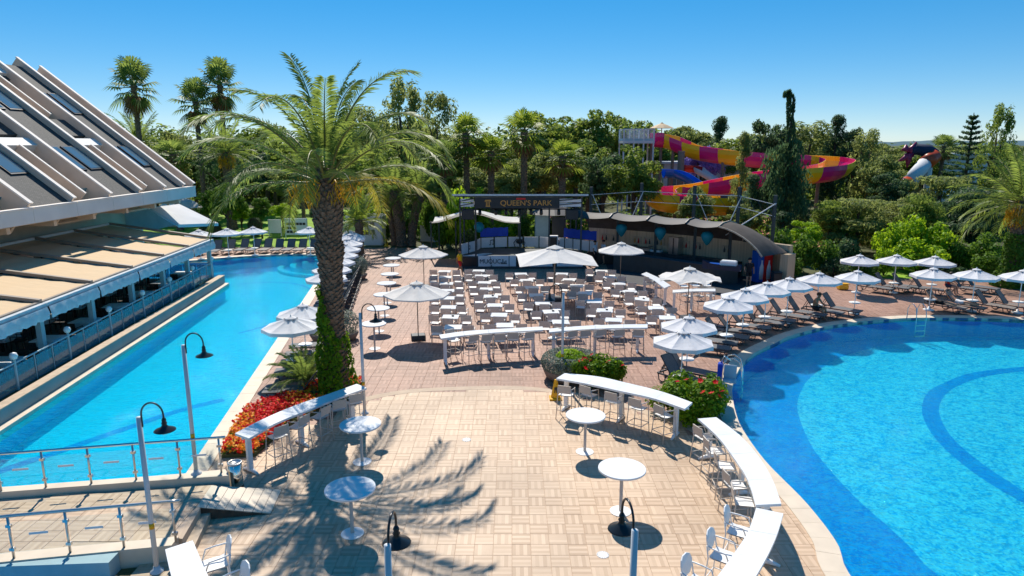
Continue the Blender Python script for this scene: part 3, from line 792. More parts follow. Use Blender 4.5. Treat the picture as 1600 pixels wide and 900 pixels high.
# body below and behind the roof
part(hotel, 'soffit', MB().box((-23.4, 32, 4.9), (3.4, 28.5, .09)), M['beige_wall'])
part(hotel, 'wall', MB().box((-25.2, 31, 2.5), (.3, 30, 4.7)), M['beige_wall'])
for k in range(9):
    y = 18.5 + k * 3.1
    w_ = part(hotel, 'window', MB().box((-25.0, y, 1.75), (.1, 2.5, 2.5)), M['black'])
    part(hotel, 'pane', MB().box((-24.94, y, 1.75), (.03, 2.3, 2.3)), M['skyglass'], w_)
    part(hotel, 'soffit_beam', MB().box((-23.3, y + 1.5, 4.72), (3.2, .22, .26)), M['concrete'])
gv = [(-21.6, 5.5), (-25.05, 5.5), (-25.05, 0), (-31.2, 0), (-31.2, 13.2)]
gb = MB(); gb.add([(x, y, z) for y in (46.02, 46.18) for x, z in gv], [(0, 1, 2, 3, 4), (9, 8, 7, 6, 5)] + [(i, (i + 1) % 5, 5 + (i + 1) % 5, 5 + i) for i in range(5)])
part(hotel, 'end_wall', gb, M['gwhite'], fix=True)
wv = [(-27.4, 3.0), (-23.0, 3.0), (-21.9, 3.25), (-23.6, 4.35), (-23.9, 4.95), (-27.4, 4.95)]
wb = MB(); wb.add([(x, y, z) for y in (44.2, 44.6) for x, z in wv], [(0, 1, 2, 3, 4, 5), (11, 10, 9, 8, 7, 6)] + [(i, (i + 1) % 6, 6 + (i + 1) % 6, 6 + i) for i in range(6)])
part(hotel, 'wing_wall', wb, M['bluewhite'], fix=True)
part(hotel, 'wing_slope', MB().add([(-23.6, 44.62, 4.35), (-21.85, 44.62, 3.25), (-20.9, 48.5, 2.9), (-23.3, 48.0, 4.3), (-23.6, 44.62, 4.2), (-21.85, 44.62, 3.05), (-20.9, 48.5, 2.7), (-23.3, 48, 4.1)], [(0, 1, 2, 3), (7, 6, 5, 4), (0, 4, 5, 1), (1, 5, 6, 2), (2, 6, 7, 3), (3, 7, 4, 0)]), M['gwhite'], fix=True)

# ---- restaurant terrace
def edge_at(y): return EDGE0.x + (EDGE1.x - EDGE0.x) * (y - EDGE0.y) / (EDGE1.y - EDGE0.y)
PZ = .30
plat = tag(MB().prism([(edge_at(14.7) - .02, 14.7), (EDGE1.x - .02, EDGE1.y), (-27, 41.3), (-30, 41.3), (-30, 14.7)], -.9, PZ).build('terrace', M['planter']), kind='structure')
def eslab(y0, y1, d0, d1, z0, z1):
    ys = np.linspace(y0, y1, 6)
    return MB().slab([Vector((edge_at(y) + d0, y)) for y in ys], [Vector((edge_at(y) + d1, y)) for y in ys], z0, z1)
eslab(14.7, 41.3, .03, .30, -.30, .02).build('water_ledge', M['coping'], plat, fix=True)
eslab(14.7, 41.35, -.30, .03, -.25, .46).build('terrace_wall', M['terrwall'], plat, fix=True)
eslab(14.7, 41.35, -.33, .05, .462, .50).build('wall_cap', M['stone'], plat, fix=True)
eslab(14.7, 41.2, -.85, -.335, .28, .40).build('planting_strip', M['earth'], plat, fix=True)
RY = [41.0, 37.6, 34.4, 31.0, 27.5, 24.0, 20.5, 17.0]
def front_x(y): return -16.9 - (y - 21.8) * .073
for i in range(len(RY) - 1):
    yb, ya = RY[i], RY[i + 1]; xb, xa = front_x(yb), front_x(ya)
    w = ['farthest', 'second farthest', 'third farthest', 'fourth farthest', 'fifth farthest', 'sixth farthest', 'nearest'][i]
    aw = thing('awning', w + ' beige retractable awning panel over the poolside restaurant', 'awning', (xb, yb, PZ), group='awnings over the restaurant terrace')
    nq = 14
    rows = []
    for k in range(nq + 1):
        f = k / nq; sag = -.05 * math.sin(math.pi * f) + .012 * math.cos(k * math.pi)
        rows.append([(-24.4 + (x_ + 24.4) * f, y_ + .3 * (1 - f), 3.62 + (2.80 - 3.62) * f + sag) for x_, y_ in ((xa + .0, ya + .13), (xb, yb - .13))])
    part(aw, 'fabric', MB().grid(rows), M['awning'], fix=True)
    part(aw, 'guide_rail', MB().bar((-24.4, yb + .25, 3.70), (xb + .05, yb, 2.86), .16, .13), M['awnframe'])
    if i == len(RY) - 2: part(aw, 'guide_rail', MB().bar((-24.4, ya + .25, 3.70), (xa + .05, ya, 2.86), .16, .13), M['awnframe'])
    part(aw, 'front_rail', MB().bar((xa, ya + .08, 2.78), (xb, yb - .08, 2.78), .13, .12), M['awnframe'])
    part(aw, 'gutter', MB().bar((xa + .17, ya + .02, 2.72), (xb + .17, yb - .02, 2.72), .18, .14), M['valance'])
    vr = []
    for k in range(17):
        f = k / 16; x_ = xa + (xb - xa) * f + .30; y_ = ya + .05 + (yb - ya - .1) * f
        vr.append([(x_, y_, 2.66), (x_ + .05 + .03 * math.sin(k * 2.1), y_, 2.45), (x_ + .03 + .05 * math.sin(k * 1.7 + 1), y_, 2.22 + .03 * math.sin(k * 3))])
    part(aw, 'valance', MB().grid(vr), M['valance'], smooth=True)
    part(aw, 'column', MB().box((xb - .1, yb, (PZ + 2.7) / 2), (.20, .20, 2.7 - PZ)), M['bluewhite'])
    part(aw, 'back_bar', MB().bar((-24.4, ya + .3, 3.64), (-24.4, yb + .3, 3.64), .14, .2), M['edge'])
# railing with globes
rail = thing('terrace_railing', 'blue glass railing with round lamps along the restaurant terrace', 'railing', (edge_at(15) - .6, 15, .28))
ys = np.arange(15.0, 41.2, 1.09)
for k, y in enumerate(ys):
    x = edge_at(y) - .6
    big = k % 3 == 0
    part(rail, 'post', MB().tube([(x, y, .38), (x, y, 1.32 if not big else 1.44)], .045 if big else .022, 8), M['bluewhite'])
    if big:
        gl_ = part(rail, 'globe_lamp', MB().lathe([(.02, -.13), (.09, -.10), (.13, 0), (.09, .10), (.01, .13)], 14, (x, y, 1.57)), M['white'], smooth=True)
    if k < len(ys) - 1:
        y2 = ys[k + 1]; x2 = edge_at(y2) - .6
        part(rail, 'glass_panel', MB().bar((x + .0, y + .06, .83), (x2, y2 - .06, .83), .012, .80), M['glassp'])
part(rail, 'top_rail', MB().tube([(edge_at(y) - .6, y, 1.33) for y in (15, 28, 41)], .03, 8), M['bluewhite'])
part(rail, 'end_rail', MB().tube([(EDGE1.x - .6, 41.0, 1.33), (-22, 41.0, 1.33)], .03, 8), M['bluewhite'])
for k in range(5):
    part(rail, 'glass_panel', MB().box((-18.8 - k * .85, 41.0, .83), (.78, .012, .8)), M['glassp'])

# ---- stage with sign
SY = 46.6
stage = thing('stage', 'open black framed stage with white panels below its roof sign', 'stage', (.7, SY, 0))
SX0, SX1 = -3.5, 5.0
part(stage, 'stage_floor', MB().box(((SX0 + SX1) / 2, 48.5, .40), (SX1 - SX0, 3.8, .80)), M['darksteel'])
part(stage, 'plinth', MB().box(((SX0 + SX1) / 2, 48.45, .06), (SX1 - SX0 + .3, 4.2, .12)), M['asphalt'])
part(stage, 'front_panel', MB().box((-1.28, SY - .03, .47), (2.1, .05, .78), bev=.01), M['paper'])
part(stage, 'front_panel', MB().box((.05, SY - .03, .47), (.45, .05, .78), bev=.01), M['paper'])
part(stage, 'front_panel', MB().box((2.0, SY - .03, .47), (1.6, .05, .78), bev=.01), M['paper'])
part(stage, 'front_panel', MB().box((4.0, SY - .03, .47), (1.8, .05, .78), bev=.01), M['paper'])
part(stage, 'front_grille', MB().box((-2.95, SY - .04, .42), (1.05, .06, .66)), M['black'])
part(stage, 'front_grille', MB().box((.72, SY - .04, .42), (.8, .06, .66)), M['black'])
part(stage, 'edge_ramp', MB().add([(-3.4, SY + .1, .81), (-2.3, SY + .1, .81), (-1.4, SY + 1.2, .81), (-2.0, SY + 1.2, .81), (-3.4, SY + .1, .84), (-2.3, SY + .1, .84), (-1.4, SY + 1.2, .84), (-2.0, SY + 1.2, .84)], [(4, 5, 6, 7), (0, 4, 7, 3), (0, 1, 5, 4), (1, 2, 6, 5), (2, 3, 7, 6)]), M['paper'], fix=True)
# ring of white panels round the stage
path = [(-3.65, 46.8), (-2.55, 49.0), (-2.35, 50.3), (-.35, 50.9), (2.0, 50.9), (3.9, 50.3), (5.05, 49.3), (6.1, 48.2)]
for i in range(len(path) - 1):
    p, q = Vector((*path[i], 0)), Vector((*path[i + 1], 0))
    for k in range(2 if (q - p).length > 1.5 else 1):
        nn_ = 2 if (q - p).length > 1.5 else 1
        a_, b_ = p.lerp(q, k / nn_ + .02), p.lerp(q, (k + 1) / nn_ - .02)
        pn = part(stage, 'side_panel', MB().bar((a_.x, a_.y, 1.22), (b_.x, b_.y, 1.22), .05, .74), M['paper'])
        part(stage, 'panel_post', MB().bar((a_.x, a_.y, .5), (a_.x, a_.y, 1.66), .07, .07), M['black'])
for (x0, y0, x1, y1) in ((-2.35, 50.35, -.3, 50.95), (3.85, 50.4, 6.05, 48.5)):
    rows = [[(x0 + (x1 - x0) * k / 12, y0 + (y1 - y0) * k / 12 + .05 + .03 * math.sin(k * 1.9), z) for z in (1.64, 2.3 + .04 * math.sin(k * 2.3))] for k in range(13)]
    part(stage, 'banner', MB().grid(rows), M['blue'], smooth=True)
# roof
rf = part(stage, 'roof', MB().bar((.55, 46.25, 5.05), (.55, 50.55, 4.72), 9.2, .12), M['post'])
part(stage, 'roof_underside', MB().bar((.55, 46.3, 4.95), (.55, 50.5, 4.62), 8.9, .06), M['black'], rf)
sg = part(stage, 'sign_board', MB().box((.35, SY - .36, 4.53), (5.7, .10, .74)), M['sign'])
for x in (-3.55, -2.5, 2.55, 4.75):
    part(stage, 'roof_post', MB().box((x, SY + .15, 2.45), (.11, .11, 4.8)), M['darksteel'])
for x in (-3.55, .6, 4.75):
    part(stage, 'roof_post', MB().box((x, 50.45, 2.45), (.11, .11, 4.8)), M['darksteel'])
part(stage, 'light_bar', MB().tube([(-3.6, SY + .2, 4.05), (4.8, SY + .2, 4.05)], .04, 8), M['black'])
part(stage, 'light_bar', MB().tube([(-3.6, 50.3, 4.0), (4.8, 50.3, 4.0)], .04, 8), M['black'])
for k, x in enumerate((-2.2, -1.1, -.4, .5, 1.3, 2.0, 3.2)):
    part(stage, 'stage_light', MB().lathe([(.05, .22), (.10, .15), (.12, -.12), (.09, -.2)], 10, (x, SY + .2, 3.85)), M['black'], smooth=True)
for x0, x1 in ((-3.5, -2.6), (2.7, 4.7)):
    for z in (4.6, 4.3):
        part(stage, 'side_slat', MB().box(((x0 + x1) / 2, SY + .05, z + .05), (x1 - x0, .04, .24)), M['paper'])
        part(stage, 'brace', MB().bar((x0, SY, z), (x1, SY, z + .18), .05, .05), M['black'])
for k in range(6):
    part(stage, 'rear_slat', MB().box((-2.4 + k * 1.2, 50.5, 4.12), (.95, .04, .30)), M['paper'])
for x in (-3.0, 4.05):
    sp_ = part(stage, 'hanging_speaker', MB().box((x, SY - .1, 3.72), (.85, .5, .68), bev=.03), M['black'])
    part(stage, 'speaker_grille', MB().box((x, SY - .36, 3.72), (.76, .02, .6)), M['sign'], sp_)
def text(root, s, x, y, z, size, m, name='lettering', sx=1.0, parent=None, yaw=0.0):
    cu = bpy.data.curves.new(name, 'FONT'); cu.body = s; cu.size = size; cu.extrude = .012; cu.align_x = 'CENTER'; cu.align_y = 'CENTER'
    o = bpy.data.objects.new('tmp', cu); COL.objects.link(o)
    me = bpy.data.meshes.new_from_object(o.evaluated_get(bpy.context.evaluated_depsgraph_get()))
    bpy.data.objects.remove(o)
    t = link(name, me, m, parent or root); l = root.location
    t.location = (x - l.x, y - l.y, z - l.z); t.rotation_euler = (R(90), 0, yaw); t.scale = (sx, 1, 1)
    return t
text(stage, "QUEEN'S PARK", .95, SY - .43, 4.50, .50, M['gold'], parent=sg, sx=1.05)
em = MB()                                       # emblem: three uprights between two curled bars
for x in (-1.72, -1.62, -1.52): em.box((x, SY - .43, 4.50), (.045, .02, .34))
em.box((-1.62, SY - .43, 4.70), (.38, .02, .06)); em.box((-1.62, SY - .43, 4.30), (.32, .02, .06)); em.box((-1.80, SY - .43, 4.64), (.05, .02, .1)); em.box((-1.44, SY - .43, 4.64), (.05, .02, .1))
part(stage, 'emblem', em, M['gold'], sg)
part(stage, 'red_strip', MB().box((.6, SY - .425, 4.80), (.62, .02, .12)), M['red'], sg)
text(stage, 'MUQUC', -1.5, SY - .075, .46, .42, M['sign'], sx=.95)
nb_ = MB()
for x, h in ((-.72, .12), (-.63, .34), (-.53, .16), (-.42, .24)): nb_.box((x, SY - .07, .30 + h / 2), (.06, .02, h))
nb_.box((-.55, SY - .068, .31), (.42, .02, .04))
part(stage, 'skyline_mark', nb_, M['sign'])
nn2 = MB().tube([(-1.50, SY - .07, .80), (-1.46, SY - .07, .25)], .018, 6); nn2.lathe([(.0, -.05), (.07, 0), (.0, .05)], 10, (-1.42, SY - .07, .17))
part(stage, 'note_mark', nn2, M['sign'])
def note(x, y, z, k=1.0):
    mb = MB(); mb.bar((x - .1 * k, y, z - .15 * k), (x - .1 * k, y, z + .17 * k), .03, .03); mb.bar((x + .12 * k, y, z - .10 * k), (x + .12 * k, y, z + .22 * k), .03, .03)
    mb.bar((x - .1 * k, y, z + .17 * k), (x + .12 * k, y, z + .22 * k), .03, .05); mb.box((x - .14 * k, y, z - .16 * k), (.09, .03, .07)); mb.box((x + .08 * k, y, z - .11 * k), (.09, .03, .07)); return mb
part(stage, 'note_mark', note(-1.5, 50.45, 1.22), M['sign']); part(stage, 'note_mark', note(3.4, 50.35, 1.22, .8), M['sign']); part(stage, 'note_mark', note(-3.05, 47.95, 1.2, .7), M['sign'])
dk = MB().lathe([(.02, -.2), (.20, -.15), (.26, 0), (.18, .16), (.02, .2)], 10, (.55, 50.6, 1.3)); dk.tube([(.55, 50.6, 1.0), (.55, 50.6, 2.0)], .03, 6)
for s in (-1, 1): dk.tube([(.55 + .3 * s, 50.5, .85), (.55 + .42 * s, 50.5, 1.2), (.55 + .2 * s, 50.5, 1.5)], .03, 6)
tag(dk.build('drum_stand', M['black'], smooth=True), 'black round stand against the back panels of the stage', 'stand')
spk = thing('floor_speaker', 'upright black speaker with pale frame on the stage', 'speaker', (3.05, 50.1, .8))
part(spk, 'cabinet', MB().box((3.05, 50.1, 1.3), (.7, .4, 1.0), bev=.02), M['paper']); part(spk, 'grille', MB().box((3.05, 49.88, 1.3), (.52, .03, .82)), M['black'])
# small pavilion hut and shade sail behind the stage
hut = thing('garden_hut', 'small grey hut with peaked tent roof behind the stage', 'hut', (3.3, 54.5, 0))
part(hut, 'roof', MB().lathe([(2.0, 3.0), (1.2, 3.4), (.5, 3.85), (.03, 4.1)], 8, (3.3, 54.5, 0)), M['canopy'])
part(hut, 'wall', MB().box((2.4, 54.5, 1.5), (1.1, 1.8, 3.0)), M['bluewhite']); part(hut, 'doorway', MB().box((3.7, 53.7, 1.4), (1.1, .1, 2.8)), M['black']); part(hut, 'post', MB().box((4.6, 53.6, 1.5), (.1, .1, 3.0)), M['darksteel'])
sail = thing('shade_sail', 'cream shade sail on dark posts left of the stage', 'shade sail', (-3.6, 51, 0))
rows = [[(-6.0 + 6.6 * u_, 49.6 + 3.6 * v_, 2.85 + .75 * math.sin(math.pi * min(1, u_ * 1.1)) ** 2 * (1 - .3 * v_) - .25 * math.sin(math.pi * v_)) for v_ in np.linspace(0, 1, 7)] for u_ in np.linspace(0, 1, 13)]
part(sail, 'cloth', MB().grid(rows), M['canvas_cream'], smooth=True)
for x, y in ((-5.9, 49.6), (-4.1, 49.6), (.5, 53.1), (-5.7, 53.1)): part(sail, 'post', MB().tube([(x, y, 0), (x, y, 2.9)], .05, 8), M['darksteel'])
bl = thing('balloon', 'round teal balloon hanging by the stage left post', 'balloon', (-2.35, 48.6, 2.2))
part(bl, 'ball', MB().lathe([(.02, -.38), (.2, -.32), (.36, -.1), (.36, .12), (.2, .32), (.02, .38)], 14, (-2.35, 48.6, 2.6)), M['teal'], smooth=True)

# ---- poolside bar with curved stone wall and vaulted canvas
bar = thing('bar_pavilion', 'curved stone bar with grey vaulted canvas roof and dark counter', 'bar', (11, 45.5, 0))
wallc = cr([(5.8, 51.2, 0), (8.4, 49.6, 0), (11.2, 47.4, 0), (14.2, 44.6, 0), (16.9, 41.2, 0)], 8)
wa = [Vector(p[:2]) for p in wallc]
part(bar, 'wall', MB().slab(wa, offset(wa, .4), 0, 2.35), M['wallstone'], fix=True)
part(bar, 'wall_end', MB().box((16.75, 40.95, .95), (.9, .5, 1.9), R(40)), M['wallstone'])
prof = [(.1, 2.3), (.2, 2.75), (.55, 3.2), (1.1, 3.52), (1.8, 3.68), (2.5, 3.60), (2.9, 3.42)]
fwd = offset(wa, -1.0); segs = [(0, 8), (8, 15), (15, 21), (21, 26)]
def vp(i, f, k):
    d, z = prof[k]; n_ = fwd[i] - wa[i]; p = wa[i] + n_ * d
    return Vector((p.x, p.y, z - .16 * math.sin(math.pi * f) * (k / 6)))
def vault(i0, i1):
    return [[vp(i, (i - i0) / (i1 - i0), k) for k in range(len(prof))] for i in range(i0, i1 + 1)]
for a_, b_ in segs:
    rows = vault(a_, b_); lowr = [[p - Vector((0, 0, .03)) for p in r] for r in rows]
    part(bar, 'canopy_bay', MB().grid(rows), M['canopy'], smooth=True)
    part(bar, 'canopy_lining', MB().grid(lowr), M['shade'], smooth=True)
    rib = [vp(a_, 0, k) + Vector((0, 0, .03)) for k in range(len(prof))]
    part(bar, 'canopy_rib', MB().tube(rib, .05, 6), M['darksteel'])
rows = []
for i in range(26, len(wa)):
    f = (i - 26) / (len(wa) - 1 - 26)
    rows.append([vp(i, 0, k) - Vector((0, 0, (prof[k][1] - 1.95) * f ** 1.6)) for k in range(len(prof))])
part(bar, 'canopy_end', MB().grid(rows), M['shade'], smooth=True)
part(bar, 'canopy_rib', MB().tube([r[-1] for r in rows], .05, 6), M['stone']); part(bar, 'canopy_rib', MB().tube([r[0] for r in rows], .05, 6), M['darksteel']); part(bar, 'canopy_rib', MB().tube([p + Vector((0, 0, .02)) for p in rows[0]], .05, 6), M['stone'])
ctr = [Vector(p[:2]) for p in cr([(*G(958, 421), 0), (*G(1010, 428), 0), (*G(1062, 436), 0), (*G(1112, 443), 0), (*G(1152, 442), 0)], 6)]
part(bar, 'counter', MB().slab(ctr, offset(ctr, .55), 0, 1.08), M['darksteel'], fix=True)
part(bar, 'counter_top', MB().slab(offset(ctr, -.08), offset(ctr, .66), 1.082, 1.14), M['asphalt'], fix=True)
bc = offset(wa, -.75); 
part(bar, 'back_counter', MB().slab(offset(wa, -.05)[4:27], bc[4:27], 0, .95), M['darksteel'], fix=True)
part(bar, 'front_planks', MB().box((*G(938, 413), .45), (1.9, .12, .9)), M['wood_dark'])
for i in (8, 15, 21, 26):
    p = wa[i] + (fwd[i] - wa[i]) * 1.55
    part(bar, 'roof_post', MB().box((p.x, p.y, 1.8), (.16, .16, 3.6)), M['darksteel'])
for k, i in enumerate((4, 6, 10, 12, 14, 18, 20, 24)):                                # bottle niches on the wall
    p = wa[i] + (fwd[i] - wa[i]) * .03; a2 = math.atan2(*(wa[i + 1] - wa[i - 1]).yx)
    nch = part(bar, 'niche', MB().box((p.x, p.y, 1.62), (.7, .05, .5), a2), M['stone'])
    for q in range(2):
        pp = wa[i] + (fwd[i] - wa[i]) * .09 + (wa[i + 1] - wa[i]).normalized() * (-.16 + .3 * q)
        part(bar, 'bottle', MB().lathe([(.055, 0), (.055, .2), (.02, .27), (.02, .36)], 8, (pp.x, pp.y, 1.42)), (M['red'], M['darksteel'], M['gold'])[(k + q) % 3], nch, smooth=True)
for k, i in enumerate((9, 16, 23)):
    p = wa[i] + (fwd[i] - wa[i]) * 1.75
    hb = thing('hanging_lantern', ['left', 'middle', 'right'][k] + ' teal fringed lantern hanging under the bar roof', 'lantern', (p.x, p.y, 2.1), group='teal lanterns under the bar roof')
    mb = MB().lathe([(.05, -.55), (.18, -.4), (.36, -.1), (.40, .1), (.28, .3), (.04, .36)], 14, (p.x, p.y, 2.55)); part(hb, 'shade', mb, M['teal'], smooth=True)
    part(hb, 'cord', MB().tube([(p.x, p.y, 2.85), (p.x, p.y, 3.4)], .012, 5), M['black'])
def atbar(i, d, z): 
    p = wa[i] + (fwd[i] - wa[i]) * d; return (p.x, p.y, z)
cf = thing('steel_fridge', 'upright stainless cabinet behind the bar counter', 'cabinet', atbar(17, .6, .95))
part(cf, 'cabinet', MB().box(atbar(17, .42, 1.55), (.75, .6, 1.2), R(-45), bev=.02), M['steel']); part(cf, 'door_edge', MB().box(atbar(17, .76, 1.55), (.04, .04, 1.1), R(-45)), M['black'])
for k, (i, d, w_, h_, m_) in enumerate(((10, .45, .5, .3, 'steel'), (12, .45, .9, .22, 'steel'), (13, .5, .35, .35, 'glassc'), (14, .5, .8, .16, 'white'))):
    q = thing('bar_appliance', ['low steel machine at the left of the back bar', 'wide steel coffee machine on the back bar', 'clear dispenser on the back bar', 'flat white tray on the back bar'][k], 'appliance', atbar(i, d, .95))
    part(q, 'body', MB().box(atbar(i, d, .96 + h_ / 2), (w_, .4, h_), R(-40), bev=.03), M[m_]); part(q, 'top', MB().box(atbar(i, d, .975 + h_), (w_ * .8, .3, .03), R(-40)), M['black'])
# boat shaped ice display standing on the bar
bx, by = G(1128, 424, 1.14)
boat = thing('display_boat', 'blue and white boat shaped display standing on the bar counter', 'boat', (bx, by, 1.14), R(-28))
hull = [[(x, s * w_, z) for s, w_, z in ((-1, wd, .42 + sh), (-.6, wd, .1), (.6, wd, .1), (1, wd, .42 + sh))] for x, wd, sh in ((-1.15, .05, .18), (-.8, .28, .08), (0, .38, 0), (.8, .36, 0), (1.05, .3, .02))]
MB().grid(hull).build('hull', M['cnavy'], boat, fix=True)
MB().box((.35, 0, .5), (.9, .5, .34), bev=.06).build('cabin', M['white'], boat); MB().box((-.45, 0, .40), (.6, .4, .1), bev=.02).build('deck', M['sblue'], boat)
# drink fridges
for k, (px, m_, m2_, h_) in enumerate(((1183, 'sblue', 'blue', 1.95), (1194, 'red', 'gwhite', 1.75))):
    x, y = G(px, 440)
    fr = thing('drinks_fridge', ['tall blue drinks fridge beside the man in black', 'red drinks fridge with pale bottle picture at the bar end'][k], 'fridge', (x, y, 0), R(18))
    MB().box((0, 0, h_ / 2), (.55, .6, h_), bev=.03).build('cabinet', M[m_], fr)
    d_ = MB().box((0, -.315, h_ * .45), (.46, .03, h_ * .8), bev=.01).build('door', M['sblue'] if k == 0 else M['red'], fr)
    bp_ = MB().lathe([(.14, 0), (.16, .5), (.14, .8), (.06, 1.0), (.05, 1.2)], 12, (0, -.335, .2), 1.0, .08); bp_.build('bottle_picture', M[m2_] if k else M['paper'], d_, smooth=True)
    MB().box((.0, -.32, h_ - .13), (.48, .03, .2)).build('header', M['gwhite' if k == 0 else 'red'], fr)
tb = G(1212, 447)
bn = thing('waste_bin', 'black square waste bin at the right end of the bar wall', 'bin', (*tb, 0)); part(bn, 'body', MB().box((*tb, .42), (.5, .5, .84), bev=.03), M['black']); part(bn, 'lid', MB().box((*tb, .87), (.54, .54, .06), bev=.02), M['darksteel'])

# ---- gantry of dark poles and white rods over the bar
gan = thing('rod_gantry', 'tall dark poles joined by thin white rods behind the bar', 'gantry', (10, 50, 0))
gp = [(924, 292, 53), (1003, 286, 51.5), (1086, 290, 49), (1156, 292, 46.5), (1212, 305, 44)]
tp = []
for px, py, Y in gp:
    t_ = A(px, py, Y); tp.append(t_)
    part(gan, 'pole', MB().tube([(t_.x, Y, 0), tuple(t_)], .13, 8), M['darksteel'])
for i in range(4):
    for dz in (-.6, -1.35):
        a_, b_ = tp[i] + Vector((0, -.15, dz)), tp[i + 1] + Vector((0, -.15, dz)); part(gan, 'rod', MB().tube([a_, b_], .020, 6), M['post'])
        if dz == -.6:
            for k in range(4):
                c0 = a_.lerp(b_, k / 4); c1 = (tp[i] + Vector((0, -.15, -1.35))).lerp(tp[i + 1] + Vector((0, -.15, -1.35)), (k + .8) / 4)
                part(gan, 'brace', MB().tube([c0, c1], .014, 5), M['black'])
    m_ = tp[i] + Vector((.1, -.2, -.6)); part(gan, 'stay', MB().tube([m_, m_ + Vector((1.4 if i % 2 == 0 else -1.4, -.4, -3.2))], .03, 6), M['post'])
b_ = tp[4] + Vector((0, -.2, -.5)); part(gan, 'stay', MB().tube([b_, b_ + Vector((-3.2, -.3, -2.0))], .035, 6), M['post'])

# ---- water slides
def sweep(path, cols, name, root, rad=.95, depth=1.0):
    pts = cr(path, 6); n_ = len(pts); frames = []
    for i, p in enumerate(pts):
        t = (pts[min(i + 1, n_ - 1)] - pts[max(i - 1, 0)]).normalized(); s_ = t.cross(Vector((0, 0, 1))).normalized(); frames.append((p, s_))
    per = max(2, (n_ - 1) // len(cols)); i = 0; k = 0
    while i < n_ - 1:
        j = min(n_ - 1, i + per)
        if k >= len(cols) - 1: j = n_ - 1
        outer = []; inner = []
        for q in range(i, j + 1):
            p, s_ = frames[q]; o = []; inn = []
            for a_ in np.linspace(-100, 100, 11):
                c_, d_ = math.sin(R(a_)), -math.cos(R(a_)); o.append(p + s_ * c_ * rad + Vector((0, 0, d_ * rad * depth + .1))); inn.append(p + s_ * c_ * (rad - .07) + Vector((0, 0, d_ * (rad - .07) * depth + .1)))
            outer.append(o + inn[::-1])
        part(root, name, MB().grid(outer, closed=True), cols[k % len(cols)], smooth=False, fix=True)
        i = j; k += 1
sl1 = thing('water_slide', 'winding magenta and yellow water slide with tall posts', 'water slide', (16, 72, 0))
ym, mg = M['syellow'], M['magenta']
sweep([A(1021, 212, 82), A(1040, 214, 82), A(1062, 222, 81), A(1085, 231, 80), A(1120, 237, 79), A(1155, 241, 78), A(1200, 245, 78), A(1245, 247, 78), A(1285, 249, 77), A(1312, 254, 74), A(1300, 262, 70), A(1260, 267, 68), A(1200, 273, 68), A(1150, 281, 68), A(1110, 289, 68), A(1065, 297, 68), A(1040, 297, 66), A(1030, 303, 63), A(1045, 309, 61), A(1090, 313, 61), A(1140, 314, 62)],
      [mg, ym] * 12, 'slide_section', sl1, 1.5, .95)
for px, py, Y in ((1065, 236, 78), (1033, 222, 82), (1052, 224, 81), (1018, 218, 82), (1056, 305, 62), (1130, 244, 78), (1280, 268, 70), (1215, 276, 67)):
    t_ = A(px, py, Y); part(sl1, 'support_post', MB().tube([(t_.x, t_.y, 0), tuple(t_)], .38 if px == 1065 else .18, 10), M['sbrown'])
tw = thing('slide_tower', 'grey steel slide platform with mesh sides and yellow parasol', 'tower', (A(993, 220, 82).x, 82, 0))
q0, q1 = A(970, 222, 82), A(1018, 222, 82)
part(tw, 'deck', MB().box(((q0.x + q1.x) / 2, 82, q0.z), (q1.x - q0.x, 3.5, .3)), M['post'])
for x in np.linspace(q0.x + .1, q1.x - .1, 4):
    for y in (80.4, 83.6): part(tw, 'leg', MB().box((x, y, (q0.z + 1.5) / 2), (.16, .16, q0.z + 1.5)), M['post'])
for y in (80.35, 83.65):
    for xx in np.linspace(q0.x, q1.x, 22): part(tw, 'bar', MB().box((xx, y, q0.z + .8), (.05, .04, 1.3)), M['post'])
    part(tw, 'kick_plate', MB().box(((q0.x + q1.x) / 2, y, q0.z + .28), (q1.x - q0.x, .05, .25)), M['bluewhite']); part(tw, 'hand_rail', MB().tube([(q0.x, y, q0.z + 1.45), (q1.x, y, q0.z + 1.45)], .06, 6), M['post'])
pc = A(1034, 199, 84)
part(tw, 'parasol', MB().lathe([(1.5, -.1), (.8, .22), (.25, .42), (.03, .6)], 8, tuple(pc)), M['awning']); part(tw, 'parasol_pole', MB().tube([(pc.x, pc.y, q0.z), (pc.x, pc.y, pc.z + .4)], .06, 6), M['post'])
sl2 = thing('water_slide', 'smaller blue water slide under the magenta and yellow one', 'water slide', (18, 72, 0))
sweep([A(1037, 268, 74), A(1055, 269, 74), A(1075, 277, 73), A(1095, 290, 72), A(1115, 302, 71), A(1150, 308, 70)], [M['sblue'], M['sblue'], M['sblue']], 'slide_section', sl2, .8)
for px, py, Y in ((1047, 278, 74), (1075, 284, 73), (1100, 300, 72)): t_ = A(px, py, Y); part(sl2, 'support_post', MB().tube([(t_.x, Y, 0), tuple(t_)], .16, 8), M['sbrown'])
sl3 = thing('water_slide', 'red and white straight slide chute in front of the grey building', 'water slide', (22, 78, 0))
sweep([A(1068, 261, 79), A(1085, 262, 79), A(1098, 268, 78), A(1120, 282, 77)], [M['red'], M['gwhite']], 'slide_section', sl3, .7)
sl4 = thing('chute_slide', 'white and orange striped tube slide with dark horned head', 'water slide', (A(1440, 250, 74).x, 74, 0))
def tubeseg(pts, r, m_): part(sl4, 'tube_section', MB().tube(pts, r, 12), m_, smooth=True)
orange = mat('orange red fibreglass', (.55, .07, .015), .35)
tubeseg([A(1412, 292, 72), A(1420, 285, 72.3)], .75, orange); tubeseg([A(1420, 285, 72.3), A(1445, 256, 73.4)], .74, M['gwhite']); tubeseg([A(1445, 256, 73.4), A(1460, 243, 74)], .78, orange)
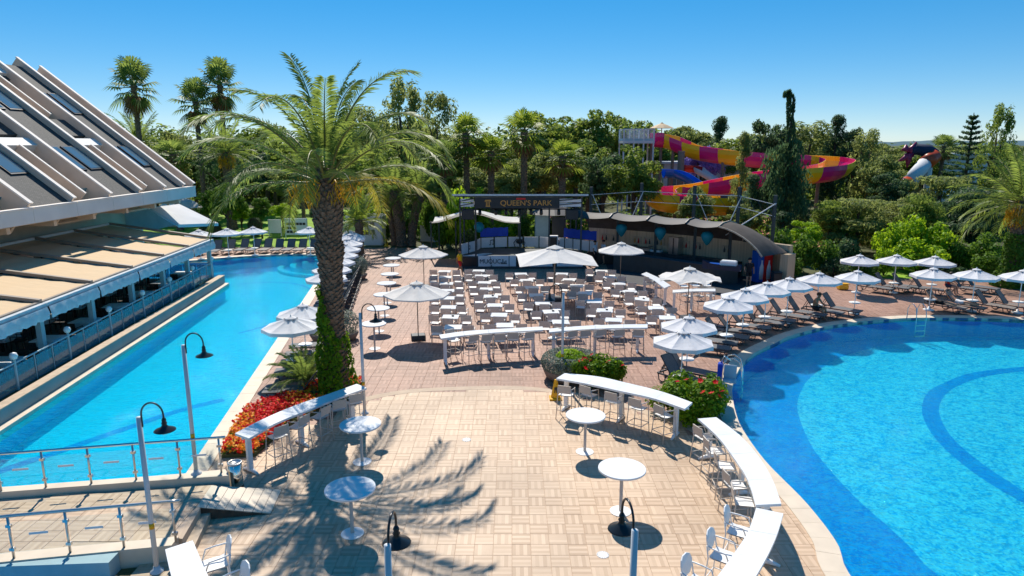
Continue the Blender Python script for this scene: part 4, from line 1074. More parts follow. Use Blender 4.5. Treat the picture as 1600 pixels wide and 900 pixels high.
tubeseg([A(1460, 243, 74), A(1450, 236, 74.4), A(1432, 233, 75), A(1422, 238, 75)], [.66, .7, .6, .4], M['cnavy'])
hd = MB()
for a_, b_ in (((1424, 240), (1404, 252)), ((1420, 238), (1432, 222)), ((1420, 240), (1417, 262)), ((1414, 236), (1416, 226))): hd.tube([A(*a_, 75), A((a_[0] + b_[0]) / 2 + 1, (a_[1] + b_[1]) / 2, 75), A(*b_, 75)], [.45, .3, .08], 8)
part(sl4, 'horned_head', hd, mat('dark plum fibreglass', (.30, .02, .08), .4), smooth=True)
t_ = A(1452, 262, 73); part(sl4, 'support_post', MB().tube([(t_.x, t_.y, 0), tuple(t_)], .32, 8), M['post'])
for k, (p0, p1, Y, h_, lab) in enumerate((((1036, 290), (1172, 256), 92, 0, 'long pale grey building behind the water slides'), ((1466, 262), (1545, 243), 95, 0, 'low pale roofed building among trees at the right'), ((1452, 300), (1560, 250), 110, 0, 'grey roofed building far right behind bushes'))):
    a_, b_ = A(p0[0], p0[1], Y), A(p1[0], p1[1], Y)
    bd = thing('low_building', lab, 'building', ((a_.x + b_.x) / 2, Y, 0))
    part(bd, 'wall', MB().box(((a_.x + b_.x) / 2, Y + 3, b_.z / 2), (b_.x - a_.x, 6, b_.z)), M['gwhite']); part(bd, 'roof', MB().box(((a_.x + b_.x) / 2, Y + 3, b_.z + .15), (b_.x - a_.x + .8, 6.8, .28)), M['post'])
    for q in range(5): part(bd, 'window', MB().box((a_.x + (b_.x - a_.x) * (q + .5) / 5, Y - .03, b_.z * .55), ((b_.x - a_.x) * .10, .05, b_.z * .3)), M['skyglass'])

# ---- white kiosks and boards
def kiosk(label, px0, px1, ytop, ybot, depth=2.2, marks=0):
    x0, y0 = G(px0, ybot); x1, _ = G(px1, ybot); zt = A((px0 + px1) / 2, ytop, y0).z
    k = thing('white_kiosk', label, 'kiosk', ((x0 + x1) / 2, y0, 0))
    part(k, 'front_wall', MB().box(((x0 + x1) / 2, y0, zt / 2), (x1 - x0, .1, zt)), M['gwhite']); part(k, 'side_wall', MB().box((x1 + .06, y0 + depth / 2, zt / 2 - .02), (.1, depth, zt - .04)), M['gwhite'])
    part(k, 'back_wall', MB().box(((x0 + x1) / 2, y0 + depth, zt / 2), (x1 - x0, .1, zt)), M['gwhite'])
    for i in range(marks):
        part(k, 'picture', MB().box((x0 + (x1 - x0) * (.3 + .3 * (i % 2)), y0 - .065, zt * (.72 - .27 * (i // 2))), ((x1 - x0) * .22, .03, zt * .16)), (M['black'], M['sbrown'])[i % 2])
    return k
kiosk('white kiosk wall with dark pictures behind the small palm', 563, 596, 338, 383, 2.2, 4)
kiosk('narrow white kiosk just right of the big palm trunk', 533, 546, 341, 372, 2.0, 1)
kiosk('low white kiosk box left of the stage', 657, 676, 352, 377, 1.6)
kiosk('small white kiosk box with flat front beside the stage', 677, 700, 350, 378, 1.4)
for k, (px0, px1, yt, yb, lab, dots) in enumerate(((421, 440, 343, 366, 'plain pale pink board standing on the lawn', 0), (447, 481, 341, 369, 'white board with rows of dark pictures on the lawn', 1))):
    x0, y0 = G(px0, yb + 3); x1, _ = G(px1, yb + 3); zt = A(px0, yt, y0).z
    bd = thing('notice_board', lab, 'notice board', ((x0 + x1) / 2, y0, 0))
    part(bd, 'panel', MB().box(((x0 + x1) / 2, y0, (zt + .3) / 2), (x1 - x0, .08, zt - .3)), M['paper'])
    for s in (0, 1): part(bd, 'leg', MB().box((x0 if s == 0 else x1, y0, zt / 2), (.08, .1, zt)), M['post'])
    if dots:
        for r_ in range(3):
            for c_ in range(6 if r_ == 0 else 3): part(bd, 'picture', MB().box((x0 + (x1 - x0) * (.12 + .15 * c_), y0 - .055, zt * (.72 - .2 * r_)), (.24, .02, .22)), M['sign'])
tn = thing('garden_tent', 'beige fabric tent among the trees beside the hotel', 'tent', (*G(285, 352), 0))
tx, ty = G(285, 352)
part(tn, 'wall', MB().lathe([(2.1, 0), (2.0, 1.9)], 8, (tx, ty, 0), 1.1, .8), mat('beige canvas', (.42, .33, .22), .85, var=.2, scale=2, stretch=(6, 6, .5))); part(tn, 'roof', MB().lathe([(2.2, 1.9), (1.4, 2.5), (.05, 3.0)], 8, (tx, ty, 0), 1.1, .8), M['canvas_cream'])
# ================================================================== FURNITURE
def face(d): return math.atan2(-d[0], d[1])
# ---- high round table
def mk_round(name='high_table', d=1.1, h=1.1):
    t = thing(name, '', 'table'); r = d / 2
    MB().lathe([(r - .03, h - .055), (r - .004, h - .045), (r, h - .02), (r - .004, h - .004), (r - .012, h)], 40).build('table_top', M['white_top'], t)
    MB().lathe([(.045, .02), (.04, .1), (.04, h - .055)], 14).build('pole', M['greige'], t, smooth=True)
    MB().lathe([(.25, 0), (.25, .012), (.06, .03)], 30).build('base', M['white_top'], t)
    return Proto(t)
P_round = mk_round()
for (px, py, lab) in ((547, 762, 'nearest left white high round table in the palm shadow'), (563, 662, 'white high round table beside the left curved counter'),
                      (915, 648, 'white high round table near the right curved counter'), (972, 731, 'white high round table in full sun nearest the front lamp')):
    P_round.put((*G(px, py, 1.1), 0), random.random(), lab, 'white high round tables')
for k, (px, py) in enumerate(((584, 505), (591, 481), (600, 459.6), (604, 442), (609, 427.6), (611.6, 414), (614, 403))):
    P_round.put((*G(px, py, 1.1), 0), random.random(), ['nearest', 'second', 'third', 'fourth', 'fifth', 'sixth', 'farthest'][k] + ' high round table in the line along the left loungers', 'white high round tables', (.95, .95, 1))

# ---- curved counters
def counter(label, left, right, z=1.1, legs=(.08, .5, .92), n=22, mleg='white'):
    la = resample([Vector((*G(x, y, z), 0)) for x, y in left], 5); ra_ = resample([Vector((*G(x, y, z), 0)) for x, y in right], 5)
    la = resample(cr(la, 6), n); ra_ = resample(cr(ra_, 6), n)
    c0 = (la[0] + ra_[-1]) / 2
    t = thing('curved_counter', label, 'counter', (c0.x, c0.y, 0), group='white curved bar counters')
    L_tot = sum((la[i + 1] - la[i]).length for i in range(n - 1)); npn = max(2, round(L_tot / 1.05)); bi = [round(i * (n - 1) / npn) for i in range(npn + 1)]
    for i in range(npn):                                  # the top is laid in panels with fine joints
        pa_, pb_ = [Vector(p[:2]) for p in la[bi[i]:bi[i + 1] + 1]], [Vector(p[:2]) for p in ra_[bi[i]:bi[i + 1] + 1]]
        for q_ in (pa_, pb_):
            q_[0] = q_[0] + (q_[1] - q_[0]).normalized() * .004; q_[-1] = q_[-1] + (q_[-2] - q_[-1]).normalized() * .004
        part(t, 'top_panel', MB().slab(pa_, pb_, z - .06, z + random.uniform(-.002, .002)), M['white_top'], fix=True)
    for f in legs:
        i = int(f * (n - 1)); p = (la[i] + ra_[i]) / 2; w = ra_[i] - la[i]; wd = w.length; w.normalize(); tn = Vector((-w.y, w.x, 0))
        lg = part(t, 'leg', MB().bar((p.x, p.y, .05), (p.x, p.y, z - .06), .13, .09, up=w), M[mleg])
        part(t, 'foot', MB().tube([p - w * .30 + Vector((0, 0, .02)), p - w * .1 + Vector((0, 0, .07)), p + w * .1 + Vector((0, 0, .07)), p + w * .30 + Vector((0, 0, .02))], [.03, .055, .055, .03], 8), M[mleg], lg, smooth=True)
    mid = [(a + b) / 2 for a, b in zip(la, ra_)]
    part(t, 'underbeam', MB().tube([(p.x, p.y, z - .09) for p in mid], .03, 6), M[mleg])
    return mid
mid = {}
mid['L'] = counter('white curved counter by the red flower bed, partly shaded by palm', [(367, 677), (410, 655), (449, 637), (480, 627), (515.5, 614.6), (557.6, 599.6)], [(389, 685), (428, 662), (463, 648), (498, 634), (533, 620), (573, 606)])
mid['R'] = counter('white curved counter in front of the red hibiscus bushes', [(882, 583), (932, 587.5), (982, 598.7), (1032, 611), (1082, 629)], [(869, 591), (920, 600), (970, 611), (1020, 622), (1070, 639)])
mid['P'] = counter('long white curved counter following the right pool edge', [(1090, 654), (1113, 672.7), (1133, 696), (1153, 724), (1167, 746), (1181, 789)], [(1119, 651.7), (1144, 669.6), (1169, 691), (1192, 722), (1209, 752), (1221, 787)])
mid['B'] = counter('white counter cut by the bottom edge near the right pool', [(1181.5, 793), (1167, 836), (1124, 897), (1075, 960)], [(1224, 802), (1210, 848), (1184, 897), (1140, 965)])
mid['C'] = counter('white counter cut by the bottom edge at lower left', [(258, 858), (266, 895), (285, 950)], [(301, 844), (325, 900), (352, 950)])
mid['M1'] = counter('left half of the white counter before the dining tables', [(686, 523), (724, 517.5), (766, 514.5), (848, 510)], [(689, 529), (724, 524), (766, 520), (848, 515.5)])
mid['M2'] = counter('right half of the white counter before the dining tables', [(858, 513.5), (910, 509), (960, 507), (1012, 506.5)], [(858, 519), (910, 514.5), (960, 512.5), (1012, 512)])
mid['M3'] = counter('short counter set slantwise near the bar', [(1010, 425), (1030, 434), (1048, 446)], [(1002, 428), (1022, 438), (1038, 450)])
mid['M4'] = counter('short straight counter under the scalloped parasol', [(1051, 453), (1085, 451), (1118, 451)], [(1051, 457), (1085, 455), (1118, 455)])

# ---- bar stools
def mk_stool(shell=False):
    t = thing('bar_stool', '', 'stool'); w = .21
    fm = M['greige'] if not shell else M['white']
    sh = .76
    rows = [[(-w + 2 * w * u, -.2 + .42 * v, sh + .02 * (2 * u - 1) ** 2 + (.02 if v < .2 else 0) - (.015 if v > .9 else 0)) for u in np.linspace(0, 1, 6)] for v in np.linspace(0, 1, 6)]
    s_ = MB().grid(rows); s_.grid([[(x, y, z - .025) for x, y, z in r][::-1] for r in rows]); s_.build('seat', M['seatw'] if not shell else M['white'], t, smooth=True)
    if shell:
        prof = [(-.13, .84), (-.19, .95), (-.205, 1.08), (-.16, 1.19), (-.07, 1.235), (.07, 1.235), (.16, 1.19), (.205, 1.08), (.19, .95), (.13, .84)]
    else: prof = [(-.19, .86), (-.205, .95), (-.21, 1.10), (-.20, 1.125), (-.1, 1.13), (.1, 1.13), (.20, 1.125), (.21, 1.10), (.205, .95), (.19, .86)]
    bk = MB(); n_ = len(prof); vs = []
    for th in (0, -.022):
        for x, z in prof: vs.append((x, -.215 - .05 * (z - .84) / .4 - .035 * (1 - (x / .21) ** 2) + th, z))
    bk.add(vs, [tuple(range(n_)), tuple(range(2 * n_ - 1, n_ - 1, -1))] + [(i, n_ + i, n_ + (i + 1) % n_, (i + 1) % n_) for i in range(n_)])
    bk.build('backrest', M['taupe_l'] if not shell else M['white'], t, fix=True)
    for sx in (-1, 1):
        MB().tube([(sx * .255, .22, 0), (sx * .215, .19, sh)], .014, 6).build('leg', fm, t, smooth=True)
        MB().tube([(sx * .255, -.27, 0), (sx * .22, -.21, sh), (sx * .215, -.25, 1.0)], .014, 6).build('leg', fm, t, smooth=True)
        MB().tube([(sx * .215, -.25, 1.0), (sx * .245, -.05, .985), (sx * .24, .12, .97), (sx * .215, .19, .78)], .015, 6).build('armrest', fm, t, smooth=True)
    fr = MB(); z = .30; k = .245
    for a, b in (((-k, .21), (k, .21)), ((-k, -.25), (k, -.25)), ((-k, -.25), (-k, .21)), ((k, -.25), (k, .21))): fr.tube([(*a, z), (*b, z)], .011, 6)
    fr.build('footrest', fm, t, smooth=True)
    return Proto(t)
P_stool, P_shell = mk_stool(), mk_stool(True)
def stools(key, pts, lab, proto=P_stool, word=None, z=.78):
    for k, (px, py) in enumerate(pts):
        p = Vector((*G(px, py, z), 0)); q = min(mid[key], key=lambda m: (m - p).length)
        d = q - p; o = word[k] if word else ORD[k]
        proto.put((p.x, p.y, 0), face(d) + random.uniform(-.06, .06), lab.format(o), 'bar stools at the white counters')
lr = ['leftmost', 'second from left', 'middle', 'fourth from left', 'rightmost', 'sixth from left']
stools('L', [(433, 680), (465, 665), (499, 650), (527, 638), (553, 628)], 'bar stool at the counter by the red flower bed, {}', word=lr)
stools('R', [(885, 615), (921, 616), (960, 626), (998, 636), (1039, 648)], 'bar stool at the counter before the hibiscus bushes, {}', word=lr)
stools('P', [(1102, 683), (1118, 704), (1134, 727), (1150, 757), (1163, 783)], 'bar stool at the right pool edge counter, {}', word=['farthest', 'second farthest', 'middle one', 'second nearest', 'nearest'])
stools('B', [(1155, 829), (1130, 868), (1092, 912)], 'white moulded bar stool at the bottom right counter, {}', P_shell, ['farthest', 'middle one', 'nearest'])
stools('C', [(336, 880), (362, 925)], 'white moulded bar stool at the lower left counter, {}', P_shell, ['farther one', 'nearer one'])
stools('M1', [(736, 534), (758.6, 533), (780.5, 532), (802, 530), (823, 529)], 'bar stool at the left half of the long counter, {}', word=lr)
stools('M2', [(890, 527), (911, 526), (934, 525), (964, 525), (997, 525)], 'bar stool at the right half of the long counter, {}', word=lr)
stools('M4', [(1074, 462), (1092, 462), (1110, 461)], 'bar stool at the counter under the scalloped parasol, {}', word=['left', 'middle', 'right'])
stools('M4', [(1068, 446), (1086, 445), (1104, 445)], 'bar stool behind the counter under the scalloped parasol, {}', word=['left', 'middle', 'right'])
stools('M3', [(1016, 441), (1028, 449)], 'bar stool at the slanted counter near the bar, {}', word=['left', 'right'])
# one pair on the far side of the long counter
stools('M1', [(708, 530)], 'bar stool tucked under the left end of the long counter, {}', word=['single one'])
stools('M2', [(867, 527)], 'bar stool just behind the lamp post at the long counter, {}', word=['single one'])

# ---- dining tables and chairs
def mk_dtable():
    t = thing('dining_table', '', 'table')
    MB().box((0, 0, .735), (.74, .74, .03), bev=.008).build('table_top', M['white_top'], t)
    MB().box((0, 0, .70), (.66, .66, .035)).build('apron', M['greige'], t)
    for sx in (-1, 1):
        for sy in (-1, 1): MB().box((sx * .31, sy * .31, .345), (.045, .045, .69)).build('leg', M['greige'], t)
    return Proto(t)
def mk_chair(m_back, m_seat, m_frame, name='dining_chair', w=.23):
    t = thing(name, '', 'chair')
    MB().box((0, .0, .445), (2 * w - .03, .44, .03), bev=.01).build('seat', m_seat, t)
    b = MB()
    for k in range(5):                                         # woven back of five bands
        z = .585 + k * .062; y = -.225 - (z - .5) * .14; b.box((0, y, z), (2 * w - .03, .016, .057), bev=.006)
    b.build('backrest', m_back, t)
    for sx in (-1, 1):
        MB().tube([(sx * w, .21, 0), (sx * w, .2, .64)], .014, 6).build('leg', m_frame, t, smooth=True)
        MB().tube([(sx * w, -.25, 0), (sx * w, -.215, .45), (sx * w, -.275, .87)], .014, 6).build('leg', m_frame, t, smooth=True)
        MB().bar((sx * w, -.24, .65), (sx * w, .22, .65), .045, .02).build('armrest', m_frame, t)
    return Proto(t)
P_dt = mk_dtable(); P_dc = mk_chair(M['taupe'], M['seatw'], M['greige'])
P_dt3 = mk_round('round_dining_table', .8, .74)
cols = {'leftmost': [(694.6, 424), (695.7, 433), (697.8, 443), (699.4, 454), (699.4, 465.5), (701, 480), (704, 495), (708, 511)],
        'second': [(748, 423), (751.7, 431), (757, 441.5), (760, 451.6), (767, 463), (773.5, 477), (780, 492), (789, 508)],
        'third': [(814, 428), (823, 438), (831, 449), (838, 461), (848, 474), (861, 487), (876, 503)],
        'fourth': [(878, 428), (889, 437), (901, 446.5), (914, 458), (929, 471), (945, 485), (959, 500)],
        'rightmost': [(940, 423.4), (953, 433), (967, 443.4), (984, 455), (1003, 467.5), (1025, 481.3), (1043, 496.5)]}
gt, gc = 'white tables of the show dining area', 'taupe chairs of the show dining area'
for cn, lst in cols.items():
    for k, (px, py) in enumerate(lst):
        x, y = G(px, py, .74); o = ORD[k]
        rnd = cn == 'rightmost' and k in (1, 2, 3)
        yaw = random.uniform(-.04, .04) - (.14 if cn in ('fourth', 'rightmost') else 0)
        if cn == 'third': yaw += .05
        (P_dt3 if rnd else P_dt).put((x, y, 0), yaw, f'{"round" if rnd else "square"} white table, {o} from the stage in the {cn} dining column', gt)
        e, f = Vector((math.cos(yaw), math.sin(yaw))), Vector((-math.sin(yaw), math.cos(yaw)))
        for sd_, dx, dy in (('left of', -.68, .02), ('right of', .68, .0), ('in front of', .0, -.50)):
            q = Vector((x, y)) + e * (dx + random.uniform(-.06, .06)) + f * (dy + random.uniform(-.09, .09))
            P_dc.put((q.x, q.y, 0), yaw + random.gauss(0, .12), f'taupe chair {sd_} table {o} from the stage, {cn} dining column', gc)
for k, (cn, i) in enumerate((('leftmost', 6), ('leftmost', 2), ('second', 4), ('fourth', 5), ('third', 5), ('rightmost', 4))):
    x, y = G(*cols[cn][i], .74)
    a_ = thing('ashtray', 'small dark ashtray on table {} of the {} dining column'.format(ORD[i], cn), 'ashtray', (x + .1, y + .05, .751))
    MB().lathe([(.045, 0), (.06, .02), (.062, .045), (.05, .045), (.04, .015)], 12).build('bowl', M['black'], a_, smooth=True)
# ---- restaurant interior under the awnings
P_rt = None
def mk_cloth():
    t = thing('restaurant_table', '', 'table')
    MB().box((0, 0, .36), (.1, .1, .70)).build('leg', M['wood_dark'], t)
    rows = []
    for i, (s, z) in enumerate(((.02, .765), (.42, .765), (.45, .75), (.46, .6), (.48, .48))):
        rows.append([(s * (1 if abs(math.cos(a)) > .7 else abs(math.cos(a)) ** .3) * (1 if math.cos(a) > 0 else -1) * min(1, abs(math.cos(a)) * 1.42) , s * (1 if math.sin(a) > 0 else -1) * min(1, abs(math.sin(a)) * 1.42), z + (.02 * math.sin(6 * a) if i > 2 else 0)) for a in np.linspace(0, 2 * math.pi, 24, endpoint=False)])
    MB().grid(rows, closed=True).build('tablecloth', M['cloth'], t, fix=True)
    return Proto(t)
P_rt = mk_cloth(); P_rc = mk_chair(M['wood_dark'], M['wood_dark'], M['wood_dark'], 'restaurant_chair', .21)
row_n = ['poolside', 'inner']
for k in range(8):
    for r_ in range(2):
        y = 39.2 - k * 2.75 + r_ * .7; x = edge_at(y) - 1.75 - r_ * 2.3
        P_rt.put((x, y, PZ), random.uniform(-.1, .1) + R(5), f'white clothed restaurant table, {ORD[k]} from the far end of the {row_n[r_]} row', 'tables under the restaurant awnings')
        for q, (dx, dy, rz, w_) in enumerate(((-.0, -.72, 0, 'near'), (0, .72, math.pi, 'far'), (.72, 0, math.pi / 2, 'pool'))):
            P_rc.put((x + dx, y + dy, PZ), rz + random.uniform(-.12, .12), f'dark chair on the {w_} side of {ORD[k]} {row_n[r_]} restaurant table from far end', 'dark chairs under the restaurant awnings')

# ---- parasols
def mk_parasol(rad, zr, za, valance, n=8, scal=.0, pole=.022, tray=False, mcan='canvas', basebox=False, cat='parasol', sub=5):
    t = thing('parasol', '', cat)
    def rim(i, f, k):                       # panel i, fraction f along it, ring k/sub from the apex
        a0, a1 = 2 * math.pi * i / n, 2 * math.pi * (i + 1) / n
        p = Vector((math.cos(a0), math.sin(a0))).lerp(Vector((math.cos(a1), math.sin(a1))), f)
        g = k / sub
        z = za + (zr - za) * (g ** .92) + .05 * math.sin(math.pi * g) * 0 - (.045 * math.sin(math.pi * f) * math.sin(math.pi * min(1, g * .9))) + (scal * math.sin(math.pi * f) if k == sub else scal * .4 * math.sin(math.pi * f) * g * g)
        return Vector((p.x * rad * max(g, .02), p.y * rad * max(g, .02), z))
    can = MB(); m_ = 5
    for i in range(n):
        can.grid([[rim(i, f, k) for f in np.linspace(0, 1, m_)] for k in range(sub + 1)][::-1])
    co = can.build('canopy', M[mcan], t, smooth=False)
    if valance:
        v = MB()
        for i in range(n):
            top = [rim(i, f, sub) for f in np.linspace(0, 1, 7)]
            bot = [Vector((p.x * 1.012, p.y * 1.012, p.z - valance * (1 - .22 * math.sin(math.pi * j / 6)))) for j, p in enumerate(top)]
            v.grid([bot, top])
        v.build('valance', M[mcan], co)
    cap = MB(); r2 = rad * .20
    for i in range(n):
        a0, a1 = 2 * math.pi * i / n, 2 * math.pi * (i + 1) / n
        cap.add([(0, 0, za + .03), (r2 * math.cos(a0), r2 * math.sin(a0), za + (zr - za) * .17 + .018), (r2 * math.cos(a1), r2 * math.sin(a1), za + (zr - za) * .17 + .018)], [(0, 1, 2)])
    cap.build('vent_cap', M[mcan], co)
    hl = MB()
    for i in range(n):
        a = 2 * math.pi * (i + .5) / n; g = .225
        hl.box((rad * g * math.cos(a), rad * g * math.sin(a), za + (zr - za) * g + .004), (.04, .07, .016), a)
    tag(hl.build('vent_slots', M['black'], co), kind='stuff')
    for i in range(n):
        a = 2 * math.pi * i / n
        MB().tube([(.03 * math.cos(a), .03 * math.sin(a), za - .07), (rad * .97 * math.cos(a), rad * .97 * math.sin(a), zr - .02)], .011, 5).build('rib', M['post'], t)
    MB().tube([(0, 0, .03), (0, 0, za + .02)], pole, 10).build('pole', M['white' if not basebox else 'sbrown'], t, smooth=True)
    MB().lathe([(.015, 0), (.022, .03), (0.001, .07)], 10, (0, 0, za + .02)).build('finial', M['white'], t, smooth=True)
    if tray:
        MB().lathe([(.20, .0), (.27, .02), (.28, .045), (.25, .04), (.03, .035)], 20, (0, 0, .55)).build('tray', M['white'], t, smooth=True)
    if basebox: MB().box((0, 0, .11), (.62, .5, .22), bev=.03).build('base', M['char'], t)
    else: MB().lathe([(.26, 0), (.26, .05), (.06, .09), (.04, .2)], 20).build('base', M['white'], t, smooth=True)
    return Proto(t)
P_pa = mk_parasol(1.05, 1.84, 2.22, .14, tray=True)
P_pb = mk_parasol(1.45, 2.05, 2.58, .06, basebox=True, mcan='canvas_cream')
P_pc = mk_parasol(1.55, 2.02, 2.62, .0, scal=.16, basebox=True, mcan='canvas_cream')
def at_apex(px, py, z): return (*G(px, py, z), 0)
ga = 'small white pool parasols with valance'
for k, (px, py) in enumerate(((1068, 515), (1077, 492.6), (1139, 462.5), (1164.5, 449.4), (1199, 439.5), (1234, 432.5), (1281, 424.6), (1341, 421.5))):
    P_pa.put(at_apex(px, py, 2.26), .2 + random.uniform(-.15, .15), 'white valanced parasol, {} along the right pool row counted from the camera'.format(ORD[k]), ga)
for k, (px, py) in enumerate(((1459.6, 417.3), (1526.5, 418.6), (1600, 420.7))):
    P_pa.put(at_apex(px, py, 2.26), .3, ['white valanced parasol over the two sunbathers at the right', 'white valanced parasol right of the sunbathers, before the ivy palm', 'white valanced parasol cut by the right edge of the photo'][k], ga)
for k, (px, py) in enumerate(((1344, 397), (1402, 397), (1462, 399))):
    P_pa.put(at_apex(px, py, 2.26), .1 * k, ['left', 'middle', 'right'][k] + ' white parasol of the back row against the lime bushes', ga)
for k, (px, py) in enumerate(((454, 493), (473, 474))):
    P_pa.put(at_apex(px, py, 2.26), .35 + .2 * k, ['nearest white valanced parasol left of the ivy palm trunk', 'second white valanced parasol left of the ivy palm trunk'][k], ga)
def shore_x(y): return -8.4 - .148 * (y - 15.8)
for k, y in enumerate((33.4, 35.8, 38.2, 40.6, 43.0, 45.4, 47.8)):
    P_pa.put((shore_x(y) + 1.75, y, 0), .1 * k, 'white parasol, {} behind the ivy palm along the left pool row'.format(ORD[k]), ga)
for k, (px, py) in enumerate(((310, 358), (354, 356), (395, 353.5), (482.6, 353.4), (539, 356), (548, 361))):
    P_pa.put(at_apex(px, py, 2.26), .15 * k, 'white parasol, {} from left at the far end of left pool'.format(ORD[k]), ga)
gb_ = 'large cream parasols of the dining area'
P_pb.put(at_apex(651, 438, 2.64), .2, 'large cream parasol left of the dining tables, nearest one', gb_)
P_pb.put(at_apex(661, 382, 2.64), .1, 'large cream parasol left of the stage, farther one', gb_)
P_pb.put(at_apex(971, 377, 2.64), .3, 'large cream parasol in front of the bar', gb_)
P_pc.put(at_apex(1078, 416, 2.66), .25, 'large cream parasol with scalloped rim over the bar counter stools', gb_)
# big square parasol
sq = thing('square_parasol', 'biggest cream parasol with square canopy amid the dining tables', 'parasol', at_apex(867, 385, 3.0), R(3))
s2, zr, za = 2.03, 2.25, 2.98
cn_ = [(-s2, -s2), (0, -s2), (s2, -s2), (s2, 0), (s2, s2), (0, s2), (-s2, s2), (-s2, 0)]
can = MB()
for i in range(8):
    a_, b_ = cn_[i], cn_[(i + 1) % 8]
    def zc(p, f): return zr + (.22 * (1 - max(abs(p[0]), abs(p[1])) / s2) if 0 else 0)
    za_, zb_ = (zr if i % 2 == 0 else zr + .20), (zr + .20 if i % 2 == 0 else zr)
    rows = []
    for k in range(7):
        g = max(.02, k / 6); rows.append([(a_[0] * g + (b_[0] - a_[0]) * g * f, a_[1] * g + (b_[1] - a_[1]) * g * f, za + ((za_ + (zb_ - za_) * f) - za) * g - .05 * math.sin(math.pi * f) * math.sin(math.pi * g)) for f in np.linspace(0, 1, 5)])
    can.grid(rows[::-1])
cq = can.build('canopy', M['canvas_cream'], sq)
MB().lathe([(.5, .0), (.02, .16)], 4, (0, 0, za - .06)).build('vent_cap', M['canvas_cream'], cq)
for i in range(8): MB().tube([(0, 0, za - .1), (cn_[i][0] * .97, cn_[i][1] * .97, (zr if i % 2 == 0 else zr + .2) - .04)], .016, 5).build('rib', M['sbrown'], sq)
MB().tube([(0, 0, .1), (0, 0, za)], .04, 10).build('pole', M['sbrown'], sq, smooth=True); MB().box((0, 0, .1), (.8, .8, .2), bev=.03).build('base', M['char'], sq)

# ---- sun loungers
def mk_lounger(msl='sling'):
    t = thing('sun_lounger', '', 'sun lounger'); w = .31
    fr = MB()
    for s in (-1, 1): fr.bar((s * w, -.62, .30), (s * w, 1.28, .30), .05, .05)
    fr.bar((-w, 1.28, .30), (w, 1.28, .30), .05, .05); fr.bar((-w, -.62, .30), (w, -.62, .30), .05, .05)
    fr.build('frame', M['char'], t)
    MB().grid([[(x, y, .335 + .012 * math.sin((y + .05) * 3)) for x in (-w + .015, -w * .4, w * .4, w - .015)] for y in np.linspace(-.02, 1.26, 8)]).build('bed_sling', M[msl], t, smooth=True)
    bk = thing_part = MB(); L = .80; a = R(52)
    b0 = Vector((0, -.03, .34)); d = Vector((0, -math.cos(a), math.sin(a)))
    bk.grid([[b0 + d * L * v + Vector((u, .02 * math.sin(math.pi * v), 0)) for u in (-w + .03, 0, w - .03)] for v in np.linspace(0, 1, 5)])
    bo_ = bk.build('backrest', M[msl], t, smooth=True)
    bf = MB()
    for s in (-1, 1): bf.bar(b0 + Vector((s * (w - .02), 0, 0)), b0 + d * L + Vector((s * (w - .02), 0, 0)), .04, .03)
    bf.bar(b0 + d * L + Vector((-w + .02, 0, 0)), b0 + d * L + Vector((w - .02, 0, 0)), .03, .04); bf.bar(b0 + d * .55 + Vector((-.2, 0, 0)), Vector((-.2, -.6, .30)), .025, .025); bf.bar(b0 + d * .55 + Vector((.2, 0, 0)), Vector((.2, -.6, .30)), .025, .025)
    bf.build('back_frame', M['char'], bo_)
    for y in (-.42, .98):
        for s in (-1, 1): MB().tube([(s * w, y - .17, .28), (s * w, y - .12, .06), (s * w, y, .015), (s * w, y + .12, .06), (s * w, y + .17, .28)], .022, 6).build('leg', M['char'], t, smooth=True)
    return Proto(t)
P_lo, P_lo2 = mk_lounger(), mk_lounger('sling2')
gl2 = 'dark sun loungers round the pools'
# right pool ring
sh_r = resample([Vector((p.x, p.y, 0)) for p in cr([(p.x, p.y, 0) for p in RP[2:]], 8)], 400)
def shore_at(px, py):
    q = Vector((*G(px, py, 0), 0)); i = min(range(3, 396), key=lambda j: (sh_r[j] - q).length); return i
i0, i1 = shore_at(1172, 560), shore_at(1378, 503)
for k in range(11):
    i = int(i0 + (i1 - i0) * k / 10); t = (sh_r[i + 2] - sh_r[i - 2]).normalized(); nrm = Vector((-t.y, t.x, 0))
    nrm = Matrix.Rotation(R(14 + k * 1.5), 3, 'Z') @ nrm
    p = sh_r[i] + nrm * 2.05
    P_lo.put((p.x, p.y, 0), face(-nrm) + random.uniform(-.05, .05), 'dark sun lounger, {} along the curved right pool edge from the camera'.format(ORD[k]), gl2)
for k, (h, f) in enumerate((((1040, 583), (1108, 597)), ((1036, 592), (1098, 612)))):
    a_, b_ = Vector((*G(*h), 0)), Vector((*G(*f), 0)); d = (b_ - a_).normalized(); p = a_ + d * .6
    P_lo.put((p.x, p.y, 0), face(d), ['dark sun lounger just behind the right hibiscus bush', 'dark sun lounger half hidden by the right hibiscus bush'][k], gl2)
for k, (px, py) in enumerate(((1464, 484), (1494, 484), (1540, 484), (1572, 484))):
    P_lo2.put((*G(px, py), 0), face((.62, -.78)), 'lounger at the back edge of right pool, {} from left'.format(ORD[k]), gl2)
for k, (px, py) in enumerate(((1358, 455), (1382, 454), (1408, 454), (1438, 457), (1500, 457), (1520, 455))):
    P_lo.put((*G(px, py), 0), face((.7, -.7)), 'lounger of the back row before the bushes, {} from left'.format(ORD[k]), gl2)
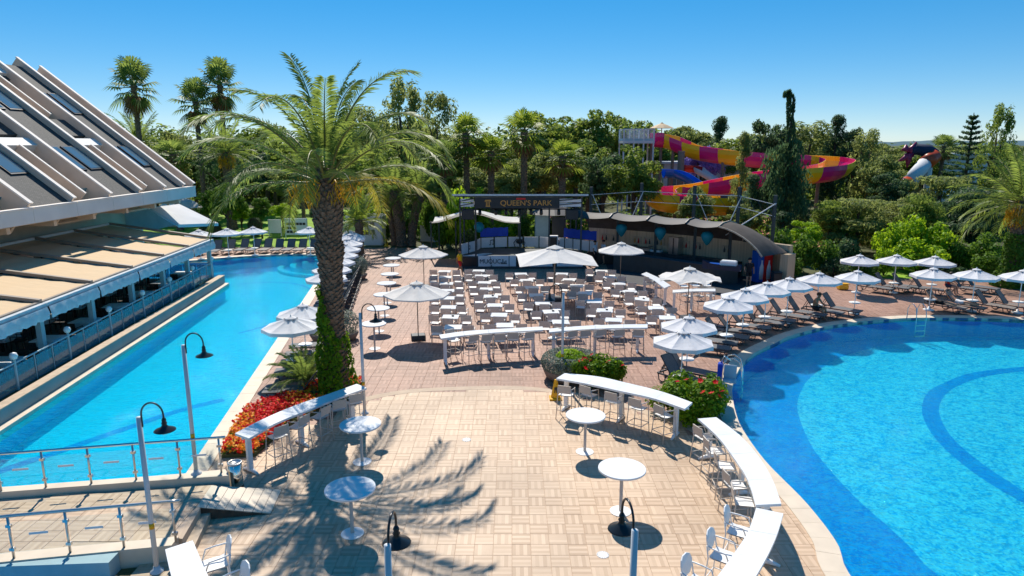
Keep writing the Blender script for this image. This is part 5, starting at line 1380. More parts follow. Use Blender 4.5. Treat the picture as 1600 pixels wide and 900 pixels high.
# left pool row
for k, y in enumerate([21.9, 23.9, 24.9, 26.0, 27.1] + [31.6 + .86 * j for j in range(19)]):
    p = Vector((shore_x(y) + 2.25, y, 0)); d = Vector((-1, -.148, 0)).normalized()
    P_lo.put((p.x, p.y, 0), face(d) + random.uniform(-.05, .05), 'dark sun lounger, {} along the left pool side counted from the camera'.format(ORD[k]), gl2)
for k in range(13):
    x = -25 + k * .92; y = 53.9 + (.0 if x > -21 else (-21 - x) * -.35)
    (P_lo if k % 3 else P_lo2).put((x, y, 0), face((random.uniform(-.1, .1), -1)), 'lounger, {} from left at the far end of the left pool'.format(ORD[k]), gl2)

# ---- lamp posts
def mk_lamp():
    t = thing('lamp_post', '', 'lamp post'); h = 3.3
    MB().tube([(0, 0, .02), (0, 0, h)], .048, 12).build('post', M['post'], t, smooth=True)
    MB().lathe([(.13, 0), (.13, .02), (.07, .05), (.06, .12)], 14).build('base', M['post'], t, smooth=True)
    MB().lathe([(.05, 0), (.05, .12)], 12, (0, 0, .95)).build('band', M['yellow'], t, smooth=True)
    arm = [(.055, 0, h - .2), (.055, 0, h + .05)] + [(.055 + .21 - .21 * math.cos(a), 0, h + .05 + .24 * math.sin(a)) for a in np.linspace(.2, math.pi, 12)] + [(.475, 0, h - .12)]
    MB().tube(arm, .018, 8).build('gooseneck', M['black'], t, smooth=True)
    sh = MB().lathe([(.03, .12), (.045, .08), (.035, .05), (.055, .02), (.04, -.01), (.07, -.06), (.19, -.115), (.20, -.13), (.06, -.10)], 20, (.475, 0, h - .14)).build('lamp_shade', M['black'], t, smooth=True)
    MB().lathe([(.075, -.10), (.075, -.16), (.045, -.215), (.005, -.225)], 14, (.475, 0, h - .14)).build('bulb_glass', M['glassc'], sh, smooth=True)
    return Proto(t)
P_lamp = mk_lamp()
lamps = [((-7.13, 12.25), 0, 'grey lamp post with black gooseneck at the lower walkway'), (G(307, 740, .47), 0, 'grey gooseneck lamp post at the left pool corner'), (G(570, 646), 0, 'gooseneck lamp post at the end of the left counter'),
         ((-1.62, 8.0), R(86), 'gooseneck lamp post cut by bottom edge, centre left'), ((1.66, 8.35), R(102), 'gooseneck lamp post cut by bottom edge, centre right'), (G(878, 597), R(180), 'gooseneck lamp post beside the round planter')]
for (xy, rz, lab) in lamps: P_lamp.put((xy[0], xy[1], .46 if 'corner' in lab else 0), rz, lab, 'gooseneck lamp posts')

# ---- steel railings of the walkway
def railing(label, pts, zb, h, m_top):
    a_, b_ = Vector((*pts[0], zb)), Vector((*pts[-1], zb))
    t = thing('walkway_railing', label, 'railing', b_)
    n_ = len(pts)
    for k in range(n_):
        p = pts[k]
        part(t, 'post', MB().tube([(p[0], p[1], zb), (p[0], p[1], zb + h)], .026, 8), M['steel'], smooth=True)
        for zz in (.22, .78): part(t, 'clamp', MB().box((p[0], p[1], zb + h * zz), (.10, .06, .06)), M['steel'])
        if k < n_ - 1:
            q = pts[k + 1]; u = Vector((q[0] - p[0], q[1] - p[1], 0)).normalized() * .05
            part(t, 'glass_panel', MB().bar((p[0] + u.x, p[1] + u.y, zb + h * .5), (q[0] - u.x, q[1] - u.y, zb + h * .5), .012, h * .72), M['glassc'])
            c0 = Vector((p[0] + q[0], p[1] + q[1], 0)) / 2
            part(t, 'safety_strip', MB().bar(c0 - u * 3.4 + Vector((0, -.012, zb + h * .56)), c0 + u * 3.4 + Vector((0, -.012, zb + h * .56)), .006, .05), M['paper'])
    e_ = (Vector(pts[-1]) - Vector(pts[-2])).normalized() * .16
    part(t, 'hand_rail', MB().tube([(p[0], p[1], zb + h + .02) for p in pts] + [(pts[-1][0] + e_.x, pts[-1][1] + e_.y, zb + h + .02)], .032, 10), M[m_top], smooth=True)
up_px = [(-140, 778), (-68, 771), (2, 765), (72, 759), (143, 753), (213, 747), (282, 741.5), (346, 736)]
railing('steel and glass railing along the left pool kerb', [G(x, y + 2, .47) for x, y in up_px], .47, .90, 'chrome')
lo_px = [(-160, 893), (-68, 883), (22, 872), (110, 863), (194, 855), (275, 847)]
railing('steel and glass railing on the near side of the walkway', [G(x, y, .36) for x, y in lo_px], .36, .90, 'steel')

# ---- small things
x, y = G(370, 760)
tbn = thing('litter_bin', 'polished steel litter bin beside the ramp', 'bin', (x, y, 0))
part(tbn, 'body', MB().lathe([(.16, .03), (.165, .05), (.165, .62), (.15, .63)], 24, (x, y, 0)), M['chrome'], smooth=True); part(tbn, 'rim', MB().lathe([(.17, .62), (.175, .66), (.15, .67), (.14, .64)], 24, (x, y, 0)), M['steel'], smooth=True); part(tbn, 'foot', MB().lathe([(.17, 0), (.17, .03)], 24, (x, y, 0)), M['black'])
def cone(px, py, lab, sc=1.0):
    x, y = G(px, py); c = thing('caution_cone', lab, 'caution cone', (x, y, 0))
    MB().lathe([(.05, .62 * sc), (.16, .06), (.20, .04)][::-1], 4).build('body', M['yellow'], c); MB().box((0, 0, .03), (.42, .42, .05), bev=.015).build('base', M['yellow'], c); MB().box((0, -.1, .34), (.1, .015, .2)).build('label_panel', M['black'], c)
cone(868, 623, 'yellow caution cone at the left end of the hibiscus counter', 1.1); cone(604, 385, 'small yellow caution cone in front of the white kiosk')
yb = G(1316, 452); yo = thing('yellow_crate', 'yellow plastic crate on the deck behind the right loungers', 'crate', (*yb, 0)); part(yo, 'body', MB().box((*yb, .16), (.55, .4, .3), bev=.05), M['yellow']); part(yo, 'lid', MB().box((yb[0] + .1, yb[1], .34), (.5, .36, .05), bev=.02), M['yellow'])
# pool ladders
def ladder(p, d, lab):
    p = Vector((*p, 0)); d = Vector((*d, 0)).normalized(); s = Vector((-d.y, d.x, 0))
    t = thing('pool_ladder', lab, 'ladder', p)
    for k in (-1, 1):
        o = p + s * .25 * k
        part(t, 'rail', MB().tube([o - d * .55, o - d * .55 + Vector((0, 0, .55)), o - d * .42 + Vector((0, 0, .78)), o - d * .2 + Vector((0, 0, .84)), o + d * .02 + Vector((0, 0, .70)), o + d * .12 + Vector((0, 0, .3)), o + d * .14 + Vector((0, 0, -.75))], .022, 8), M['chrome'], smooth=True)
    for z in (-.15, -.42, -.68): part(t, 'rung', MB().bar(p + d * .14 - s * .25 + Vector((0, 0, z)), p + d * .14 + s * .25 + Vector((0, 0, z)), .07, .03), M['steel'])
ladder(G(1154, 592, 0), (.9, -.35), 'steel pool ladder at the left shore of the right pool'); ladder(G(1436, 503, 0), (.1, -1), 'steel pool ladder at the back shore of the right pool')
ch = G(1133, 612); pc_ = thing('pool_hoist', 'blue and grey pool hoist seat beside the ladder', 'pool hoist', (*ch, 0), R(-20))
MB().box((-.22, .1, .5), (.16, .3, 1.0), bev=.04).build('column', M['blue'], pc_); MB().box((.12, 0, .42), (.45, .42, .07), bev=.03).build('seat', M['post'], pc_); MB().box((.12, .2, .68), (.42, .06, .5), bev=.03).build('backrest', M['post'], pc_); MB().tube([(-.2, .1, 1.0), (-.1, .1, 1.25), (.12, .15, 1.1)], .03, 8).build('arm', M['chrome'], pc_, smooth=True)
# ================================================================== PLANTS
def unit(a): return a / np.maximum(1e-9, np.linalg.norm(a, axis=-1, keepdims=True))
def leaves(C, Nn, L, W, jitter=.35, hang=0.0, seed=0):
    "diamond leaves at points C, facing roughly Nn"
    r = np.random.default_rng(seed); n = len(C)
    nn = unit(Nn + r.normal(0, jitter, (n, 3)))
    a = unit(np.cross(nn, r.normal(0, 1, (n, 3)) * (1, 1, 1 - .8 * hang)))
    if hang: a = unit(a * (1 - hang) + np.array([0, 0, -1.0]) * hang); nn = unit(np.cross(a, r.normal(0, 1, (n, 3))))
    b = np.cross(nn, a)
    s = r.uniform(.65, 1.25, (n, 1)); l, w = L * s / 2, W * s / 2
    V = np.stack([C + a * l, C + b * w + a * l * .1, C - a * l, C - b * w + a * l * .1], 1)
    return V.reshape(-1, 3)
def clump_points(cl, dens, seed=0, fill=.55):
    r = np.random.default_rng(seed); P = []; N_ = []
    for (c, rad) in cl:
        rad = np.array(rad) if hasattr(rad, '__len__') else np.array([rad] * 3)
        n = max(12, int(dens * (rad[0] * rad[1] + rad[0] * rad[2] + rad[1] * rad[2]) / 3))
        d = unit(r.normal(0, 1, (n, 3))); f = fill + (1.08 - fill) * r.random((n, 1)) ** .6
        P.append(np.array(c) + d * f * rad); N_.append(d + np.array([0, 0, .35]))
    return np.concatenate(P), np.concatenate(N_)
def crown_clumps(kind, seed):
    r = np.random.default_rng(seed); out = []
    if kind == 'round':
        for i in range(62):
            d = unit(r.normal(0, 1, 3)); f = r.uniform(.35, 1.05); d[2] = d[2] if d[2] > -.55 else -.4
            out.append(((d[0] * 2.7 * f, d[1] * 2.7 * f, 6.2 + d[2] * 3.0 * f), (r.uniform(.5, .95), r.uniform(.5, .95), r.uniform(.35, .65))))
    elif kind == 'wide':
        for i in range(64):
            a = r.uniform(0, 6.283); q = 3.6 * math.sqrt(r.random()); z = 4.2 + 3.2 * (1 - (q / 3.9) ** 2) * r.uniform(.35, 1.0)
            out.append(((q * math.cos(a), q * math.sin(a), z), (r.uniform(.6, 1.1), r.uniform(.6, 1.1), r.uniform(.35, .6))))
    elif kind == 'tall':
        for i in range(46):
            z = r.uniform(2.5, 9.6); q = 2.6 * math.sqrt(max(.05, 1 - ((z - 6) / 4.2) ** 2)) * r.uniform(.4, 1.05); a = r.uniform(0, 6.283)
            out.append(((q * math.cos(a), q * math.sin(a), z), (r.uniform(.45, .95), r.uniform(.45, .95), r.uniform(.5, 1.0))))
    elif kind == 'cone':
        for i in range(44):
            z = r.uniform(1.2, 9.4); q = 2.3 * (1 - z / 10.2) * r.uniform(.55, 1.1); a = r.uniform(0, 6.283)
            out.append(((q * math.cos(a), q * math.sin(a), z), (r.uniform(.5, .85), r.uniform(.5, .85), r.uniform(.35, .6))))
    elif kind == 'layer':
        for i in range(60):
            a = r.uniform(0, 6.283); z = r.uniform(.6, 5.4); q = 3.6 * (1 - (z / 6.6) ** 2) * r.uniform(.45, 1.05)
            out.append(((q * math.cos(a), q * math.sin(a), z), (r.uniform(.9, 1.5), r.uniform(.9, 1.5), r.uniform(.22, .4))))
    elif kind == 'shrub':
        for i in range(22):
            d = unit(r.normal(0, 1, 3)); f = r.uniform(.3, 1.0); out.append(((d[0] * 1.15 * f, d[1] * 1.0 * f, 1.0 + d[2] * .75 * f), r.uniform(.35, .6)))
    return out
PARS = {'round': (300, .40, .20), 'wide': (260, .40, .18), 'tall': (190, .42, .15), 'cone': (330, .36, .12), 'layer': (210, .46, .13), 'shrub': (520, .20, .13)}
TREE = {}
def mk_tree(kind, lm, seed):
    key = (kind, lm, seed)
    if key in TREE: return TREE[key]
    t = thing('tree' if kind != 'shrub' else 'shrub', '', 'tree' if kind != 'shrub' else 'shrub')
    dens, L, W = PARS[kind]
    cl = crown_clumps(kind, seed); P, Nn = clump_points(cl, dens, seed)
    link('crown', npmesh('crown', leaves(P, Nn, L, W, .45, .0, seed), 4), L_[lm], t)
    r = random.Random(seed); tr = MB()
    top = 6.5 if kind in ('round', 'tall', 'cone') else (5.0 if kind == 'wide' else 4.0)
    if kind == 'shrub':
        for i in range(5): a = i * 1.3; tr.tube([(0, 0, 0), (.3 * math.cos(a), .3 * math.sin(a), .5), (.6 * math.cos(a), .6 * math.sin(a), 1.1)], [.05, .035, .015], 5)
    else:
        tr.tube([(0, 0, -.1), (.1, .05, top * .35), (-.05, .1, top * .7), (.05, 0, top * 1.15)], [.26, .21, .15, .05], 8)
        for i in range(8):
            c = cl[r.randrange(len(cl))][0]; z0 = top * r.uniform(.3, .8)
            tr.tube([(0, .05, z0), (c[0] * .5, c[1] * .5, z0 + (c[2] - z0) * .6), c], [.11, .07, .02], 6)
    tr.build('trunk' if kind != 'shrub' else 'stem', M['bark'], t, smooth=True)
    TREE[key] = Proto(t); return TREE[key]
REFH = {'round': 9.3, 'wide': 7.6, 'tall': 10.0, 'cone': 9.9, 'layer': 5.9, 'shrub': 2.1}
REFR = {'round': 3.3, 'wide': 4.2, 'tall': 2.8, 'cone': 2.5, 'layer': 4.3, 'shrub': 1.45}
def tree(px, ytop, Y, wpx, kind, lm, label, seed=0, group='trees of the garden beyond the pools'):
    "a tree whose top stands at the sighted point; wpx = crown width in the photo"
    p = A(px, ytop, Y); h = max(1.2, p.z); r_ = wpx / 2 * (Y * .98 + .5) / FPX
    k = h / REFH[kind]; q = r_ / REFR[kind]
    mk_tree(kind, lm, seed).put((p.x, Y, 0), random.uniform(0, 6.28), label, group, (q, q, k))
T3 = [
 (262, 205, 78, 60, 'round', 'olive', 'olive tree peeking above the hotel roof edge'), (300, 235, 84, 80, 'wide', 'dark', 'dark tree between the hotel roof and the first fan palms'),
 (425, 215, 86, 90, 'wide', 'pine', 'dark pine behind the left fronds of the big palm'), (395, 240, 76, 60, 'round', 'dark', 'dark tree trunked behind the lawn, left of big palm'), (345, 215, 80, 60, 'tall', 'dark', 'dark slim tree under the pair of fan palms'),
 (455, 250, 70, 60, 'round', 'olive', 'olive tree behind the notice boards on the lawn'), (560, 165, 88, 60, 'tall', 'olive', 'loose tall gum tree behind the big palm crown'),
 (625, 128, 84, 66, 'tall', 'olive', 'tallest gum tree right of the big palm crown'), (682, 146, 80, 54, 'tall', 'olive', 'gum tree with hanging twigs, right of the tallest'),
 (640, 190, 92, 90, 'wide', 'pine', 'broad pine behind the right fronds of the big palm'), (600, 235, 74, 70, 'round', 'pine', 'pine behind the double trunk palm'),
 (702, 222, 82, 70, 'round', 'pine', 'pine between the slim fan palms left of the stage'), (770, 214, 88, 80, 'wide', 'pine', 'pine crown between two fan palms above the stage sign'),
 (800, 250, 70, 60, 'round', 'olive', 'greyish tree just behind the stage roof'), (745, 262, 72, 60, 'round', 'olive', 'low olive tree behind the stage, left half'),
 (852, 176, 86, 76, 'round', 'pine', 'tall round pine above the right end of the stage'), (900, 184, 90, 90, 'round', 'pine', 'broad pine behind the bright fan palm'),
 (945, 172, 88, 86, 'round', 'pine', 'highest pine left of the slide platform'), (986, 182, 95, 70, 'round', 'pine', 'pine touching the slide platform from behind'),
 (842, 240, 72, 60, 'round', 'olive', 'olive tree left of the bright fan palm'), (922, 218, 68, 80, 'round', 'pine', 'sunny pine behind the right side of the stage'),
 (944, 240, 62, 60, 'round', 'dark', 'dark dense tree in front of the sunny pine'), (992, 228, 60, 82, 'round', 'pine', 'pine with visible trunk below the slide platform'),
 (1066, 194, 104, 80, 'wide', 'olive', 'far pine row behind the slide tower'), (1127, 178, 98, 44, 'cone', 'dark', 'dark pointed conifer above the purple tree'),
 (1164, 205, 60, 40, 'cone', 'olive', 'narrow conifer in front of the slide bend'), (1178, 270, 56, 46, 'cone', 'dark', 'low dark conifer left of the weeping tree'), (1202, 188, 84, 56, 'round', 'dark', 'dark tree left behind the weeping conifer'),
 (1262, 194, 90, 80, 'tall', 'olive', 'poplar like tree right behind the weeping conifer'), (1311, 176, 86, 46, 'cone', 'dark', 'dark pointed conifer above the yellow slide bend'), (1340, 200, 84, 44, 'round', 'dark', 'dark tree beside the pointed conifer'),
 (1362, 206, 80, 50, 'tall', 'olive', 'light olive tree right of the slide bend'), (1378, 242, 66, 56, 'round', 'olive', 'willowy olive tree right of the slide bend'), (1385, 250, 72, 70, 'wide', 'olive', 'olive tree left of the striped tube slide'),
 (1300, 310, 54, 80, 'layer', 'pine', 'feathery juniper right of the weeping conifer'), (1345, 305, 53, 100, 'layer', 'olive', 'wide feathery juniper above the lime bushes'), (1392, 270, 62, 50, 'round', 'dark', 'dark bush tree below the tube slide head'),
 (1412, 312, 56, 100, 'layer', 'olive', 'layered juniper under the tube slide'), (1475, 268, 57, 110, 'layer', 'olive', 'brownish juniper with dry twigs right of slide'), (1530, 290, 52, 120, 'layer', 'dark', 'big dark juniper left of the right palm'),
 (1440, 300, 50, 80, 'layer', 'pine', 'low green juniper behind the lime bush'), (1590, 262, 62, 60, 'round', 'olive', 'tree behind the right edge palm'), (1500, 226, 100, 70, 'wide', 'olive', 'tree line below the distant hill'), (1565, 168, 78, 40, 'tall', 'pine', 'ragged tall pine near the right edge'),
 (1420, 245, 100, 60, 'wide', 'olive', 'far low tree behind the tube slide head'), (1258, 345, 49, 44, 'round', 'lime', 'bright green young tree below the weeping conifer'), (1225, 330, 52, 60, 'cone', 'dark', 'dark cypress bush at the foot of the weeping conifer'),
 (1088, 292, 57, 50, 'round', 'olive', 'thin olive tree behind the bar canopy'), (1165, 318, 54, 46, 'round', 'olive', 'dry olive bush behind the bar end'), (1030, 330, 64, 40, 'round', 'olive', 'small grey green tree behind the gantry'),
]
for k, (px, yt, Y, w, kind, lm, lab) in enumerate(T3): tree(px, yt, Y, w * 1.3, kind, lm, lab, k % 3)
tree(1098, 225, 86, 70, 'wide', 'jaca', 'purple flowering jacaranda behind the slide', 1)
tree(1215, 262, 78, 40, 'wide', 'jaca', 'second purple flowering tree seen through the conifers', 2)
BELT = [(235, 225, 'olive'), (320, 215, 'pine'), (375, 225, 'olive'), (410, 195, 'pine'), (470, 215, 'pine'), (520, 190, 'pine'), (585, 185, 'olive'), (655, 185, 'pine'), (715, 200, 'olive'), (745, 225, 'pine'), (790, 222, 'pine'), (828, 205, 'olive'), (875, 195, 'pine'), (1030, 205, 'pine'), (1095, 204, 'olive'), (1150, 212, 'pine'), (1180, 205, 'olive'), (1235, 205, 'pine'), (1285, 205, 'olive'), (1330, 215, 'pine'), (1380, 222, 'olive'), (1450, 236, 'pine'), (1545, 230, 'pine'), (1590, 226, 'olive')]
for k, (px, yt, lm) in enumerate(BELT):
    tree(px, yt, 94 + 6 * (k % 3), 100, ('wide', 'round')[k % 2], lm, 'tree of the far belt closing the view, {} from left'.format(ORD[k]), k % 3)
# garden trees and clipped shrubs on the lawn
tree(330, 296, 62, 50, 'round', 'green', 'leafy orange tree on the lawn by the hotel', 4); tree(352, 286, 60, 60, 'wide', 'green', 'leafy garden tree left of the lawn palm', 4); tree(405, 305, 62, 42, 'round', 'green', 'clipped round garden tree on the lawn', 5); tree(440, 318, 70, 50, 'wide', 'lime', 'yellow green shrub tree at the back of the lawn', 5); tree(500, 310, 64, 50, 'round', 'dark', 'dark hedge tree behind the big palm trunk', 5); tree(375, 316, 64, 36, 'round', 'lime', 'bright leafy tree right of the lawn palm', 4)
# shrubs behind stage, bar and right lawn
SH = [(720, 290, 55, 60, 'lime', 'bright green bush behind the left stage post'), (750, 300, 56, 50, 'lime', 'bright green bush above the stage roof'), (672, 300, 60, 40, 'green', 'dark glossy bush left of the stage roof'), (690, 320, 55, 46, 'green', 'glossy shrub at the left stage side'),
      (790, 334, 56, 44, 'lime', 'bright shrub seen under the stage roof, left'), (760, 345, 54, 40, 'green', 'shrub behind the left blue banner'), (820, 335, 56, 40, 'green', 'shrub behind the stage centre'), (868, 330, 55, 40, 'green', 'shrub under the right stage roof end'), (905, 330, 56, 44, 'green', 'leafy shrub between the stage and the bar'), (712, 345, 56, 46, 'green', 'shaded shrub below the shade sail'), (735, 360, 53, 40, 'dark', 'dark low shrub left behind the stage panels'),
      (640, 330, 62, 60, 'green', 'bush behind the double trunk palm'), (590, 310, 64, 50, 'lime', 'bright bush behind the small date palm'), (610, 330, 60, 40, 'green', 'dark green bush right of the white kiosk'), (520, 320, 62, 40, 'green', 'bush just behind the big palm trunk'),
      (1225, 355, 46, 60, 'green', 'glossy green bush right of the bar canopy'), (1255, 368, 45, 60, 'green', 'glossy green bush behind the right parasols, left'), (1290, 372, 45, 60, 'green', 'white flowering bush behind the right parasols'), (1325, 372, 46, 50, 'dark', 'dark bush between the glossy and the lime bushes'), (1235, 395, 43.5, 50, 'green', 'low bush beside the bar wall end'),
      (1395, 345, 47, 60, 'lime', 'tall lime green bush, left one'), (1420, 333, 48, 76, 'lime', 'tall lime green bush, highest one'), (1465, 352, 47, 80, 'lime', 'lime green bush, right one'), (1440, 372, 44.5, 90, 'lime', 'low lime green bush behind the back parasols'), (1385, 385, 44, 50, 'lime', 'small lime bush behind the middle back parasol'), (1500, 372, 46, 60, 'green', 'dark flowering bush beside the lime bushes'), (1535, 362, 46, 70, 'green', 'white blossoming bush left of the ivy palm'), (1600, 372, 46, 60, 'green', 'bush at the right edge behind the palm'), (1350, 410, 43.6, 60, 'green', 'low shaded bush behind the back loungers'), (1305, 405, 43.6, 60, 'dark', 'low dark bush behind the crate'), (1480, 405, 43.2, 60, 'dark', 'low dark bush behind the seated guests'), (1545, 395, 43.4, 60, 'green', 'low bush left of the ivy covered trunk')]
for k, (px, yt, Y, w, lm, lab) in enumerate(SH): tree(px, yt, Y, w, 'shrub', lm, lab, k % 3, 'shrubs behind the stage, bar and parasols')
fl_ = MB()
# far background wood that closes the gaps between trees
C = []; r = np.random.default_rng(5)
for k in range(420):
    x = r.uniform(-85, 150); y = r.uniform(98, 140); h = r.uniform(5.0, 10.5) if x < 22 else r.uniform(4.0, 8.0); C.append(((x, y, h * .5), (3.4, 2.6, h * .62)))
P, Nn = clump_points(C, 26, 3); P[:, 2] = np.maximum(P[:, 2], 0)
tag(link('far_wood', npmesh('far_wood', leaves(P, Nn, .85, .5, .5, 0, 9), 4), L_['pine']), 'band of dense dark woodland closing the horizon', 'woodland', kind='stuff')
C = []
for k in range(150):
    x = r.uniform(-40, 60); y = r.uniform(60, 74); C.append(((x, y, .55), (2.0, 1.5, r.uniform(.6, 1.5))))
C = [c for c in C if not (-60 < c[0][0] < -9)]
P, Nn = clump_points(C, 60, 4); P[:, 2] = np.maximum(P[:, 2], 0)
tag(link('undergrowth', npmesh('undergrowth', leaves(P, Nn, .45, .25, .5, 0, 8), 4), L_['green']), 'low leafy undergrowth between the tree trunks', 'undergrowth', kind='stuff')

# clipped dome topiary on the lawn
for k, (px, yt, yb_, w) in enumerate(((335, 345, 372, 26), (399, 338, 368, 22), (320, 352, 374, 18))):
    x, y = G(px, yb_); h = A(px, yt, y).z; rr = w / 2 * (y * .98 + 1) / FPX
    t = thing('topiary', ['clipped dome shrub behind the left far parasols', 'clipped dome shrub beside the lawn lamp', 'smaller clipped shrub near the awning end'][k], 'shrub', (x, y, 0))
    P, Nn = clump_points([((0, 0, h * .45), (rr, rr, h * .56))], 3500 / max(rr * rr, .3) * .3, k, .9); P[:, 2] = np.maximum(P[:, 2], .05)
    link('crown', npmesh('crown', leaves(P, Nn, .13, .08, .3, 0, k), 4), L_['dark'], t); MB().tube([(0, 0, 0), (0, 0, h * .5)], .1, 6).build('stem', M['bark'], t)
    MB().lathe([(rr * .5, .05), (rr * .9, h * .3), (rr * .85, h * .65), (rr * .4, h * .95), (.02, h)], 12).build('inner_twigs', M['bark'], t)

# ---- palms
def frond(p0, az, el0, length, droop, nl, ll, w=.05, seed=0, twist=0.0):
    "one feather leaf: returns rachis points, radii and leaflet quads"
    r = random.Random(seed); n = 16; pts = [Vector(p0)]; tang = []
    for i in range(n):
        t = i / n; el = el0 - droop * t ** 2.0
        d = Vector((math.cos(az) * math.cos(el), math.sin(az) * math.cos(el), math.sin(el))); tang.append(d); pts.append(pts[-1] + d * length / n)
    tang.append(tang[-1]); Q = []
    side0 = Vector((-math.sin(az), math.cos(az), 0))
    for i in range(nl):
        t = .14 + .86 * (i + r.random() * .5) / nl; k = min(n - 1, int(t * n)); f = t * n - k
        b = pts[k].lerp(pts[k + 1], min(1, f)); d = tang[k]; upv = side0.cross(d).normalized() * -1
        if upv.z < 0: upv = -upv
        l = ll * (.50 + .50 * math.sin(math.pi * min(1, .12 + t * .80)) ** .7) * r.uniform(.88, 1.1)
        for s in (-1, 1):
            ph = r.uniform(-.05, .55)
            dr = (d * (.50 + .35 * t) + side0 * s * .85 * math.cos(ph) + upv * .85 * math.sin(ph)).normalized()
            tip = b + dr * l + Vector((0, 0, -.30 * l)); m_ = b + dr * l * .45 + Vector((0, 0, -.03))
            wv_ = d * w * .6 + upv * w * .25
            Q += [b, m_ + wv_, tip, m_ - wv_]
    return pts, Q
def frond_obj(parent, fr, lm, name='frond', rr=.035):
    pts, Q = fr
    me = npmesh(name, np.array([tuple(q) for q in Q]), 4); o = link(name, me, L_[lm], parent)
    MB().tube(pts, [rr * (1 - .85 * i / (len(pts) - 1)) for i in range(len(pts))], 5).build('midrib', M['ribmat'], o, smooth=True)
    return o
M['ribmat'] = mat('palm leaf stalk', (.22, .20, .05), .5, var=.15)
def bark_trunk(prof, n_scale, seed, sw=.16, wobble=.03, bend=(0, 0)):
    "palm trunk covered in a spiral of old leaf bases"
    r = random.Random(seed); mb = MB(); H = prof[-1][1]
    def rad(z):
        for (r0, z0), (r1, z1) in zip(prof, prof[1:]):
            if z <= z1: return r0 + (r1 - r0) * (z - z0) / max(1e-6, z1 - z0)
        return prof[-1][0]
    def cx(z): return Vector((bend[0] * (z / H) ** 1.5, bend[1] * (z / H) ** 1.5, 0))
    n = 14; rows = []
    for i in range(25):
        z = H * i / 24; c = cx(z); rows.append([(c.x + rad(z) * .93 * math.cos(a), c.y + rad(z) * .93 * math.sin(a), z) for a in np.linspace(0, 2 * math.pi, n, endpoint=False)])
    mb.grid(rows, closed=True)
    for i in range(n_scale):
        z = H * (i + .5) / n_scale; a = i * 2.39996; q = rad(z); c = cx(z); s = sw * r.uniform(.75, 1.3)
        o = Vector((math.cos(a), math.sin(a), 0)); t = Vector((-math.sin(a), math.cos(a), 0)); b = c + o * q * .88 + Vector((0, 0, z)); upz = Vector((0, 0, 1))
        out = s * r.uniform(.35, .75)
        mb.add([b - t * s * .55 - upz * s * .1, b + t * s * .55 - upz * s * .1, b + o * out + t * s * .32 + upz * s * .55, b + o * out - t * s * .32 + upz * s * .55, b - upz * s * .55 + o * out * .2, b + upz * s * .75], [(0, 4, 3), (4, 1, 2), (4, 2, 3), (0, 3, 5), (3, 2, 5), (2, 1, 5)])
    return mb
# the great date palm
hx, hy = G(528, 621)
hero = thing('date_palm', 'great date palm with ivy covered trunk in front of the left pool', 'palm tree', (hx, hy, 0))
prof = [(.42, 0), (.36, 1.2), (.33, 2.6), (.33, 4.0), (.36, 4.6), (.46, 5.0), (.40, 5.4), (.47, 6.0), (.48, 6.5), (.34, 7.2), (.20, 7.6)]
bark_trunk(prof, 900, 3, .15).build('trunk', M['bark_p'], hero)
i_ = 0
for k in range(28):
    f = k / 27; az = k * 2.39996 + .25; el = R(86 - 81 * f ** .9 + random.uniform(-6, 6)); ln = random.uniform(4.1, 4.7) * (.80 if f < .16 else 1) * (1 if f < .85 else .92)
    dr = R(random.uniform(95, 135)) * (.34 + .66 * min(1, f * 3.2)) * (1 if f < .6 else .84)
    p0 = (.16 * math.cos(az) * (1 + f), .16 * math.sin(az) * (1 + f), 7.60 - .45 * f)
    frond_obj(hero, frond(p0, az, el, ln, dr, 92, .60, .038, k), 'date_y' if (f > .82 and k % 2 == 0) else 'date', rr=.045)
for k in range(6):
    az = k * 1.05 + .2; pts = [Vector((.3 * math.cos(az), .3 * math.sin(az), 7.15)), Vector((.6 * math.cos(az), .6 * math.sin(az), 7.3)), Vector((.85 * math.cos(az), .85 * math.sin(az), 7.0))]
    r = np.random.default_rng(k); n = 80; c = np.array(pts[2]) + r.normal(0, .15, (n, 3)) * (1, 1, 1.4) + np.array([0, 0, -.1])
    o = link('fruit_stalks', npmesh('fruit_stalks', leaves(c, r.normal(0, 1, (n, 3)), .32, .03, .3, .65, k), 4), L_['fruit'], hero); tag(o, kind='stuff')
    MB().tube(pts, [.03, .025, .015], 5).build('stalk', M['yellow'], o, smooth=True)
# ivy sleeve
r = np.random.default_rng(21); n = 5200
z = 3.9 * r.random(n) ** 1.25; a = r.uniform(0, 2 * math.pi, n)
keep = (z < 2.2) | ((np.cos(a - math.pi * 1.08) > (z - 2.2) * .55 - .1))
keep &= ~((np.cos(a + .35) > .80) & (z < 2.0) & (r.random(n) < .8))
z, a = z[keep], a[keep]; rr = .42 + .10 * r.random(len(z)) + .07 * np.sin(a * 3 + z * 2.2) + .13 * np.exp(-((z - .8) / .7) ** 2) + .05 * np.sin(z * 5)
C = np.stack([rr * np.cos(a), rr * np.sin(a), z], 1); Nn = np.stack([np.cos(a), np.sin(a), .4 + 0 * a], 1)
iv = link('ivy', npmesh('ivy', leaves(C, Nn, .13, .11, .45, 0, 2), 4), L_['ivy'], hero); iv['kind'] = 'stuff'

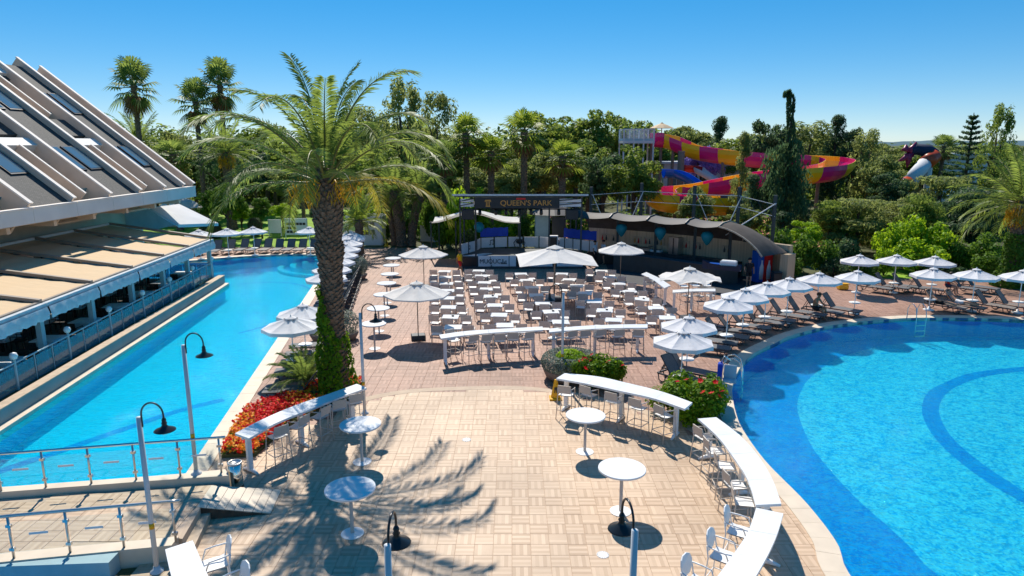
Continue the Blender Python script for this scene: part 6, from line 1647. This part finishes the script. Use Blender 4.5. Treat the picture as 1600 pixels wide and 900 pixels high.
def small_date(h, tr, nf, ln, ll, lm, seed, fruit=0, bend=(0, 0), upright=80):
    t = thing('date_palm', '', 'palm tree')
    bark_trunk([(tr * 1.25, 0), (tr, h * .2), (tr, h * .75), (tr * 1.3, h * .9), (tr * .5, h)], int(60 * h), seed, tr * .42, bend=bend).build('trunk', M['bark_p'], t)
    Q = []; rib = MB()
    for k in range(nf):
        f = k / (nf - 1); az = k * 2.39996 + seed
        pts, q = frond((.1 * math.cos(az) + bend[0], .1 * math.sin(az) + bend[1], h - .15), az, R(upright - (upright + 22) * f ** .9), ln * (.85 + .3 * random.random()), R(70) * (.4 + .6 * f), 40, ll, .055, k + seed)
        Q += q; rib.tube(pts[::2], [.03 * (1 - .1 * i) for i in range(len(pts[::2]))], 4)
    o = link('crown', npmesh('crown', np.array([tuple(q) for q in Q]), 4), L_[lm], t); rib.build('midrib', M['ribmat'], o)
    if fruit:
        r = np.random.default_rng(seed); n = 900; az = r.uniform(0, 6.28, n); c = np.stack([(.25 + .55 * r.random(n)) * np.cos(az) + bend[0], (.25 + .55 * r.random(n)) * np.sin(az) + bend[1], h - .9 + r.normal(0, .30, n)], 1)
        link('fruit_stalk', npmesh('fruit_stalk', leaves(c, r.normal(0, 1, (n, 3)), .5, .04, .3, .6, 1), 4), L_['fruit'], t)
    return Proto(t)
gp_ = 'palms of the hotel garden'
P_d1 = small_date(7.6, .42, 40, 3.6, .6, 'date', 2, 1)
x, y = G(363, 358); P_d1.put((x, y, 0), .4, 'date palm with orange stalks standing on the lawn', gp_)
p = A(215, 205, 80); P_d1.put((p.x, 80, 0), 1.2, 'date palm crown rising behind the hotel roof edge', gp_, (1, 1, p.z / 8.6))
P_d2 = small_date(2.9, .30, 26, 2.3, .5, 'fan_b', 5, 0, (0, 0), 86)
x, y = G(563, 402); P_d2.put((x, y, 0), .3, 'small date palm in a planter behind the left parasols', gp_)
P_d3 = small_date(4.6, .42, 34, 3.2, .6, 'date', 8, 0, (-.5, 0)); x, y = G(628, 384); P_d3.put((x, y, 0), 0, 'left trunk palm of the thick cluster left of the stage', gp_)
P_d3b = small_date(4.4, .36, 34, 3.0, .6, 'date', 9, 0, (.9, .2)); P_d3b.put((x + .75, y + .2, 0), 0, 'right leaning palm of the thick cluster left of the stage', gp_); P_d3b.put((x - .7, y + .4, 0), 2.4, 'slim leaning palm at the left of the thick cluster', gp_, (.7, .7, .8))
P_d4 = small_date(5.1, .40, 46, 3.6, .62, 'date', 12, 1, (0, 0), 84); x, y = G(1578, 447); P_d4.put((x, y, 0), .8, 'date palm with orange stalks and ivy trunk at the right edge', gp_)
r = np.random.default_rng(31); n = 2600; z = 3.2 * r.random(n) ** 1.3; a = r.uniform(0, 6.28, n); rr = .5 + .1 * r.random(n) + .5 * np.exp(-((z - .3) / .7) ** 2)
lk = link('ivy', npmesh('ivy', leaves(np.stack([rr * np.cos(a), rr * np.sin(a), z], 1), np.stack([np.cos(a), np.sin(a), .4 + 0 * a], 1), .2, .16, .45, 0, 4), 4), L_['green'], P_d4.r); lk['kind'] = 'stuff'
def fan_palm(h, tr, lm, seed, nf=27, fr=1.15, skirt=True):
    t = thing('fan_palm', '', 'palm tree'); r = random.Random(seed)
    bark_trunk([(tr * 1.3, 0), (tr, h * .15), (tr * .9, h * .85), (tr * 1.1, h)], int(34 * h), seed, tr * .5).build('trunk', M['bark_p'], t)
    def fan(p, az, el, pl, fr, Q, rib):
        d = Vector((math.cos(az) * math.cos(el), math.sin(az) * math.cos(el), math.sin(el))); s = Vector((-math.sin(az), math.cos(az), 0)); u = s.cross(d); c = p + d * pl + Vector((0, 0, -.1 * pl))
        rib.append((p, c))
        for i in range(15):
            a = R(-112 + 224 * i / 14); l = fr * (.72 + .28 * math.cos(a)); dd = (d * math.cos(a) + s * math.sin(a) + u * -.12).normalized(); w = (s * math.cos(a) - d * math.sin(a)) * fr * .06
            m_ = c + dd * l * .6; tip = c + dd * l + Vector((0, 0, -.28 * l)); Q += [c, m_ + w, tip, m_ - w]
    Q = []; rib = []; Qd = []; rd = []
    for k in range(nf):
        f = k / (nf - 1); fan(Vector((0, 0, h - .1 - .3 * f)), k * 2.39996, R(82 - 118 * f) + r.uniform(-.1, .1), r.uniform(.75, 1.1), fr * r.uniform(.85, 1.15), Q, rib)
    o = link('crown', npmesh('crown', np.array([tuple(q) for q in Q]), 4), L_[lm], t); mb = MB()
    for p, c in rib: mb.tube([p, (p + c) / 2 + Vector((0, 0, .04)), c], [.03, .025, .02], 4)
    mb.build('leaf_stalk', M['ribmat'], o)
    if skirt:
        for k in range(16): fan(Vector((0, 0, h - .4)), k * 2.39996, R(r.uniform(-78, -45)), r.uniform(.5, .8), fr * .75, Qd, rd)
        link('dry_skirt', npmesh('dry_skirt', np.array([tuple(q) for q in Qd]), 4), L_['skirt'], t)
    return Proto(t)
P_f1 = fan_palm(8.0, .20, 'fan', 3); P_f2 = fan_palm(8.0, .24, 'fan_b', 6)
def putfan(P, px, py, Y, lab, s=1.0):
    p = A(px, py, Y); P.put((p.x, Y, 0), random.uniform(0, 6), lab, gp_, (s, s, p.z / 8.0))
putfan(P_f1, 208, 128, 76, 'tall fan palm standing alone against the sky at left', 1.45); putfan(P_f1, 305, 155, 78, 'left one of the two fan palms beside the hotel', 1.35); putfan(P_f1, 343, 128, 80, 'right taller one of the two fan palms beside the hotel', 1.4)
putfan(P_f2, 728, 208, 62, 'fan palm above the left end of the stage sign', 1.2); putfan(P_f2, 767, 236, 62, 'shorter bright fan palm above the stage sign', 1.25); putfan(P_f2, 819, 202, 62, 'tallest fan palm above the stage with dry leaves', 1.25); putfan(P_f2, 879, 244, 60, 'bright open fan palm right of the stage sign', 1.3)
putfan(P_f1, 693, 243, 60, 'dark trunked fan palm left of the stage', 1.2); putfan(P_f1, 1475, 228, 90, 'small fan palm far right below the hill', 1.2); putfan(P_f1, 470, 262, 70, 'slim palm on the lawn behind the notice boards', 1.0); putfan(P_f1, 270, 240, 68, 'fan palm half hidden behind the hotel roof corner', 1.5)
# cycad beside the great palm
x, y = G(477, 612); cy = thing('cycad', 'low cycad with arching stiff leaves in the flower bed', 'cycad', (x, y, 0))
MB().lathe([(.28, 0), (.26, .25), (.18, .42), (.05, .48)], 12).build('trunk', M['bark_p'], cy, smooth=True)
for k in range(34):
    f = k / 33; az = k * 2.39996; frond_obj(cy, frond((.05 * math.cos(az), .05 * math.sin(az), .42), az, R(78 - 62 * f), 1.35, R(55 + 20 * f), 34, .24, .03, k), 'fan', rr=.018)
# weeping conifer
wx, wy = A(1238, 140, 55).x, 55.0; wh = A(1238, 140, 55).z
wc = thing('weeping_conifer', 'strange tall weeping conifer with bare drooping top', 'tree', (wx, wy, 0))
r = np.random.default_rng(8); P = []; 
zz = np.linspace(wh * .60, wh - .1, 900); sway = .22 * np.sin(zz * .9); th = np.clip(.08 + .36 * (1 - (zz - wh * .6) / (wh * .4)), .08, .5)
aa = r.uniform(0, 6.28, 900); P.append(np.stack([sway + th * np.cos(aa), th * np.sin(aa), zz], 1))
for s_, l in ((-.32, .35), (.38, 1.5)):
    q = r.random(160); P.append(np.stack([sway[-1] + s_ * np.minimum(1, q * 3) + r.normal(0, .06, 160), r.normal(0, .06, 160), wh - .15 - l * q], 1))
for k in range(40):
    az = r.uniform(0, 6.28); z0 = r.uniform(wh * .22, wh * .66); out = r.uniform(.5, 2.3) * (1.15 - z0 / wh * .9); ln = r.uniform(1.5, 3.6); n = 170
    t = r.random(n); arch = np.minimum(1, t * 3.3); x_ = out * arch + .3 * t; z_ = z0 + .45 * np.sin(np.minimum(1, t * 3.3) * math.pi * .6) - ln * np.maximum(0, t - .25)
    sp = .16 + .18 * t; P.append(np.stack([x_ * math.cos(az) + r.normal(0, 1, n) * sp, x_ * math.sin(az) + r.normal(0, 1, n) * sp, np.maximum(.3, z_ + r.normal(0, .12, n))], 1))
P = np.concatenate(P); link('crown', npmesh('crown', leaves(P, r.normal(0, 1, P.shape), .42, .11, .3, .65, 3), 4), L_['dark'], wc)
MB().tube([(0, 0, 0), (.1, 0, wh * .3), (-.05, 0, wh * .6), (.2, 0, wh * .85), (.1, 0, wh - .4)], [.3, .24, .17, .1, .04], 8).build('trunk', M['bark'], wc, smooth=True)
# norfolk pine
nfx = A(1522, 176, 84); nf = thing('norfolk_pine', 'tiered norfolk pine against the sky at right', 'tree', (nfx.x, 84, 0))
P = []; H = nfx.z
for k in range(15):
    z0 = H * (.25 + .74 * k / 15); rad = 2.9 * (1 - (k / 15) ** 1.1) + .25
    for j in range(7):
        az = j * .9 + k * .37; t = r.random(70); P.append(np.stack([rad * t * math.cos(az) + r.normal(0, .07, 70), rad * t * math.sin(az) + r.normal(0, .07, 70), z0 + .35 * t * t + r.normal(0, .05, 70)], 1))
P = np.concatenate(P); link('crown', npmesh('crown', leaves(P, r.normal(0, 1, P.shape), .34, .10, .4, 0, 5), 4), L_['dark'], nf); MB().tube([(0, 0, 0), (0, 0, H)], [.28, .04], 8).build('trunk', M['bark'], nf)

# ---- flower bed, hibiscus, planters
bedp = [G(x, y) for x, y in [(346, 716), (358, 690), (378, 655), (418, 634), (455, 626), (482, 613), (508, 603), (545, 596), (568, 606), (540, 628), (500, 645), (462, 662), (425, 690), (398, 714)]]
bd = thing('flower_bed', 'bed of red and yellow flowers along the left counter', 'flower bed', (*bedp[0], 0)); bx0, by0 = bedp[0]
MB().prism([(p[0] - bx0, p[1] - by0) for p in bedp], -.02, .10).build('soil', M['earth'], bd)
xs = [p[0] for p in bedp]; ysb = [p[1] for p in bedp]; pts = []
rr_ = random.Random(4)
while len(pts) < 5200:
    x, y = rr_.uniform(min(xs), max(xs)), rr_.uniform(min(ysb), max(ysb))
    if inside(x, y, bedp): pts.append((x - bx0, y - by0, .10 + .22 * rr_.random() + .05 * math.sin(x * 5) * math.sin(y * 6)))
pts = np.array(pts); upn = np.tile(np.array([[0, 0, 1.0]]), (len(pts), 1))
tag(link('leaves', npmesh('leaves', leaves(pts[:2600] * (1, 1, .85), upn[:2600], .12, .07, .6, 0, 1), 4), L_['green'], bd), kind='stuff')
fp = pts[2600:]; mix = np.sin(fp[:, 0] * 2.1 + fp[:, 1] * 1.3) + np.random.default_rng(2).normal(0, .7, len(fp)) > .45
for nm, sel, lm in (('red_blossoms', fp[~mix], 'redf'), ('yellow_blossoms', fp[mix], 'orf')):
    q = np.repeat(sel, 4, 0) + np.random.default_rng(3).normal(0, .022, (len(sel) * 4, 3)) + (0, 0, .06)
    tag(link(nm, npmesh(nm, leaves(q, np.tile([[0, -.35, 1.0]], (len(q), 1)), .075, .07, .35, 0, 6), 4), L_[lm], bd), kind='stuff')
def bush(px, py, rx, ry, h, lab, nfl, seed):
    x, y = G(px, py); t = thing('hibiscus_bush', lab, 'bush', (x, y, 0)); r = np.random.default_rng(seed)
    cl = [((r.uniform(-.75, .75) * rx, r.uniform(-.75, .75) * ry, r.uniform(.3, .78) * h), (rx * .38, ry * .38, h * .28)) for _ in range(26)]
    P, Nn = clump_points(cl, 2600, seed, .5); P[:, 2] = np.maximum(.03, P[:, 2])
    link('foliage', npmesh('foliage', leaves(P, Nn, .12, .085, .4, 0, seed), 4), L_['ivy'], t)
    st = MB()
    for k in range(7): a = k * .9; st.tube([(.1 * math.cos(a), .1 * math.sin(a), 0), (.5 * rx * math.cos(a), .5 * ry * math.sin(a), h * .6)], [.03, .012], 5)
    st.build('stem', M['bark'], t)
    top = P[np.argsort(-(P[:, 2] - P[:, 1] * .35 + r.normal(0, .16, len(P))))][:900]
    for k in range(nfl):
        c = top[r.integers(len(top))]; fl = MB()
        for j in range(5):
            a = j * 1.2566; d = Vector((math.cos(a), math.sin(a), .25)); s_ = Vector((-math.sin(a), math.cos(a), 0))
            fl.add([(0, 0, 0), tuple(d * .06 + s_ * .045), tuple(d * .10), tuple(d * .06 - s_ * .045)], [(0, 1, 2, 3)])
        fl.tube([(0, 0, 0), (0, 0, .07)], .008, 4)
        o = fl.build('blossom', L_['redf'], t); o.location = (c[0], c[1] - .03, c[2] + .05); o.rotation_euler = (R(r.uniform(15, 60)), R(r.uniform(-30, 30)), r.uniform(0, 6))
    return t
bush(932, 603, .95, .75, 1.15, 'hibiscus bush with red blossoms beside the round planter', 13, 3)
bush(1078, 655, 1.15, .95, 1.35, 'larger hibiscus bush with red blossoms near the pool hoist', 14, 5)
x, y = G(891, 590); pl = thing('round_planter', 'large round planter with silver shrub ring and lime centre', 'planter', (x, y, 0))
MB().lathe([(.80, 0), (.92, .12), (1.02, .38), (1.0, .42), (.5, .40)], 32).build('bowl', M['planter'], pl, smooth=True)
r = np.random.default_rng(2); n = 9000; a = r.uniform(0, 6.28, n); b = r.uniform(0, 6.28, n); C = np.stack([(.78 + .30 * np.cos(b)) * np.cos(a), (.78 + .30 * np.cos(b)) * np.sin(a), .62 + .30 * np.sin(b)], 1); Nn = np.stack([np.cos(b) * np.cos(a), np.cos(b) * np.sin(a), np.sin(b) + .2], 1)
tag(link('silver_ring', npmesh('silver_ring', leaves(C, Nn, .085, .04, .5, 0, 1), 4), L_['silver'], pl), kind='stuff')
P, Nn = clump_points([((0, 0, .72), (.55, .55, .32))], 9000, 4, .8); tag(link('lime_centre', npmesh('lime_centre', leaves(P, Nn, .09, .05, .4, 0, 2), 4), L_['lime'], pl), kind='stuff')
def potshrub(px, py, rad, lab, lm):
    x, y = G(px, py); t = thing('planter', lab, 'planter', (x, y, 0))
    MB().lathe([(rad * .7, 0), (rad * .95, .3), (rad * .9, .34), (.1, .32)], 20).build('bowl', M['planter'], t, smooth=True)
    P, Nn = clump_points([((0, 0, .3 + rad * .75), (rad, rad, rad * .85))], 4200, 3, .85); tag(link('foliage', npmesh('foliage', leaves(P, Nn, .10, .05, .5, 0, 3), 4), L_[lm], t), kind='stuff')
potshrub(540, 530, .62, 'round silver shrub planter right of the ivy trunk', 'silver'); potshrub(505, 532, .6, 'lime and green shrub planter left of the ivy trunk', 'ivy'); potshrub(557, 436, .75, 'stone planter with silver shrub among the left loungers', 'silver')
# ================================================================== PEOPLE
STAND = dict(pelvis=(0, 0, .95), waist=(0, 0, 1.10), chest=(0, 0, 1.32), neck=(0, 0, 1.47), chin=(0, -.02, 1.54), head=(0, -.01, 1.65), top=(0, 0, 1.74),
             lsh=(-.18, 0, 1.40), lel=(-.25, .03, 1.14), lwr=(-.26, -.06, .90), lhd=(-.25, -.09, .80), rsh=(.18, 0, 1.40), rel=(.25, .03, 1.14), rwr=(.26, -.06, .90), rhd=(.25, -.09, .80),
             lhip=(-.09, 0, .90), lkn=(-.10, -.03, .50), lan=(-.10, .03, .09), lto=(-.11, -.14, .04), rhip=(.09, 0, .90), rkn=(.10, -.03, .50), ran=(.10, .03, .09), rto=(.11, -.14, .04))
RAD = dict(pelvis=.14, waist=.125, chest=.15, neck=.055, chin=.07, head=.098, top=.055, lsh=.065, lel=.045, lwr=.032, lhd=.03, rsh=.065, rel=.045, rwr=.032, rhd=.03, lhip=.09, lkn=.06, lan=.04, lto=.03, rhip=.09, rkn=.06, ran=.04, rto=.03)
BONES = [('pelvis', 'waist'), ('waist', 'chest'), ('chest', 'neck'), ('neck', 'chin'), ('chin', 'head'), ('head', 'top'), ('chest', 'lsh'), ('lsh', 'lel'), ('lel', 'lwr'), ('lwr', 'lhd'), ('chest', 'rsh'), ('rsh', 'rel'), ('rel', 'rwr'), ('rwr', 'rhd'),
         ('pelvis', 'lhip'), ('lhip', 'lkn'), ('lkn', 'lan'), ('lan', 'lto'), ('pelvis', 'rhip'), ('rhip', 'rkn'), ('rkn', 'ran'), ('ran', 'rto')]
def skin(name, J, bones, grow, m, parent, root):
    ks = []
    for a_, b_ in bones:
        for k in (a_, b_):
            if k not in ks: ks.append(k)
    me = bpy.data.meshes.new(name); me.from_pydata([J[k] for k in ks], [(ks.index(a_), ks.index(b_)) for a_, b_ in bones], [])
    o = link(name, me, m, parent)
    md = o.modifiers.new('skin', 'SKIN'); md.use_smooth_shade = True
    if not me.skin_vertices: me.attributes.new('skin', 'FLOAT', 'POINT')
    for i, k in enumerate(ks):
        rr = RAD.get(k, .05) * grow; v = me.skin_vertices[0].data[i]; v.radius = (rr, rr); v.use_root = (k == root)
    o.modifiers.new('sub', 'SUBSURF').levels = 2
    o.modifiers['sub'].render_levels = 2
    return o
def person(label, loc, rz, J, shirt, legs, skinm='skin', short=True, hair=True):
    t = thing('person', label, 'person', loc, rz)
    J = dict(STAND, **J)
    skin('body', J, BONES, 1.0, M[skinm], t, 'pelvis')
    V_ = lambda k: Vector(J[k])
    if shirt:
        J2 = dict(J); J2['lsl'] = V_('lsh').lerp(V_('lel'), .75); J2['rsl'] = V_('rsh').lerp(V_('rel'), .75); J2['col'] = V_('chest').lerp(V_('neck'), .6); RAD['lsl'] = RAD['rsl'] = .055; RAD['col'] = .085
        skin('shirt', J2, [('pelvis', 'waist'), ('waist', 'chest'), ('chest', 'col'), ('chest', 'lsh'), ('lsh', 'lsl'), ('chest', 'rsh'), ('rsh', 'rsl')], 1.16, M[shirt], t, 'waist')
    if legs:
        f = .72 if short else 1.0; J2 = dict(J); RAD['lc'] = RAD['rc'] = .075 if short else .06
        J2['lc'] = V_('lhip').lerp(V_('lkn'), f); J2['rc'] = V_('rhip').lerp(V_('rkn'), f); bn = [('waist', 'pelvis'), ('pelvis', 'lhip'), ('lhip', 'lc'), ('pelvis', 'rhip'), ('rhip', 'rc')]
        if not short: bn += [('lc', 'lan'), ('rc', 'ran')]
        skin('shorts' if short else 'trousers', J2, bn, 1.17, M[legs], t, 'pelvis')
    c = V_('head'); u = (V_('top') - V_('chin')).normalized(); q = u.to_track_quat('Z', 'Y')
    if hair:
        mb = MB().lathe([(.112, -.02), (.122, .03), (.108, .075), (.06, .115), (.005, .125)], 14); o = mb.build('hair', M['hair'], t, smooth=True); o.location = c + Vector((0, .018, 0)); o.rotation_euler = q.to_euler()
    fc = MB().lathe([(.002, -.015), (.012, 0), (.002, .03)], 6, (0, -.115, -.02)); fc.box((-.035, -.098, .015), (.022, .012, .01)); fc.box((.035, -.098, .015), (.022, .012, .01)); fc.box((0, -.098, -.06), (.04, .012, .008))
    for s in (-1, 1): fc.lathe([(.004, -.03), (.018, 0), (.004, .03)], 6, (s * .105, .0, 0))
    o = fc.build('face', M['skin2'], t); o.location = c; o.rotation_euler = q.to_euler()
    return t
x, y = G(719, 431)
person('lifeguard in yellow shirt and red shorts walking past the stage', (x, y, 0), R(70), dict(lkn=(-.10, -.18, .52), lan=(-.10, -.20, .10), lto=(-.11, -.36, .06), rkn=(.10, .08, .50), ran=(.10, .34, .14), rto=(.10, .22, .05), lel=(-.27, .12, 1.15), lwr=(-.26, .10, .92), lhd=(-.26, .06, .84)), 'cyellow', 'cred', 'skin2')
x, y = G(929, 414); person('waiter in white shirt and black trousers left by the bar', (x, y, 0), R(60), {}, 'cwhite', 'cblack', short=False)
x, y = G(942, 413); person('waitress in white shirt and dark shorts facing the waiter', (x, y, 0), R(-70), dict(lwr=(-.12, -.22, 1.12), lhd=(-.06, -.28, 1.14)), 'cwhite', 'cblack')
x, y = G(1169, 448); person('man in black shirt and shorts standing by the blue fridge', (x, y, 0), R(-5), dict(lel=(-.30, .03, 1.15), lwr=(-.27, -.08, .95), lhd=(-.2, -.12, .93)), 'cblack', 'cblack')
SIT = dict(pelvis=(0, .0, .52), waist=(0, .02, .66), chest=(0, -.06, .88), neck=(0, -.12, 1.02), chin=(0, -.17, 1.08), head=(0, -.17, 1.18), top=(0, -.16, 1.27), lsh=(-.18, -.07, .95), lel=(-.24, -.22, .74), lwr=(-.16, -.42, .66), lhd=(-.12, -.5, .64), rsh=(.18, -.07, .95), rel=(.24, -.22, .74), rwr=(.16, -.42, .66), rhd=(.12, -.5, .64),
           lhip=(-.10, -.06, .48), lkn=(-.14, -.46, .50), lan=(-.14, -.52, .10), lto=(-.15, -.70, .05), rhip=(.10, -.06, .48), rkn=(.14, -.46, .50), ran=(.14, -.52, .10), rto=(.15, -.70, .05))
x, y = G(1272, 496); person('dark haired man sitting on a lounger edge facing the right pool', (x, y, 0), R(40), SIT, None, 'cblack', 'skin2')
x, y = G(1478, 459); person('guest in patterned red top sitting in the shade behind sunbathers', (x, y, 0), R(35), SIT, 'cred', 'cnavy', 'skin')
LIE = dict(pelvis=(0, 0, .42), waist=(0, .16, .46), chest=(0, .34, .60), neck=(0, .44, .74), chin=(0, .46, .80), head=(0, .53, .88), top=(0, .60, .95), lsh=(-.18, .36, .68), lel=(-.34, .44, .84), lwr=(-.16, .58, .98), lhd=(-.08, .6, 1.0), rsh=(.18, .36, .68), rel=(.34, .44, .84), rwr=(.16, .58, .98), rhd=(.08, .6, 1.0),
           lhip=(-.09, -.08, .42), lkn=(-.11, -.48, .50), lan=(-.10, -.88, .41), lto=(-.11, -.94, .50), rhip=(.09, -.08, .42), rkn=(.11, -.48, .46), ran=(.10, -.88, .41), rto=(.11, -.94, .50))
a_ = face((.62, -.78)) + math.pi
for k, ((px, py), lab, lg) in enumerate((((1464, 484), 'sunbather with dark shorts lying on the left lounger', 'cblack'), ((1494, 484), 'sunbather in white shorts with arms behind the head', 'cwhite'))):
    x, y = G(px, py); person(lab, (x, y, 0), a_, LIE, None, lg, 'skin')
